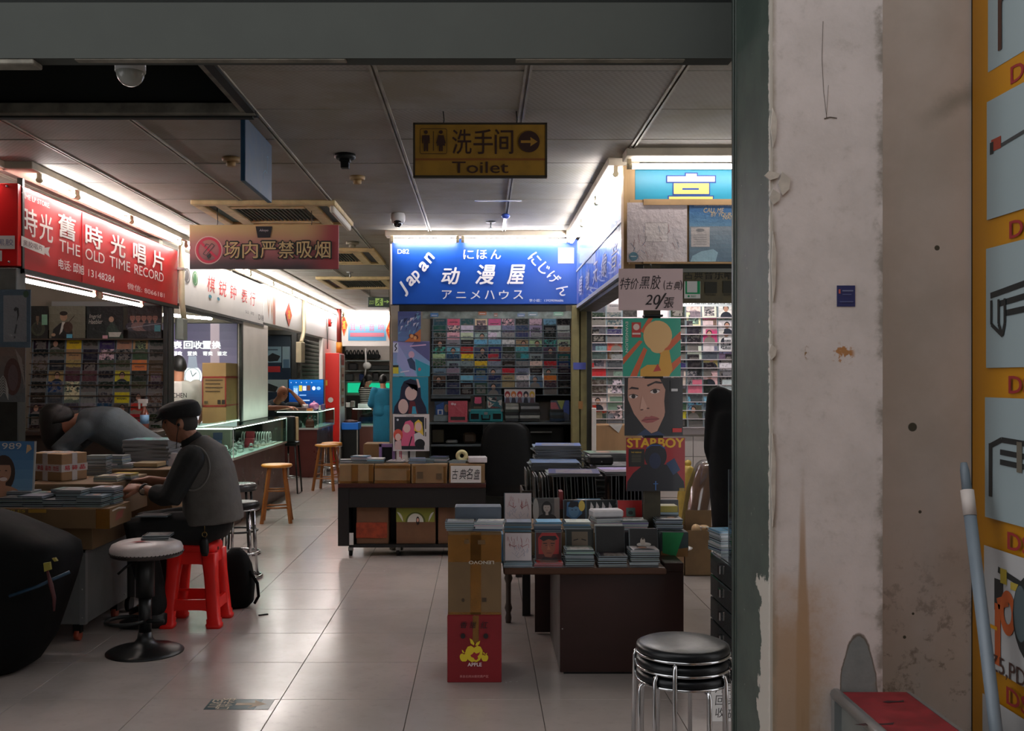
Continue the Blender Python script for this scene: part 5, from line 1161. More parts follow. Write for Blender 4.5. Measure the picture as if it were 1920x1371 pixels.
part('corner', MB().box(x0-.003, x0+.02, Ys-.003, Ys+.02, ZW(768, Ys)-.02, ZW(768, Ys)+.003).box(x1-.02, x1+.003, Ys-.003, Ys+.02, ZW(768, Ys)-.02, ZW(768, Ys)+.003), ALU, t)
def d_pinkbox(a): a.rect(0, 0, 1, 1, (196, 84, 96)).rect(.12, .10, .88, .26, (58, 52, 52)).line([(.2, .9), (.8, .4)], .008, (220, 150, 156)).oval(.22, .86, .08, .06, (226, 190, 196)).oval(.36, .84, .05, .05, (226, 190, 196))
def d_boxa(a): a.rect(0, 0, 1, 1, (56, 48, 40)).rect(.14, .06, .86, .9, (30, 32, 30)).poly([(.26, .5), (.30, .92), (.72, .92), (.76, .5), (.66, .42), (.34, .42)], (206, 84, 116)).rect(.2, .05, .8, .2, (96, 70, 50))
def d_boxb(a):
    a.rect(0, 0, 1, 1, (70, 90, 92))
    for i in range(22): a.poly([(random.random(), random.random()) for _ in range(3)], random.choice([(150, 60, 56), (44, 96, 104), (190, 180, 170), (40, 44, 50), (110, 60, 60)]))
def d_boxc(a): a.rect(0, 0, 1, 1, (40, 62, 84)).poly([(.1, 0), (.1, .7), (.6, .95), (.6, 0)], (46, 86, 150)).rect(.2, 0, .55, .4, (200, 206, 210)).rect(.28, .05, .47, .32, (46, 86, 150)).oval(.8, .5, .16, .3, (150, 110, 80))
def d_rain(a): a.rect(0, 0, 1, 1, (96, 104, 120)).poly([(.3, .9), (.55, .4), (.0, .5), (0, .9)], (190, 110, 120)).poly([(.35, 1), (.6, .5), (.75, 1)], (176, 190, 110)).poly([(.8, 1), (.62, .5), (1, .3), (1, 1)], (88, 110, 180))
def d_row5(a):
    a.rect(0, 0, 1, 1, (206, 200, 200)).rect(0, 0, 1, .40, (130, 140, 160))
    for i, c in enumerate(((150, 40, 44), (206, 120, 60), (170, 40, 56), (40, 44, 60), (214, 176, 60))): a.oval(.1+.2*i, .62, .085, .24, c).oval(.1+.2*i, .54, .05, .13, (222, 190, 176)).poly([(.02+.2*i, .0), (.05+.2*i, .36), (.15+.2*i, .36), (.18+.2*i, 0)], (36, 40, 58) if i % 2 else (90, 70, 80))
lp('boxed_set', 'pink boxed set in clear film beside the turquoise record player', XW(858.5, Ys), zt+.001, Ys-.03, .19, ZW(752, Ys)-zt, d_pinkbox, True, (190, 84, 96), cat='box set')
lp('boxed_set', 'blue boxed set with a white chair drawing, nearest the hanging posters', XW(829, Ys), ZW(778, Ys), Ys, .15, ZW(753, Ys)-ZW(778, Ys), d_boxc, True, (40, 62, 84), cat='box set')
slab('case_stack_tray', 'pale flat tray under the blue boxed set on the end stall shelf', 'tray', 813, 841, 778, 790.5, Ys, .2, (130, 144, 146))
zp = ZW(768, Ys)+.001
lp('boxed_set', 'dark boxed set with a pink cushion shape on top of the record player', XW(896, Ys+.1), zp, Ys+.1, XW(910, Ys)-XW(882, Ys), .13, d_boxa, True, (56, 48, 40), cat='box set')
lp('boxed_set', 'busy multicoloured boxed set on top of the record player', XW(927, Ys+.1), zp, Ys+.1, XW(942, Ys)-XW(912, Ys), .13, d_boxb, True, (80, 90, 90), cat='box set')
def stackbox(px0, px1, py0, py1, n, where, cols, Y=Ys, d=.2, name='boxed_set', cat='box set', group=None):
    h = (py1-py0)/n
    for i in range(n):
        a, b = random.uniform(-1.2, 1.2), random.uniform(-1.2, 1.2)
        o = slab(name, '%s %s, %s up in the stack %s' % (cols[i % len(cols)][0], 'boxed set' if name == 'boxed_set' else 'case', ORD[i+1], where), cat, px0+a, px1+b, py1-h*(i+1)+.15, py1-h*i, Y, d, cols[i % len(cols)][1], group)
CK = [('black', (30, 32, 32)), ('charcoal', (56, 60, 62)), ('grey', (132, 134, 132)), ('black-spined', (24, 26, 28)), ('dark grey', (70, 74, 76))]
stackbox(947, 972, 757, 790.5, 6, 'right of the turquoise record player', [('charcoal', (56, 60, 62)), ('grey', (120, 124, 120)), ('black', (30, 32, 32)), ('dark green', (44, 56, 50)), ('white', (176, 176, 168)), ('pale grey', (150, 152, 146))])
stackbox(975, 1012, 756, 790.5, 6, 'behind the black chair back', [('black', (30, 32, 32)), ('white-edged', (170, 172, 168)), ('charcoal', (52, 56, 58)), ('black-spined', (24, 26, 28)), ('pale', (150, 152, 152)), ('smoky', (44, 48, 50))])
stackbox(1032, 1058, 768, 790.5, 4, 'nearest the olive post', [('dark blue', (36, 56, 80)), ('charcoal', (52, 56, 58)), ('slate', (70, 84, 92)), ('smoky', (44, 48, 50))])
lp('boxed_set', 'rainbow-coloured boxed set standing at the olive post end of the shelf', XW(1050, Ys+.22), zt+.001, Ys+.24, .19, ZW(752, Ys)-zt, d_rain, True, (90, 100, 110), cat='box set')
lp('boxed_set', 'wide boxed set showing five coloured heads in a row, above the stacks', XW(975, Ys), ZW(756, Ys)+.002, Ys+.06, XW(1004, Ys)-XW(946, Ys), .135, d_row5, True, (190, 186, 186), cat='box set')
# things on the lower shelf
slab('wire_basket', 'yellow dotted dark basket on the lower shelf of the end stall', 'basket', 810, 832, 806, 830, Ys, .2, (58, 50, 26))
slab('paper_bag', 'crumpled brown paper bag on the lower shelf of the end stall', 'bag', 868, 892, 812, 831.5, Ys, .15, (70, 56, 40), bev=.02)
slab('speckled_board', 'grey speckled board standing on the lower shelf behind the chair', 'board', 905, 930, 796, 831.5, Ys+.1, .02, (104, 108, 108))
slab('tin_plate', 'low pale tin on the lower shelf of the end stall', 'tin', 836, 858, 826, 831.5, Ys, .15, (150, 150, 146), bev=.01)
t = thing('printer', 'black printer with a bright paper tray behind the record crates', 'printer', (XW(1025, Ys), Ys, zm))
part('body', MB().box(XW(992, Ys), XW(1058, Ys), Ys, Ys+.3, zm+.001, ZW(800, Ys)), BLK, t, bevel=.01)
part('tray', MB().box(XW(994, Ys), XW(1034, Ys), Ys-.06, Ys, ZW(811, Ys), ZW(809, Ys)), ALU, t)

# ---------------------------------------------------------------- black office chair
LEA = mat('black_leather', (9, 11, 12), .45, 0, .2, 14, .08, spec=.25)
t = thing('office_chair', 'black leather high-backed office chair seen from behind', 'chair', (XW(950, 8.9), 8.9, 0))
cx = XW(950, 8.9)
part('backrest', MB().loft([((cx, 8.90, z), (w, 0, 0), (0, .06, 0)) for z, w in ((.45, .20), (.55, .235), (.75, .245), (.95, .225), (1.03, .20), (1.075, .16), (1.095, .10))], 24, power=3.2), LEA, t)
part('seat', MB().loft([((cx, 9.16, z), (w, 0, 0), (0, w, 0)) for z, w in ((.42, .2), (.44, .25), (.50, .25), (.53, .2))], 24, power=3), LEA, t)
part('column', MB().tube([(cx, 9.1, .08), (cx, 9.1, .42)], .028, 10), BLK, t)
for i in range(5):
    an = 2*math.pi*i/5+.3; e = Vector((math.cos(an), math.sin(an), 0))
    l = part('leg', MB().tube([(cx, 9.1, .10), Vector((cx, 9.1, .075))+e*.29], [.03, .018], 8), BLK, t)
    part('caster', MB().ball(Vector((cx, 9.1, .03))+e*.29, .03, 10, 6), BLK, l)
part('armrest', MB().tube([(cx+.24, 9.0, .55), (cx+.27, 9.05, .68), (cx+.27, 9.3, .68)], .018, 8), ALU, t)

# ---------------------------------------------------------------- wheeled cart with boxes
Yt = 8.30
tx0, tx1 = XW(633.5, Yt), XW(911, Yt)
ztop = ZW(907, Yt)
BW = mat('black_brown_veneer', (18, 17, 17), .5, 0, .2, 6, stretch=(.3, 1, 1))
RB = mat('red_brown_veneer', (64, 30, 24), .35, 0, .2, 6, stretch=(.3, 1, 1))
t = thing('wheeled_cart', 'long black wheeled cart with a red-brown top edge, carrying cardboard boxes', 'cart', ((tx0+tx1)/2, Yt+.2, 0))
part('top', MB().box(tx0, tx1, Yt, Yt+.31, ztop-.035, ztop), RB, t, bevel=.003)
part('apron', MB().box(tx0+.01, tx1-.01, Yt+.01, Yt+.03, ztop-.20, ztop-.035), BW, t)
part('side_panel', MB().box(tx0, tx0+.09, Yt+.005, Yt+.30, .09, ztop-.035), BW, t)
part('side_panel', MB().box(tx1-.04, tx1, Yt+.005, Yt+.30, .09, ztop-.035), BW, t)
part('shelf', MB().box(tx0+.09, tx1-.04, Yt+.02, Yt+.30, .075, .10), BW, t)
part('back_panel', MB().box(tx0+.09, tx1-.04, Yt+.28, Yt+.30, .10, ztop-.035), BW, t)
for x in (tx0+.10, (tx0+tx1)/2-.12, (tx0+tx1)/2+.35, tx1-.06):
    w = part('caster', MB().tube([(x-.013, Yt+.06, .026), (x+.013, Yt+.06, .026)], .026, 14), BLK, t)
    part('fork', MB().box(x-.02, x+.02, Yt+.045, Yt+.075, .04, .075), ALU, w)
part('torn_sticker', MB().box(tx0+.095, tx0+.13, Yt+.001, Yt+.004, .10, .20), mat('white_paper'), t)
CARD = mat('aged_cardboard', (126, 100, 68), .75, 0, .14, 6, .05)
CARD2 = mat('red_brown_cardboard', (112, 80, 56), .78, 0, .14, 6, .05)
TAPE = mat('brown_packing_tape', (140, 94, 36), .3, 0, .15, 12, coat=.3, alpha=.65)
def carton(label, x0, x1, y0, y1, z0, z1, m=None, flaps=True, tape='front', name='cardboard_box', open_top=False, tapes=()):
    t = thing(name, label, 'box', ((x0+x1)/2, (y0+y1)/2, z0)); m = m or CARD; w = .006
    if open_top:
        part('body', MB().box(x0, x1, y0, y1, z0, z0+w).box(x0, x1, y0, y0+w, z0, z1).box(x0, x1, y1-w, y1, z0, z1).box(x0, x0+w, y0, y1, z0, z1).box(x1-w, x1, y0, y1, z0, z1), m, t)
    else:
        part('body', MB().box(x0, x1, y0, y1, z0, z1), m, t, bevel=.003)
        part('flap', MB().box(x0+.002, (x0+x1)/2-.001, y0+.002, y1-.002, z1, z1+.003), m, t); part('flap', MB().box((x0+x1)/2+.001, x1-.002, y0+.002, y1-.002, z1, z1+.003), m, t)
    for (u0, v0, u1, v1) in tapes:
        part('tape', MB().box(x0+(x1-x0)*u0, x0+(x1-x0)*u1, y0-.0015, y0-.0005, z0+(z1-z0)*v0, z0+(z1-z0)*v1), TAPE, t)
    return t
zb1 = ZW(869, Yt)-.012
bx = [(636, 700, 'nearest the yellow stools'), (702, 769, 'second from the yellow stools'), (771, 838, 'beside the handwritten box')]
for i, (a0, a1, w) in enumerate(bx):
    b = carton('taped cardboard box on the cart top, '+w, XW(a0, Yt), XW(a1, Yt), Yt+.01, Yt+.305, ztop+.001, zb1, tapes=[((.35, 0, .55, 1), (0, 0, 1, .12), (.86, 0, 1, 1)), ((0, 0, 1, .16), (.9, 0, 1, .7), (.0, .8, 1, .95)), ((.05, 0, .12, .9), (.9, 0, .97, .9))][i])
    if i == 2:
        part('dark_patch', MB().box(XW(782, Yt), XW(793, Yt), Yt+.006, Yt+.0085, ZW(898, Yt), ZW(885, Yt)).box(XW(818, Yt), XW(828, Yt), Yt+.006, Yt+.0085, ZW(899, Yt), ZW(888, Yt)), mat('dark_print_patch', (84, 70, 50), .8), b)
b = carton('cardboard box with white handwritten label at the chair end of the cart', XW(842, Yt), XW(909, Yt), Yt+.01, Yt+.305, ztop+.001, zb1)
part('label', MB().box(XW(845, Yt), XW(902, Yt), Yt+.005, Yt+.0095, ZW(905.5, Yt), ZW(874, Yt)), mat('white_paper'), b)
a = Art(front(Yt+.005), .001)
for ch, x0, x1 in (('古', 848, 859), ('典', 861, 874), ('名', 874, 887), ('盘', 888, 900)): ftext(a, ch, Yt+.005, x0, 880 if ch != '名' else 878, x1, 899, (26, 26, 34), shear=.2)
a.part('handwriting', b)
b = carton('red-stained cardboard box in the lower bay of the cart', XW(667, Yt), XW(727, Yt), Yt+.05, Yt+.275, .101, ZW(952, Yt), CARD2)
part('red_stain', MB().box(XW(668, Yt+.05), XW(726, Yt+.05), Yt+.0455, Yt+.0485, .15, .28), mat('faded_red_print', (150, 62, 36), .8, 0, .3, 20), b)
b = carton('cardboard box with a green and white arched print in the lower bay of the cart', XW(742, Yt), XW(816, Yt), Yt+.05, Yt+.275, .101, ZW(951, Yt), CARD2)
a = Art(front(Yt+.05), .001); a.pxf(Yt+.05, 743, 953, 815, 979).rect(0, 0, 1, 1, (128, 134, 52)).oval(.5, 0, .26, .72, (80, 92, 34), a0=0, a1=math.pi).oval(.5, 0, .21, .62, (206, 206, 196), a0=0, a1=math.pi).oval(0.02, 0, .16, .72, (206, 206, 196), a0=0, a1=math.pi/2).oval(.98, 0, .14, .72, (206, 206, 196), a0=math.pi/2, a1=math.pi)
a.oval(.56, .10, .045, .30, (40, 32, 28)).oval(.56, .14, .03, .14, (206, 160, 140)); a.part('print', b)
carton('plain brown cardboard box at the end of the lower bay, partly behind the stacked boxes', XW(821, Yt), XW(895, Yt), Yt+.05, Yt+.275, .101, ZW(953, Yt), CARD2)

# loose goods on the cart: small stacks of discs
zt2 = zb1+.004
def cd_stack(x, y, z, cols, where, group, yaw=0.0, sty=None, w=CDW, name='cd_case', hh=CDH, th=CDT):
    for i, c in enumerate(cols):
        nm, col = PAL[c]
        lab = ('topmost %s CD case of the stack %s' % (nm, where)) if i == len(cols)-1 else ('%s CD case, %s up in the stack %s' % (nm, ORD[i+1], where))
        yw = yaw+random.uniform(-.05, .05)
        q = Matrix.Rotation(yw, 3, 'Z')@Vector((random.uniform(-.004, .004), -hh/2+random.uniform(-.004, .004), 0))
        disc((x+q.x, y+q.y, z+th*(i+.5)+.0004), (-math.pi/2, 0, yw), sty or random.choice(STY), jit(col, 8), lab, group, name, w, hh, th)
G1 = 'disc stacks on the wheeled cart'
for px, cols, wh in ((655, 'gwK', 'at the stool end of the cart'), (678, 'KgkgPs', 'second along the cart'), (705, 'kxbw', 'beside the purple frame on the cart'), (742, 'gw', 'below the striped card on the cart'), (782, 'sKss', 'on the third cart box, stool side'), (800, 'sKu', 'amid the third cart box'), (824, 'kgwKB', 'on the third cart box, chair side'), (860, 'gg', 'on the handwritten cart box')):
    cd_stack(XW(px, Yt+.15), Yt+.15+random.uniform(-.03, .03), zt2, cols, wh, G1, random.uniform(-.2, .2))
t = thing('purple_frame', 'small purple framed stand on the cart boxes', 'frame', (XW(720, 8.56), 8.56, zt2))
PU = mat('dusty_purple_plastic', (120, 96, 140), .5)
x0, x1, q0, q1 = XW(711, 8.56), XW(741, 8.56), zt2, ZW(832, 8.56)
part('frame', MB().box(x0, x0+.025, 8.54, 8.58, q0, q1).box(x1-.025, x1, 8.54, 8.58, q0, q1).box(x0, x1, 8.54, 8.58, q1-.03, q1), PU, t, bevel=.003)
part('inset', MB().box(x0+.02, x1-.02, 8.56, 8.57, q0, q1-.02), BLK, t)
t = thing('striped_card', 'white card with coloured vertical stripes on the cart boxes', 'card', (XW(761, 8.55), 8.55, zt2))
part('card', MB().box(XW(743.5, 8.55), XW(779, 8.55), 8.54, 8.57, zt2, ZW(835, 8.55)), WHITEP, t)
a = Art(front(8.54), .001); a.pxf(8.54, 744, 836, 779, 866)
for u, v0, c in ((.14, .3, (190, 60, 90)), (.22, .2, (190, 60, 90)), (.30, .7, (60, 110, 170)), (.42, .75, (190, 60, 90)), (.60, .1, (40, 40, 44)), (.66, .1, (40, 40, 44)), (.76, .7, (214, 160, 50)), (.86, .7, (190, 110, 60))): a.rect(u, v0, u+.05, .95, c)
a.part('stripes', t)
t = thing('tape_roll', 'crumpled cream tape roll on the handwritten cart box', 'tape', (XW(867, 8.5), 8.5, zt2))
part('roll', MB().torus((XW(866, 8.5), 8.5, zt2+.055), .035, .018, 20, 8, ax=Matrix.Rotation(math.pi/2, 3, 'X')), mat('cream_masking_tape', (196, 186, 140), .6), t)
part('dispenser', MB().box(XW(856, 8.5), XW(880, 8.5), 8.47, 8.53, zt2, zt2+.02), ALU, t, bevel=.004)
slab('crumpled_paper', 'crumpled white paper hanging over the handwritten cart box', 'paper', 878, 912, 857, 868, Yt+.04, .12, (206, 200, 204), bev=.004, yaw=.1)
carton('open brown cardboard box on the far side of the cart, behind the purple frame', XW(684, 9.3), XW(736, 9.3), 9.2, 9.5, 0, ZW(832, 9.3), CARD)
# ---------------------------------------------------------------- near display table with discs
Yd = 4.92
zt3 = ZW(1066, Yd)
t = thing('low_table', 'low dark-stained table with a turned leg, covered with discs', 'table', (XW(1095, 5.3), 5.4, 0))
REDW = mat('dark_mahogany_stain', (44, 20, 16), .4, 0, .25, 5, stretch=(.25, 1, 1))
tx0, tx1 = XW(944, Yd), XW(1250, Yd)
part('top', MB().box(tx0, tx1, Yd, 6.15, zt3-.032, zt3), mat('worn_brown_table_edge', (74, 44, 26), .4, 0, .25, 6, stretch=(.25, 1, 1)), t, bevel=.006)
def turned(x, y): return MB().lathe((x, y, 0), [(.016, 0), (.02, .03), (.014, .06), (.024, .09), (.016, .12), (.016, .24), (.026, .27), (.018, .30), (.026, .33), (.02, .36), (.03, .40), (.03, zt3-.032)], 14)
part('leg', turned(tx0+.055, 6.07), DW, t); part('leg', turned(tx1-.06, 6.07), DW, t)
t = thing('low_cabinet', 'dark mahogany low cabinet standing under the disc table, its end reaching past it', 'cabinet', (XW(1166, 5.0), 5.3, 0))
cx0, cx1 = XW(1050, 5.0), XW(1282, 5.0)
part('body', MB().box(cx0, cx1, 5.0, 5.72, .012, zt3-.033), REDW, t, bevel=.003)
part('raised_end', MB().box(tx1+.003, cx1, 5.0, 5.72, zt3-.033, zt3+.012), REDW, t, bevel=.003)
part('plinth', MB().box(cx0+.02, cx1-.02, 5.015, 5.7, 0, .012), BLK, t)
part('back_panel', MB().box(XW(1003, 5.79), cx0+.15, 5.79, 5.82, .012, zt3-.033), REDW, t)
part('screw', MB().ball((cx0+.012, 4.999, .23), .004, 6, 4), ALU, t)

def clear_stack(px, Y, z, cols, where, group='discs on the near table', yaw=0.0):
    cd_stack(XW(px, Y), Y+.065, z, cols, where, group, yaw)
def upright(px0, px1, Y, z, sty, c, label, h=.125, tilt=-.16, yaw=0.0, draw=None, w=None, group=None):
    w = w or (px1-px0)*Y/FPX; cx = XW((px0+px1)/2, Y)
    if draw is None:
        return disc((cx, Y, z), (tilt, 0, yaw), sty, PAL[c][1], label, group, 'cd_case', CDW, CDH, CDT)
    t = thing('cd_case', label, 'CD', (cx, Y, z), group)
    part('case', MB().box(cx-w/2, cx+w/2, Y-.005, Y+.005, z, z+h), CASE, t, bevel=.001)
    a = Art(front(Y-.005), .0006, .0002).frame(cx-w/2+.006, z+.002, cx+w/2-.002, z+h-.002); draw(a); a.part('cover_print', t, GLOSS)
    t.rotation_euler = (tilt, 0, yaw)
    return t
def d_sketch(a):
    a.rect(0, 0, 1, 1, (204, 192, 194))
    for i in range(18): x = .1+.8*random.random(); y = .55+.35*random.random(); a.line([(x, y), (x+random.uniform(-.06, .06), y-.16)], .010, (168, 92, 96))
    for i in range(14): x = .1+.8*random.random(); y = .15+.3*random.random(); a.line([(x, y), (x+random.uniform(-.1, .1), y+.12)], .008, (110, 130, 160))
    a.line([(.15, .60), (.35, .50), (.42, .56)], .016, (150, 70, 74)).line([(.58, .56), (.66, .50), (.86, .60)], .016, (150, 70, 74)).line([(.25, .3), (.5, .1), (.75, .3)], .008, (150, 140, 150))
def d_redface(a):
    a.rect(0, 0, 1, 1, (70, 26, 28)).poly([(.10, .2), (.08, .8), (.24, 1), (.78, 1), (.92, .8), (.90, .2)], (150, 44, 44)).poly([(.26, .80), (.20, .4), (.36, .10), (.60, .08), (.76, .36), (.78, .80)], (128, 72, 54)).poly([(.14, .78), (.26, .88), (.78, .88), (.86, .76), (.70, .70), (.5, .76), (.3, .68)], (28, 22, 22))
    a.line([(.28, .60), (.44, .60)], .035, (34, 24, 22)).line([(.58, .60), (.74, .60)], .035, (34, 24, 22)).line([(.36, .52), (.44, .53)], .02, (30, 20, 20)).line([(.60, .53), (.68, .52)], .02, (30, 20, 20)).poly([(.48, .56), (.44, .36), (.58, .36)], (150, 90, 66)).line([(.42, .24), (.62, .24)], .03, (96, 44, 42)).poly([(.2, 0), (.3, .1), (.6, .04), (.8, .1), (.84, 0)], (40, 22, 24))
def d_bw(a): a.grad(0, 0, 1, 1, (100, 96, 96), (70, 68, 68), 5).oval(.06, .5, .12, .5, (170, 166, 162)).rect(.80, 0, 1, 1, (126, 116, 112)).bust(.5, .60, .62, (178, 166, 160), (22, 20, 22), (26, 24, 26), True)
def d_bluef(a): a.rect(0, 0, 1, 1, (26, 30, 38)).poly([(.1, .3), (.14, .9), (.8, 1), (.86, .4), (.5, .1)], (62, 110, 156)).oval(.46, .56, .26, .34, (96, 140, 178)).poly([(.18, .7), (.3, .94), (.66, .94), (.76, .64), (.56, .72), (.4, .66)], (24, 30, 44)).oval(.84, .74, .15, .24, (222, 196, 96)).line([(.34, .56), (.42, .56)], .03, (30, 40, 60)).line([(.52, .56), (.6, .56)], .03, (30, 40, 60)).text('Forever', .2, .04, .8, .14, (206, 190, 160))
def d_squig(a):
    a.rect(0, 0, 1, 1, (30, 42, 44))
    for x in (.14, .34, .56, .80): a.poly([(x, .92), (x+.10, .70), (x+.02, .5), (x-.06, .18), (x-.12, .12), (x-.04, .5)], (206, 204, 204))
def d_redsq(a): a.rect(0, 0, 1, 1, (188, 42, 44)).rect(.34, .34, .72, .70, (88, 122, 116)).oval(.52, .50, .10, .08, (44, 54, 54))
def d_dark2(a): a.rect(0, 0, 1, 1, (34, 38, 48)).text('The Highlights', .22, .62, .70, .76, (150, 140, 140), bold=-.01, shear=.25).rect(.80, .05, .98, .95, (40, 44, 50))
def d_bwpic(a): a.rect(0, 0, 1, 1, (20, 22, 24)).oval(.5, .26, .26, .10, (206, 200, 192)).oval(.46, .40, .09, .18, (196, 184, 172)).oval(.47, .54, .04, .06, (60, 50, 44))
def d_half(a): a.rect(0, 0, 1, 1, (36, 40, 38)).rect(.2, 0, .8, .9, (110, 96, 80)).line([(.26, .5), (.44, .56)], .05, (36, 28, 26)).line([(.56, .56), (.74, .5)], .05, (36, 28, 26))
def d_blackv(a): a.rect(0, 0, 1, 1, (16, 18, 20))
z = zt3+.001; G = 'discs on the near table'
clear_stack(970, 4.94, z, 'gu', 'under the front scribbled CD')
upright(945, 997, 4.99, z+.0225, None, None, 'white CD box with red and blue pencil scribbles, front row of the low table', h=.14, draw=d_sketch)
slab('cd_box_set', 'blue and white CD box seen from its spine beside the front scribbled CD', 'CD', 939, 944, 1002, 1056, 5.01, .12, (100, 150, 190))
clear_stack(1029, 4.945, z, 'rr', 'below the red hood CD'); clear_stack(1029, 5.09, z, 'KkK', 'behind the red-striped case pair')
upright(1003, 1053, 5.02, z+.023, None, None, 'CD with a face in a red hood, front row of the low table', h=.137, draw=d_redface)
clear_stack(1087, 4.96, z, 'KgkKgkex'[:8], 'in the middle of the low table')
upright(1060, 1113, 5.13, z+.045, None, None, 'CD with half a face showing above the middle stack of the low table', h=.115, draw=d_half)
clear_stack(1149, 4.95, z, 'gkKuk', 'before the black CD box')
upright(1116, 1172, 5.10, z+.01, None, None, 'black CD box under the small white label card', h=.17, draw=d_blackv)
clear_stack(1209, 4.95, z, 'KwkgkKgw', 'at the worn corner of the low table')
upright(1179, 1234, 5.11, z+.055, None, None, 'black CD with a pale seated figure above the corner stack', h=.112, yaw=.03, draw=d_bwpic)
t = thing('label_card', 'small white label card standing on the disc riser', 'card', (XW(1141, 5.2), 5.2, ZW(998, 5.2)))
part('card', MB().box(XW(1114, 5.2), XW(1167, 5.2), 5.195, 5.20, ZW(999, 5.2), ZW(983, 5.2)), mat('white_card', (208, 210, 206), .5), t)
a = Art(front(5.195), .001); ftext(a, '飞行猪', 5.195, 1117, 986, 1128, 990, (90, 90, 94)); ftext(a, 'CD 限量版', 5.195, 1127, 988, 1146, 991, (130, 130, 134)); a.part('print', t)
# riser boxes
zr = ZW(999, 5.27)
carton('low cardboard box used as riser behind the front row of discs', XW(945, 5.27), XW(1128, 5.27), 5.27, 5.80, zt3+.001, zr-.003, CARD)
carton('shallow black box used as riser below the red square CD', XW(1140, 5.27), XW(1228, 5.27), 5.29, 5.78, zt3+.001, zr-.003, mat('black_card', (30, 30, 36), .5))
z2 = zr+.001
clear_stack(971, 5.28, z2, 'bgbgu', 'before the riser scribbled CD')
clear_stack(1028, 5.28, z2, 'gBuwb', 'second along the front of the riser')
clear_stack(1083, 5.28, z2, 'Wwgbw', 'third along the front of the riser')
cd_stack(XW(1140, 5.33), 5.40, z2, 'wWwPww', 'under the crumpled white film', 'discs on the near table', .2)
clear_stack(1190, 5.34, z2, 'wPwlg', 'of white-edged discs beside the crumpled film')
clear_stack(1256, 5.30, z2+.012, 'KgkuK', 'on the green-patched box')
slab('crumpled_film', 'crumpled white film bag on top of a disc stack', 'bag', 1109, 1168, 957, 971, 5.36, .10, (206, 204, 208), bev=.008, yaw=.15)
z3 = z2
upright(945, 997, 5.56, z3+.01, None, None, 'white CD box with red and blue pencil scribbles, standing on the riser', h=.165, draw=d_sketch)
upright(1000, 1050, 5.62, z3, None, None, 'black and white portrait CD on the riser', h=.14, yaw=.06, draw=d_bw)
upright(1056, 1098, 5.62, z3, None, None, 'CD with a blue-lit face and yellow disc sticker on the riser', h=.13, draw=d_bluef)
upright(1099, 1154, 5.62, z3, None, None, 'dark CD with white streaks on the riser', h=.13, draw=d_squig)
upright(1157, 1205, 5.52, z3, None, None, 'red CD with a small green square picture on the riser', h=.14, draw=d_redsq)
upright(1208, 1273, 5.58, z3, None, None, 'dark CD box with thin script at the end of the riser', h=.135, draw=d_dark2)
upright(1088, 1118, 5.72, z3, 'plain', 'b', 'light blue card slanting behind the white-streaked CD')
slab('cd_box_set', 'white CD box with a yellow base strip, lying before the dark CD box', 'CD', 1216, 1271, 949, 961, 5.45, .10, (150, 140, 60), bev=.002)
slab('cd_box_set', 'pale blue thin case under the yellow-striped CD box', 'CD', 1213, 1272, 961, 965.5, 5.45, .11, (130, 150, 160), bev=.002)
slab('cd_box_set', 'narrow red CD case between the portrait and the blue face', 'CD', 1049, 1056, 922, 955, 5.66, .1, (130, 36, 40), bev=.001)
# box with a green paper at the end of the table
t = carton('dark box patched with green paper at the corner of the low cabinet', XW(1238, 5.22), XW(1291, 5.22), 5.22, 5.60, zt3+.02, zr+.006, mat('dark_teal_card', (44, 58, 60), .7, 0, .2, 9), open_top=False)
part('green_paper', MB().prism([(XW(1242, 5.22), ZW(998, 5.22)), (XW(1282, 5.22), ZW(999, 5.22)), (XW(1267, 5.22), ZW(1044, 5.22)), (XW(1242, 5.22), ZW(1037, 5.22))], front(5.2185), 0, .0015), mat('green_paper', (28, 128, 72), .7, 0, .1, 9), t)
part('brown_patch', MB().prism([(XW(1239, 5.22), ZW(1044, 5.22)), (XW(1290, 5.22), ZW(1044, 5.22)), (XW(1290, 5.22), ZW(1027, 5.22)), (XW(1239, 5.22), ZW(1034, 5.22))], front(5.2195), 0, .001), mat('brown_patch', (120, 84, 40), .6), t)
t = thing('white_dish', 'white round dish under the green-patched box', 'dish', (XW(1268, 5.4), 5.4, zt3+.013))
part('dish', MB().lathe((XW(1262, 5.42), 5.42, zt3+.0125), [(.08, 0), (.10, .001), (.105, .006), (.09, .0065)], 24), WHITEP, t)
part('foot_ring', MB().lathe((XW(1262, 5.42), 5.42, zt3+.0122), [(.06, 0), (.06, .002)], 20), WHITEP, t)

# stacked boxes at the left end of the table
Yb2 = 4.87
x0, x1 = XW(838.5, Yb2), XW(940.5, Yb2); za = ZW(1153, Yb2)
t = carton('red cardboard fruit box with yellow apples, bottom of the stack beside the low table', x0, x1, Yb2, Yb2+.36, 0, za-.004, mat('red_printed_carton', (122, 18, 26), .5, 0, .1, 6), tapes=((.47, .6, .58, 1),))
a = Art(front(Yb2), .002); YA = (206, 182, 36)
def apple(cx, cy, r):
    a.pxf(Yb2, cx-r, cy-r, cx+r, cy+r).poly([(.5, .86), (.68, .98), (.88, .92), (1, .70), (.98, .42), (.84, .14), (.64, .02), (.5, .06), (.36, .02), (.16, .14), (.02, .42), (0, .70), (.12, .92), (.32, .98)], YA)
    a.poly([(.48, 1.0), (.30, 1.12), (.24, 1.42), (.40, 1.32), (.52, 1.10)], YA).poly([(.56, 1.0), (.64, 1.16), (.86, 1.28), (.80, 1.08), (.70, .98)], YA)
apple(870, 1233, 8); apple(909, 1234, 6.5); apple(889, 1226, 16)
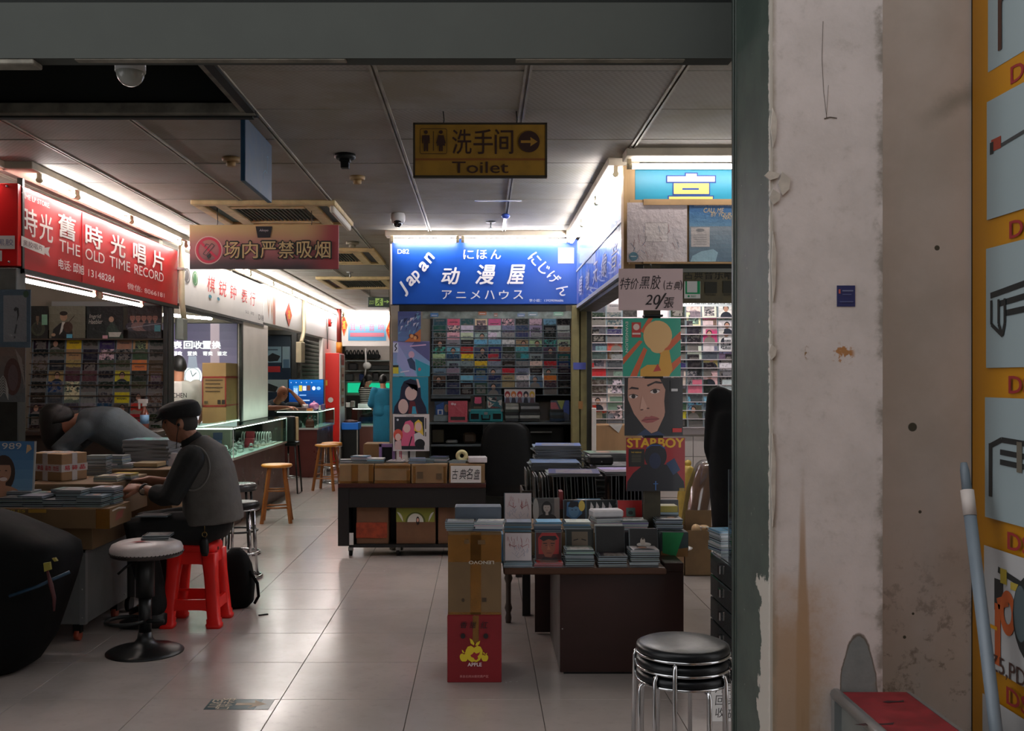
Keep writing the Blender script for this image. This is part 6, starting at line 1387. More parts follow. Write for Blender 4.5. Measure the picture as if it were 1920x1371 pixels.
a.pxf(Yb2, 873, 1210, 905, 1242).poly([(.28, .42), (.42, .52), (.50, .62), (.62, .52), (.80, .58), (.86, .66), (.80, .46), (.70, .36), (.74, .24), (.64, .14), (.54, .16), (.46, .28), (.34, .32)], (146, 30, 36))
ftext(a, 'APPLE', Yb2, 877, 1242.5, 903, 1249, (222, 206, 206), bold=.03)
for ch, q0, q1 in (('香', 863, 876), ('甜', 881, 893), ('红', 901, 915)):
    ftext(a, ch, Yb2, q0, 1165, q1, 1177.5, (28, 20, 22), bold=.005, shear=.15)
for px in (868, 911): a.pxf(Yb2, px-4.5, 1187, px+4.5, 1197).oval(.5, .5, .5, .5, (24, 16, 16))
ftext(a, '来自北纬35度优质产区', Yb2, 862, 1265, 916, 1270, (206, 140, 140))
a.part('print', t)
zb2 = ZW(997, Yb2)
t = carton('tall taped brown cardboard box on top of the red fruit box', XW(840, Yb2), XW(940, Yb2), Yb2+.003, Yb2+.34, za, zb2-.004, mat('deep_brown_cardboard', (108, 84, 54), .6, 0, .14, 5, .05), tapes=((.42, 0, .62, 1), (0, .64, 1, .97), (0, .0, 1, .03)))  # one even brown, darker than the aged cardboard
a = Art(front(Yb2+.003), .002); ftext(a, 'LENOVO', Yb2, 879, 1052, 926, 1058, (190, 186, 178), bold=.02, rot=math.pi)
a.pxf(Yb2, 870, 1012, 880, 1020).rect(0, 0, 1, 1, (96, 72, 40)); a.pxf(Yb2, 896, 1013, 910, 1021).rect(0, 0, 1, 1, (96, 72, 40)); a.pxf(Yb2, 866, 1122, 871, 1129).oval(.5, .5, .5, .5, (60, 46, 30)); a.pxf(Yb2, 904, 1121, 912, 1129).rect(0, 0, 1, 1, (60, 46, 30))
a.part('print', t)
a = Art(lambda u, v, d: Vector((XW(840, Yb2)-d, -u, v)), .001).frame(-Yb2-.30, za+.02, -Yb2-.02, za+.30); a.text('LENOVO', .05, .1, .95, .25, (190, 186, 178), bold=.02); a.part('side_print', t)
cd_stack(XW(862, 4.9), 4.955, zb2, 'ggug', 'at the tall brown box outer corner', 'discs on the tall brown box', .02)
cd_stack(XW(917, 4.9), 4.95, zb2, 'BwPw', 'on the tall brown box, table side', 'discs on the tall brown box', -.05)
slab('flat_case', 'flat slate-grey case at the back of the tall brown box', 'case', 853, 940, 951, 975, 5.06, .13, (88, 98, 110), bev=.004)

# ---------------------------------------------------------------- record crates on a trestle behind
t = thing('record_table', 'dark trestle table under the record crates', 'table', (.65, 6.6, 0))
part('top', MB().box(.22, 1.10, 6.2, 7.55, .535, .565), BW, t, bevel=.003)
for x in (.28, 1.04):
    for y in (6.26, 7.48): part('leg', MB().box(x-.025, x+.025, y-.025, y+.025, 0, .535), BW, t)
def crate(name, label, x0, x1, y0, y1, z0, z1):
    t = thing(name, label, 'crate', ((x0+x1)/2, (y0+y1)/2, z0)); w = .012
    part('base', MB().box(x0, x1, y0, y1, z0, z0+w), DW, t)
    for a in ((x0, x1, y0, y0+w), (x0, x1, y1-w, y1), (x0, x0+w, y0+w, y1-w), (x1-w, x1, y0+w, y1-w)): part('side', MB().box(*a, z0+w, z1), DW, t, bevel=.002)
    return t
LPW2 = .312
def lp_row(x0, x1, y, z, n, cols, where, group, lean=.0):
    for i in range(n):
        x = x0+(x1-x0)*(i+.5)/n; c = cols[i % len(cols)]; nm, col = PAL[c]
        disc((x, y, z), (lean+random.uniform(-.02, .02), 0, -math.pi/2), random.choice(STY), jit(col), '%s upright record, %s from the left %s' % (nm, ORD[i+1], where), group, 'record', LPW2, LPW2, .0042, 'record', False)
def lp_pile(x, y, z, cols, where, group, th=.005):
    for i, c in enumerate(cols):
        nm, col = PAL[c]; yw = random.uniform(-.08, .08)
        lab = 'topmost %s record of the pile %s' % (nm, where) if i == len(cols)-1 else '%s record, %s up in the pile %s' % (nm, ORD[i+1], where)
        q = Matrix.Rotation(yw, 3, 'Z')@Vector((random.uniform(-.012, .012), -LPW2/2, 0))
        disc((x+q.x, y+q.y, z+th*(i+.5)+.0006), (-math.pi/2, 0, yw), random.choice(STY), jit(col), lab, group, 'record', LPW2, LPW2, th, 'record', False)
zc = .566
crate('record_crate', 'low wooden crate of upright records, nearest the CD riser', .30, .735, 6.02, 6.36, zc, zc+.16)
crate('record_crate', 'low wooden crate of upright records behind the first, below a high pile', .26, .70, 6.40, 6.74, zc, zc+.20)
crate('record_crate', 'low wooden crate of upright records beside the red sleeve of the column', .76, 1.08, 6.04, 6.38, zc, zc+.16)
lp_row(.325, .72, 6.19, zc+.013, 18, 'kgwnkWkgNkwkgkKwgk', 'in the nearest crate', 'records in the near crate', .06)
lp_row(.285, .68, 6.57, zc+.013, 16, 'kgWnwkgNkwgkKwgk', 'in the second crate', 'records in the second crate', .04)
lp_row(.78, 1.06, 6.21, zc+.013, 12, 'nkKnkNkKkkgk', 'in the crate beside the column', 'records in the side crate')
zq = zc+.013+LPW2+.002
lp_pile(.565, 6.16, zq, 'gugB', 'on the nearest crate', 'records piled on the crates')
lp_pile(.47, 6.56, zq, 'kWkgKwkuKs', 'on the second crate', 'records piled on the crates')
lp_pile(.52, 6.90, zc+.20, 'gkWgkwkgKugkuKgkwkuKgkWkgKugkus', 'beside the black office chair', 'records piled on the crates', .0085)
lp_pile(.90, 6.22, zq, 'rBbel', 'on the crate beside the column', 'records piled on the crates')
lp_pile(.88, 6.62, zc, 'gkwkgKugkuKgkwkgwkuKgkWkgKugkuPgkgug', 'behind the side crate', 'records piled on the crates', .0098)
lp_pile(.88, 6.98, zc, 'gkwkgKugkuKgkwkgwkuKgkWkgKugkgWgkuwg', 'at the far corner of the trestle', 'records piled on the crates', .0112)
t = thing('pencil_case', 'small black case with a silver stud lying on the record piles', 'case', (XW(1128, 6.45), 6.45, 0))
zz = zc+.0098*36+.004; t.location.z = zz
part('body', MB().box(XW(1105, 6.5), XW(1150, 6.5), 6.50, 6.60, zz, zz+.055), BLK, t, bevel=.008)
part('stud', MB().ball((XW(1128, 6.5), 6.499, zz+.02), .005, 8, 5), ALU, t)

# ---------------------------------------------------------------- right of the table: wrapped roll, boxes, drawers
t = carton('open brown cardboard box with torn flaps behind the low cabinet', XW(1283, 7.5), XW(1334, 7.5), 7.5, 7.85, 0, ZW(995, 7.5), CARD, open_top=True)
part('back_flap', MB().box(XW(1285, 7.8), XW(1334, 7.8), 7.80, 7.806, ZW(998, 7.8), ZW(957, 7.8)), CARD, t)
part('torn_flap', MB().prism([(XW(1325, 7.5), ZW(996, 7.5)), (XW(1343, 7.5), ZW(996, 7.5)), (XW(1345, 7.5), ZW(978, 7.5)), (XW(1336, 7.5), ZW(986, 7.5))], front(7.5), -.004, .003), CARD, t)
part('wadding', MB().ball((XW(1306, 7.6), 7.62, ZW(997, 7.5)), (.035, .05, .04), 9, 6).ball((XW(1322, 7.65), 7.7, ZW(999, 7.5)), (.05, .05, .03), 9, 6), mat('pale_wadding', (190, 160, 120), .8), t)
for i, px in enumerate((1312, 1318, 1324)):
    slab('cd_case', '%s pale case poking out of the open torn box' % ('first', 'second', 'third')[i].replace('first', 'nearest table,').replace('second', 'middle').replace('third', 'outermost'), 'CD', px, px+5, 988, 1000, 7.66, .1, (190-12*i, 186, 184), 'cases in the torn box')
t = thing('wrapped_roll', 'brown roll wrapped in clear plastic leaning behind the torn box', 'roll', (XW(1305, 8.0), 8.0, .25))
part('roll', MB().limb([W(1289, 1050, 7.98), W(1322, 885, 8.1)], [.085, .075], 14), mat('brown_wrapping_roll', (128, 92, 68), .6, 0, .2, 8), t)
part('film', MB().limb([W(1289, 1045, 7.97), W(1312, 920, 8.04), W(1323, 884, 8.09)], [.10, .108, .098], 16), glass('clear_wrapping_film', (220, 222, 224), .30, .12), t)
t = thing('yellow_bag', 'crumpled yellow bag between the red sleeve and the wrapped roll', 'bag', (XW(1288, 8.3), 8.3, 0))
part('bag', MB().loft([((XW(1290, 8.3), 8.3, z), (r, 0, 0), (0, .08, 0)) for z, r in ((.0, .08), (.2, .10), (.5, .09), (.66, .07), (.74, .05), (.76, .02))], 14), mat('pale_yellow_plastic_bag', (196, 170, 84), .4, 0, .15, 16, .2), t)
part('knot', MB().ball((XW(1290, 8.3), 8.3, .78), .03, 8, 6), mat('pale_yellow_plastic_bag'), t)
t = thing('drawer_tower', 'smoky acrylic drawer tower with metal pulls beside the door frame', 'drawers', (1.28, 4.58, 0))
SMOKE = mat('smoky_acrylic', (52, 60, 62), .15, 0, 0, coat=.8)
X0 = 1.10
part('carcass', MB().box(X0+.012, 1.46, 4.36, 4.80, 0, .655), SMOKE, t, bevel=.003)
for i in range(6):
    z = .655-.106*(i+1)+.003
    d = part('drawer', MB().box(X0, X0+.011, 4.365, 4.795, max(z, .012), z+.100), SMOKE, t, bevel=.003)
    part('handle', MB().box(X0-.012, X0, 4.565, 4.595, z+.035, z+.075), mat('chrome', (200, 202, 204), .12, 1.0), d, bevel=.003)
cd_stack(1.18, 4.80, .656, 'uBgwuKgwub', 'on the acrylic drawer tower', 'discs on the drawer tower', -1.4)
t = thing('acrylic_panel', 'tall clear-edged acrylic panel standing on the drawer tower', 'panel', (1.16, 4.5, .656))
part('panel', MB().box(1.155, 1.162, 4.38, 4.66, .657, 1.06), mat('dark_acrylic_sheet', (40, 46, 50), .1, coat=.8), t)
part('edge', MB().box(1.154, 1.163, 4.66, 4.668, .657, 1.06), mat('bright_acrylic_edge', (130, 144, 148), .15, coat=.8), t)
t = thing('paper_notice', 'sheet of brush-written white paper leaning at the foot of the drawer tower', 'notice', (1.02, 4.2, 0))
part('sheet', MB().box(.98, 1.12, 4.30, 4.304, .0, .26, R=Matrix.Rotation(.12, 3, 'X')), mat('white_paper'), t)
a = Art(front(4.285), .003).frame(.99, .03, 1.11, .24)
for i, ch in enumerate('唱片回收'): a.text(ch, .1, .75-.25*i, .45, .95-.25*i, (40, 36, 36), shear=.1); a.text('二手老碟'[i], .55, .72-.25*i, .9, .92-.25*i, (40, 36, 36), shear=.1)
a.part('writing', t)

# three nested black stools in the foreground
CHROME = mat('chrome', (200, 202, 204), .12, 1.0)
VIN = mat('black_vinyl_seat', (14, 18, 21), .36, 0, .15, 20, .15, 90, spec=.35)
def round_stool(x, y, ztop, zfoot, label, rot, group=None):
    t = thing('round_stool', label, 'stool', (x, y, zfoot), group)
    part('seat', MB().lathe((x, y, ztop), [(.10, -.034), (.155, -.034), (.163, -.022), (.160, -.008), (.145, -.001), (.08, .003), (.01, .004)], 32), VIN, t)
    part('rim', MB().torus((x, y, ztop-.034), .160, .0055, 40, 8), CHROME, t)
    for k in range(4):
        an = rot+math.pi/2*k; e = Vector((math.cos(an), math.sin(an), 0)); c = Vector((x, y, 0))
        part('leg', MB().tube([c+e*.145+Vector((0, 0, ztop-.040)), c+e*.166+Vector((0, 0, ztop-.046)), c+e*.170+Vector((0, 0, ztop-.06)), c+e*.176+Vector((0, 0, zfoot))], .0078, 10), CHROME, t)
    return t
sx, sy = XW(1280, 3.5), 3.5
round_stool(sx, sy, .470, 0, 'black-seated chrome stool, lowest of the nested three in front', .35)
round_stool(sx, sy, .516, .046, 'black-seated chrome stool, middle of the nested three in front', .80)
round_stool(sx, sy, .562, .092, 'black-seated chrome stool, topmost of the nested three in front', 1.22)

# ---------------------------------------------------------------- outside: toolbox bench, pole, poster, sticker
t = thing('red_top_case', 'metal-edged case with a scuffed red lid against the beige wall', 'case', (1.05, 2.55, 0))
rx0, rx1, zc2 = XW(1558, 2.555), 1.10, .683
REDL = mat('scuffed_red_lid', (122, 30, 36), .55, 0, .25, 16)
part('lid', MB().box(rx0+.02, rx1-.012, 1.95, 2.553, zc2-.012, zc2), REDL, t, bevel=.002)
part('body', MB().box(rx0+.018, rx1-.014, 1.96, 2.545, .03, zc2-.013), mat('grey_case_side', (120, 122, 118), .5, .2, .15, 9), t)
AL2 = mat('bright_aluminium_edge', (176, 180, 182), .3, .85, .1, 12)
part('edge', MB().tube([(rx0+.012, 1.95, zc2-.006), (rx0+.012, 2.553, zc2-.006)], .0155, 10), AL2, t)
part('edge', MB().box(rx1-.012, rx1-.002, 1.95, 2.553, zc2-.02, zc2), AL2, t)
part('leg', MB().box(rx0, rx0+.022, 2.53, 2.553, 0, zc2-.015), AL2, t); part('leg', MB().box(rx0, rx0+.022, 1.95, 1.98, 0, zc2-.015), AL2, t)
part('leg', MB().box(rx1-.022, rx1-.001, 1.95, 1.98, 0, zc2-.02), AL2, t); part('leg', MB().box(rx1-.022, rx1-.001, 2.53, 2.553, 0, zc2-.02), AL2, t)
a = Art(flat(zc2), .0006)
for px, py, w in ((1640, 1358, .05), (1610, 1332, .012), (1675, 1316, .03)):
    Y = FPX*(EYE-zc2)/(py-CY); a.frame(XW(px, Y)-w, Y-.012, XW(px, Y)+w, Y+.012).poly([(0, .3), (.3, .7), (.7, .6), (1, .9), (.9, .3), (.5, .2), (.2, 0)], (46, 20, 22))
a.part('scuff', t)
t = thing('mop_pole', 'grey plastic pole with a white tape band leaning on the yellow poster', 'pole', (1.27, 2.5, 0))
p1 = W(1807, 868, 2.62); p0 = Vector((1.22, 2.2, 0.0)); q = lambda f: p0.lerp(p1, f)
PG = mat('blue_grey_plastic_pole', (116, 128, 138), .4, 0, .08, 9)
part('shaft', MB().tube([q(0), q(.93)], .0155, 14), PG, t)
part('cap', MB().tube([q(.93), q(.985), q(1)], [.013, .0115, .008], 14), PG, t)
part('tape_band', MB().tube([q(.895), q(.945)], .0168, 14), mat('white_tape', (206, 196, 190), .6), t)
# yellow product poster on the side wall
t = thing('wall_poster', 'tall yellow product poster with rows of machine-part pictures on the side wall', 'poster', (1.352, 2.4, 0.2))
part('sheet', MB().box(1.3495, 1.352, 1.2, 2.742, .25, 2.6), mat('yellow_poster_paper', (190, 130, 16), .45, 0, .06, 3), t)
part('edge', MB().box(1.3488, 1.352, 2.742, 2.7465, .25, 2.6), BLK, t)
def sidep(a_, b_, d): return Vector((1.3495-d, -a_, b_))
a = Art(sidep, .0009, .0003)
def SY2(px): return 1.3495*FPX/(px-CX)
ye0 = SY2(1853)
def zat(py, px): return ZW(py, SY2(px))
rows = [(zat(470, 1853)+.86, zat(136, 1853)), (zat(192, 1853), zat(413, 1853)), (zat(467, 1853), zat(690, 1853)), (zat(745, 1853), zat(969, 1853)), (zat(1022, 1853), zat(1246, 1853)), (zat(1300, 1853), zat(1520, 1853))]
GB = (150, 166, 170); DKP = (30, 36, 38)
cols_ = [(-ye0, -ye0+.62)]
for r, (zt_, zb_) in enumerate(rows):
    a.frame(-ye0, zb_, -ye0+.62, zt_)
    bgc = (176, 176, 176) if r >= 4 else GB
    a.rect(0, 0, 1, 1, bgc)
    a.frame(-ye0+.115, zb_-.066, -ye0+.42, zb_-.022).text('DSC-%02d' % (2+r), 0, 0, 1, 1, (150, 40, 44), bold=.02)
    a.frame(-ye0, zb_, -ye0+.62, zt_)
    if r == 0:
        for i in range(3): a.oval(.10+.12*i, .60-.0*i, .03, .05, DKP, 12)
        a.line([(.06, .70), (.5, .72)], .05, (90, 44, 40)).line([(.06, .5), (.5, .54)], .02, DKP).poly([(.09, .1), (.12, .1), (.12, .42), (.3, .46), (.3, .52), (.09, .5)], (70, 40, 30)).oval(.30, .46, .05, .07, DKP, 12)
    elif r == 1: a.rect(.04, .56, .12, .66, (150, 60, 44)).rect(.03, .54, .06, .64, DKP).line([(.12, .58), (.9, .70)], .03, (60, 64, 66))
    elif r == 2:
        a.line([(.04, .60), (.34, .66), (.36, .94), (.6, .98)], .05, DKP).line([(.10, .52), (.6, .60)], .05, DKP).line([(.16, .44), (.6, .48)], .05, DKP)
        for q0 in (.05, .11, .16): a.line([(q0, .56), (q0, .36), (.14, .26)], .035, DKP)
    elif r == 3: a.line([(.05, .62), (.05, .18)], .06, DKP).line([(.05, .6), (.14, .66), (.5, .64)], .045, DKP).line([(.13, .56), (.5, .54)], .045, DKP).line([(.13, .48), (.5, .46)], .045, DKP).rect(.26, .42, .30, .66, (100, 96, 84))
    elif r == 4:
        a.rect(.09, .50, .16, .76, DKP).line([(.12, .84), (.4, .76)], .05, DKP).rect(.14, .74, .19, .86, (170, 150, 50)).rect(.22, .72, .36, .78, (170, 150, 60)).line([(.12, .06), (.12, .56), (.2, .62)], .09, (176, 84, 40)).ring(.20, .52, .06, .18, .5, (186, 90, 44)).oval(.38, .54, .14, .34, (28, 34, 36)).oval(.30, .56, .05, .22, (74, 88, 92)).rect(.0, .34, .12, .37, (206, 146, 16))
        a.text('Z5,PD198,A', .06, -.02, .60, .14, (70, 46, 40), bold=-.01)
    else: a.oval(.3, .5, .2, .3, (90, 96, 98))
a.part('pictures', t, GLOSS)
t = thing('wall_sticker', 'small dark blue printed sticker on the white pillar', 'sticker', (XW(1586, 2.56), 2.559, ZW(576, 2.56)))
part('sheet', MB().box(XW(1569, 2.56), XW(1603, 2.56), 2.5585, 2.56, ZW(575, 2.56), ZW(535.5, 2.56)), mat('dark_blue_sticker', (34, 42, 96), .5), t)
a = Art(front(2.5585), .0006).pxf(2.5585, 1569, 535.5, 1603, 575).rect(.1, .62, .2, .82, (180, 90, 80)).rect(.3, .72, .9, .78, (110, 116, 150)).rect(.3, .55, .8, .6, (80, 86, 130)).rect(.15, .2, .9, .26, (80, 86, 130)); a.part('print', t)
# floor exit sticker
t = thing('floor_sticker', 'worn green exit arrow sticker on the floor tiles', 'sticker', (XW(450, 4.57), 4.55, 0))
y0, y1 = YF(1331)+.0, YF(1311); xa, xb = XW(398, y1), XW(520, y1)
m = mat('worn_green_floor_vinyl', (34, 72, 80), .35, 0, .2, 12)
part('film', MB().prism([(xa, y0), (xb-.01, y0), (xb-.01, y1-.006), (xa, y1-.006)], flat(0), .0006, .0012), m, t)
part('worn_end', MB().prism([(xb-.075, y0), (xb-.01, y0), (xb-.01, y1-.006), (xb-.06, y1-.006)], flat(0), .0013, .0016), mat('scuffed_clear_vinyl', (150, 156, 156), .35), t)
a = Art(flat(0), .0018, .0003).frame(xa, y0, xb-.01, y1-.006)
a.poly([(.44, .40), (.72, .40), (.66, .12), (.92, .50), (.70, .88), (.73, .62), (.44, .62)], (206, 190, 168))
a.frame(xa+.012, y0+.02, xa+.055, y1-.02).text('EXIT', -.9, .3, 1.9, .7, (206, 196, 176), bold=.02, rot=-math.pi/2)
a.frame(xa+.06, y0+.01, xa+.11, y1-.01).text('安全出口', -1.0, .25, 2.0, .75, (206, 196, 176), bold=.02, rot=-math.pi/2)
a.part('print', t)
# ---------------------------------------------------------------- left stall: grey cabinets, boxes, disc stacks
t = thing('grey_cabinet', 'grey metal cabinet on orange-wheeled casters under the boxes of the stall', 'cabinet', (-2.55, 5.9, 0))
GM = mat('dull_grey_steel_panel', (104, 106, 106), .55, .1, .15, 6)
GX = -2.23
part('body', MB().box(-2.70, GX, 5.61, 6.28, .10, .515), GM, t, bevel=.006)
part('edge_angle', MB().box(GX-.03, GX+.003, 5.606, 5.64, .10, .518).box(-2.70, GX+.002, 5.606, 6.28, .505, .518), mat('grey_edge_angle', (120, 122, 122), .5, .2), t)
mb = MB()
for z in (.14, .30, .48): mb.ball((GX-.015, 5.605, z), .005, 8, 5); mb.ball((GX+.004, 6.22, z), .005, 8, 5)
part('rivet', mb, ALU, t)
for x, y in ((GX-.06, 5.66), (GX-.05, 6.20), (-2.62, 5.66), (-2.62, 6.2)):
    w = part('caster', MB().tube([(x-.014, y, .032), (x+.014, y, .032)], .032, 16), mat('orange_caster', (150, 62, 38), .5), t)
    part('fork', MB().box(x-.022, x+.022, y-.02, y+.02, .045, .10), BLK, w)
t = thing('grey_cabinet', 'narrower grey metal cabinet behind the first, partly behind the white bar stool', 'cabinet', (-2.5, 6.6, 0))
part('body', MB().box(-2.95, -2.20, 6.32, 6.80, .10, .515), GM, t, bevel=.006)
part('edge_angle', MB().box(-2.225, -2.195, 6.316, 6.35, .10, .518), mat('grey_edge_angle'), t)
for x, y in ((-2.25, 6.37), (-2.25, 6.75), (-2.88, 6.37), (-2.88, 6.75)): part('caster', MB().tube([(x-.014, y, .05), (x+.014, y, .05)], .05, 14), BLK, t)
SHC = mat('dim_brown_cardboard', (112, 88, 60), .78, 0, .14, 6, .05)
carton('brown cardboard box directly on the first grey cabinet', -2.70, XW(208, 5.9), 5.62, 6.25, .519, .652, SHC)
t = carton('long cardboard tray crowded with stacks of CD cases at the front of the stall', -2.82, -2.05, 5.50, 5.83, .656, .765, SHC, tapes=((.9, 0, 1, 1),))
a = Art(front(5.50), .001); a.frame(-2.66, .745, -2.40, .764).text('STYLES', 0, .1, .55, .9, (190, 160, 60), bold=.02).rect(.62, 0, 1, 1, (170, 130, 50)); a.part('print', t)
a = Art(leftp(-2.05), .001).frame(5.52, .67, 5.80, .76).line([(.05, .9), (.4, .95), (.8, .8)], .1, (190, 186, 180)).poly([(.2, .2), (.6, .3), (.7, .8), (.3, .7)], (130, 70, 60)); a.part('label_scrap', t)
t = carton('taller cardboard box behind the tray, its long side facing the aisle', -2.70, XW(246, 6.2), 5.86, 6.50, .656, .862, SHC)
a = Art(leftp(XW(246, 6.2)), .001).frame(5.90, .66, 6.1, .76).line([(.1, .1), (.1, .9)], .06, (180, 176, 170)).line([(.25, .1), (.25, .9)], .06, (180, 176, 170)); a.part('label', t)
carton('cardboard box with orange-stained side under the hand of the capped man', -2.80, XW(330, 6.62), 6.54, 6.78, .519, .885, SHC)
GS = 'disc stacks on the record stall'
for i, (px, Y, cols) in enumerate(((28, 5.53, 'KgkgK'), (66, 5.53, 'gKkgkg'), (102, 5.53, 'KkgK'), (137, 5.54, 'uKgkgkuKg'), (175, 5.53, 'gKkgKu'), (199, 5.66, 'ugKtgkKuw'), (45, 5.66, 'gKukgKg'), (85, 5.66, 'Kgugkg'), (128, 5.68, 'sgKgkgKg'))):
    cd_stack(XW(px, Y+.07), Y+.075, .769, cols, ('%s along the front tray' % ORD[i+1]) if i < 6 else ('%s in the tray rear line' % ORD[i-5]), GS, random.uniform(-.08, .08))
slab('magazine', 'blue and yellow magazine lying across the tray stacks', 'magazine', 72, 133, 929, 939, 5.70, .16, (70, 96, 150), bev=.003, yaw=.25)
slab('magazine', 'thin yellow booklet lying under the blue magazine', 'magazine', 84, 136, 938.5, 941, 5.70, .16, (170, 150, 70), bev=.001, yaw=.2)
z = .866
lpz = lambda px, Y, cols, wh: cd_stack(XW(px, Y), Y, z, cols, wh, GS, random.uniform(-.1, .1))
lpz(205, 6.05, 'WgW', 'at the aisle side of the taller box'); lpz(232, 6.18, 'gWy', 'on the taller box corner')
cd_stack(XW(183, 6.42), 6.42, z, 'kKgknKgkgkug', 'beside the parcel', GS, .05)
cd_stack(XW(212, 6.6), 6.66, .89, 'gukgueug', 'behind the parcel stack', GS, -.1)
cd_stack(XW(238, 6.72), 6.66, .89, 'guw', 'on the orange-stained box, far side', GS, .1)
def fat_book(px0, px1, py0, py1, Y, col, label): return slab('box_book', label, 'book', px0, px1, py0, py1, Y, .15, col, 'thick cases on the orange-stained box', bev=.003, yaw=-.08)
zb = ZW(885, 6.62)
fat_book(251, 296, 885.5-9.2, 885, 6.64, (48, 44, 42), 'black thick case, lowest on the orange-stained box')
fat_book(250, 297, 868, 876, 6.64, (150, 132, 96), 'tan thick case, topmost on the orange-stained box')
slab('open_sleeve', 'white open record sleeve leaning by the elbow of the capped man', 'record', 305, 338, 850, 884, 6.9, .03, (196, 186, 186), bev=.001, yaw=.3)
# parcel with printed tape
Yp = 6.02; R = Matrix.Rotation(-.42, 3, 'Z'); c = Vector((XW(104, 6.1), 6.14, 0))
pz0, pz1 = .866, .866+.165
t = thing('taped_parcel', 'small brown parcel wrapped in white tape with red print', 'parcel', (c.x, c.y, pz0))
b = part('box', MB().box(-.135, .135, -.10, .10, pz0-pz0, pz1-pz0), mat('light_brown_carton', (150, 116, 82), .7, 0, .12, 8), t, bevel=.004, pivot=(0, 0, 0)); b.location = (0, 0, 0)
WT = mat('white_packing_tape', (190, 182, 180), .3, 0, .1, 9)
def lpart(name, mb, m): o = link(name, mb.mesh(name, m), (0, 0, 0), t); return o
lpart('tape', MB().box(-.1365, .1365, -.1015, .1015, .055, .10), WT); lpart('tape', MB().box(-.02, .02, -.1018, .1018, -.000, .1668), WT); lpart('tape', MB().box(-.1368, .1368, -.02, .02, .0, .1666), WT)
A = Art(front(-.1018), .0008); A.frame(-.13, .06, .13, .095)
for i in range(4): A.text('易碎品勿压'[i:i+2], .02+.25*i, .1, .2+.25*i, .9, (186, 40, 50), bold=.03)
o = link('red_print', A.mesh('red_print', PAPER, Vector()), (0, 0, 0), t)
A = Art(lambda u, v, d: Vector((.1368+d, u, v)), .0008); A.frame(-.09, .06, .09, .095)
for i in range(3): A.text('易碎品'[i], .05+.33*i, .1, .28+.33*i, .9, (186, 40, 50), bold=.03)
link('red_print', A.mesh('red_print', PAPER, Vector()), (0, 0, 0), t)
t.rotation_euler = (0, 0, -.42)
# blue sleeve with a portrait
def d_1989(a):
    a.grad(0, 0, 1, 1, (120, 160, 190), (60, 110, 160), 6).rect(0, 0, .02, 1, (180, 180, 176)).rect(.97, 0, 1, 1, (180, 180, 176)).bust(.42, .46, .66, (176, 132, 108), (62, 48, 42), (176, 132, 108), True).oval(.44, .33, .07, .035, (226, 210, 204))
    a.text('1989', .30, .86, .74, .97, (206, 200, 190), bold=-.005).poly([(.83, .78), (.93, .86), (.90, .93), (.84, .94)], (206, 170, 130))
lp('record_sleeve', 'blue record sleeve with a long-haired portrait at the end of the stall', XW(12, 5.72), .80, 5.72, .315, .325, d_1989, False, (170, 172, 172), tilt=-.1)
t = thing('sleeve_block', 'block of white-topped cases under the blue portrait sleeve', 'case', (-2.75, 5.87, .77))
for i in range(10):
    x = XW(6+4.6*i, 5.72); part('case', MB().box(x-.006, x+.006, 5.70, 5.76, .767, .798), CASE, t)
part('white_top', MB().box(XW(2, 5.72), XW(52, 5.72), 5.70, 5.77, .798, .80), WHITEP, t)
lpt = 'discs piled behind the stall'
lp_pile(XW(287, 7.03), 7.03, .52, 'KgkgKkgkKgkKgkgKkgkKgkgKkgkKgkgKkgkKgt', 'behind the orange-stained box, near the bending person', lpt, .0142)
t = thing('stall_bench', 'low wooden bench carrying the record piles at the back of the stall', 'bench', (-2.3, 7.03, 0))
part('top', MB().box(-2.52, -2.10, 6.84, 7.24, .48, .518), DW, t)
for x in (-2.48, -2.14):
    for y in (6.87, 7.21): part('leg', MB().box(x-.02, x+.02, y-.02, y+.02, 0, .48), DW, t)
# black bag in the near corner
t = thing('black_bag', 'huge black bag with blue piping, yellow tag and red strap in the near corner', 'bag', (-2.85, 5.1, 0))
BB = mat('black_nylon', (11, 12, 13), .8, 0, .2, 10, .15, 30, spec=.15)
rings = []
for z, xr, d in ((.0, -2.36, .20), (.03, -2.30, .25), (.15, -2.22, .28), (.30, -2.17, .30), (.45, -2.12, .31), (.56, -2.09, .31), (.63, -2.10, .30), (.67, -2.16, .28), (.715, -2.27, .26), (.77, -2.40, .24), (.81, -2.52, .20), (.84, -2.65, .12)):
    xl = -3.35; rings.append((((xl+xr)/2, 5.12, z), ((xr-xl)/2, 0, 0), (0, d, 0)))
part('body', MB().loft(rings, 36, power=3.6), BB, t)
yb = 4.80
part('piping', MB().tube([(XW(22, 4.84), 4.815, ZW(1116, 4.84)), (XW(75, 4.84), 4.82, ZW(1098, 4.84)), (XW(100, 4.84), 4.822, ZW(1086, 4.84)), (XW(128, 4.84), 4.86, ZW(1074, 4.84))], .008, 8), mat('blue_piping', (18, 54, 78), .5), t)
part('tag', MB().prism([(XW(82, 4.82), ZW(1056, 4.82)), (XW(94, 4.82), ZW(1054, 4.82)), (XW(96, 4.82), ZW(1068, 4.82)), (XW(84, 4.82), ZW(1072, 4.82))], front(4.82), -.01, .006).prism([(XW(98, 4.82), ZW(1047, 4.82)), (XW(104, 4.82), ZW(1046, 4.82)), (XW(108, 4.82), ZW(1052, 4.82)), (XW(103, 4.82), ZW(1053, 4.82))], front(4.82), -.01, .006), mat('yellow_tag', (130, 122, 44), .6), t)
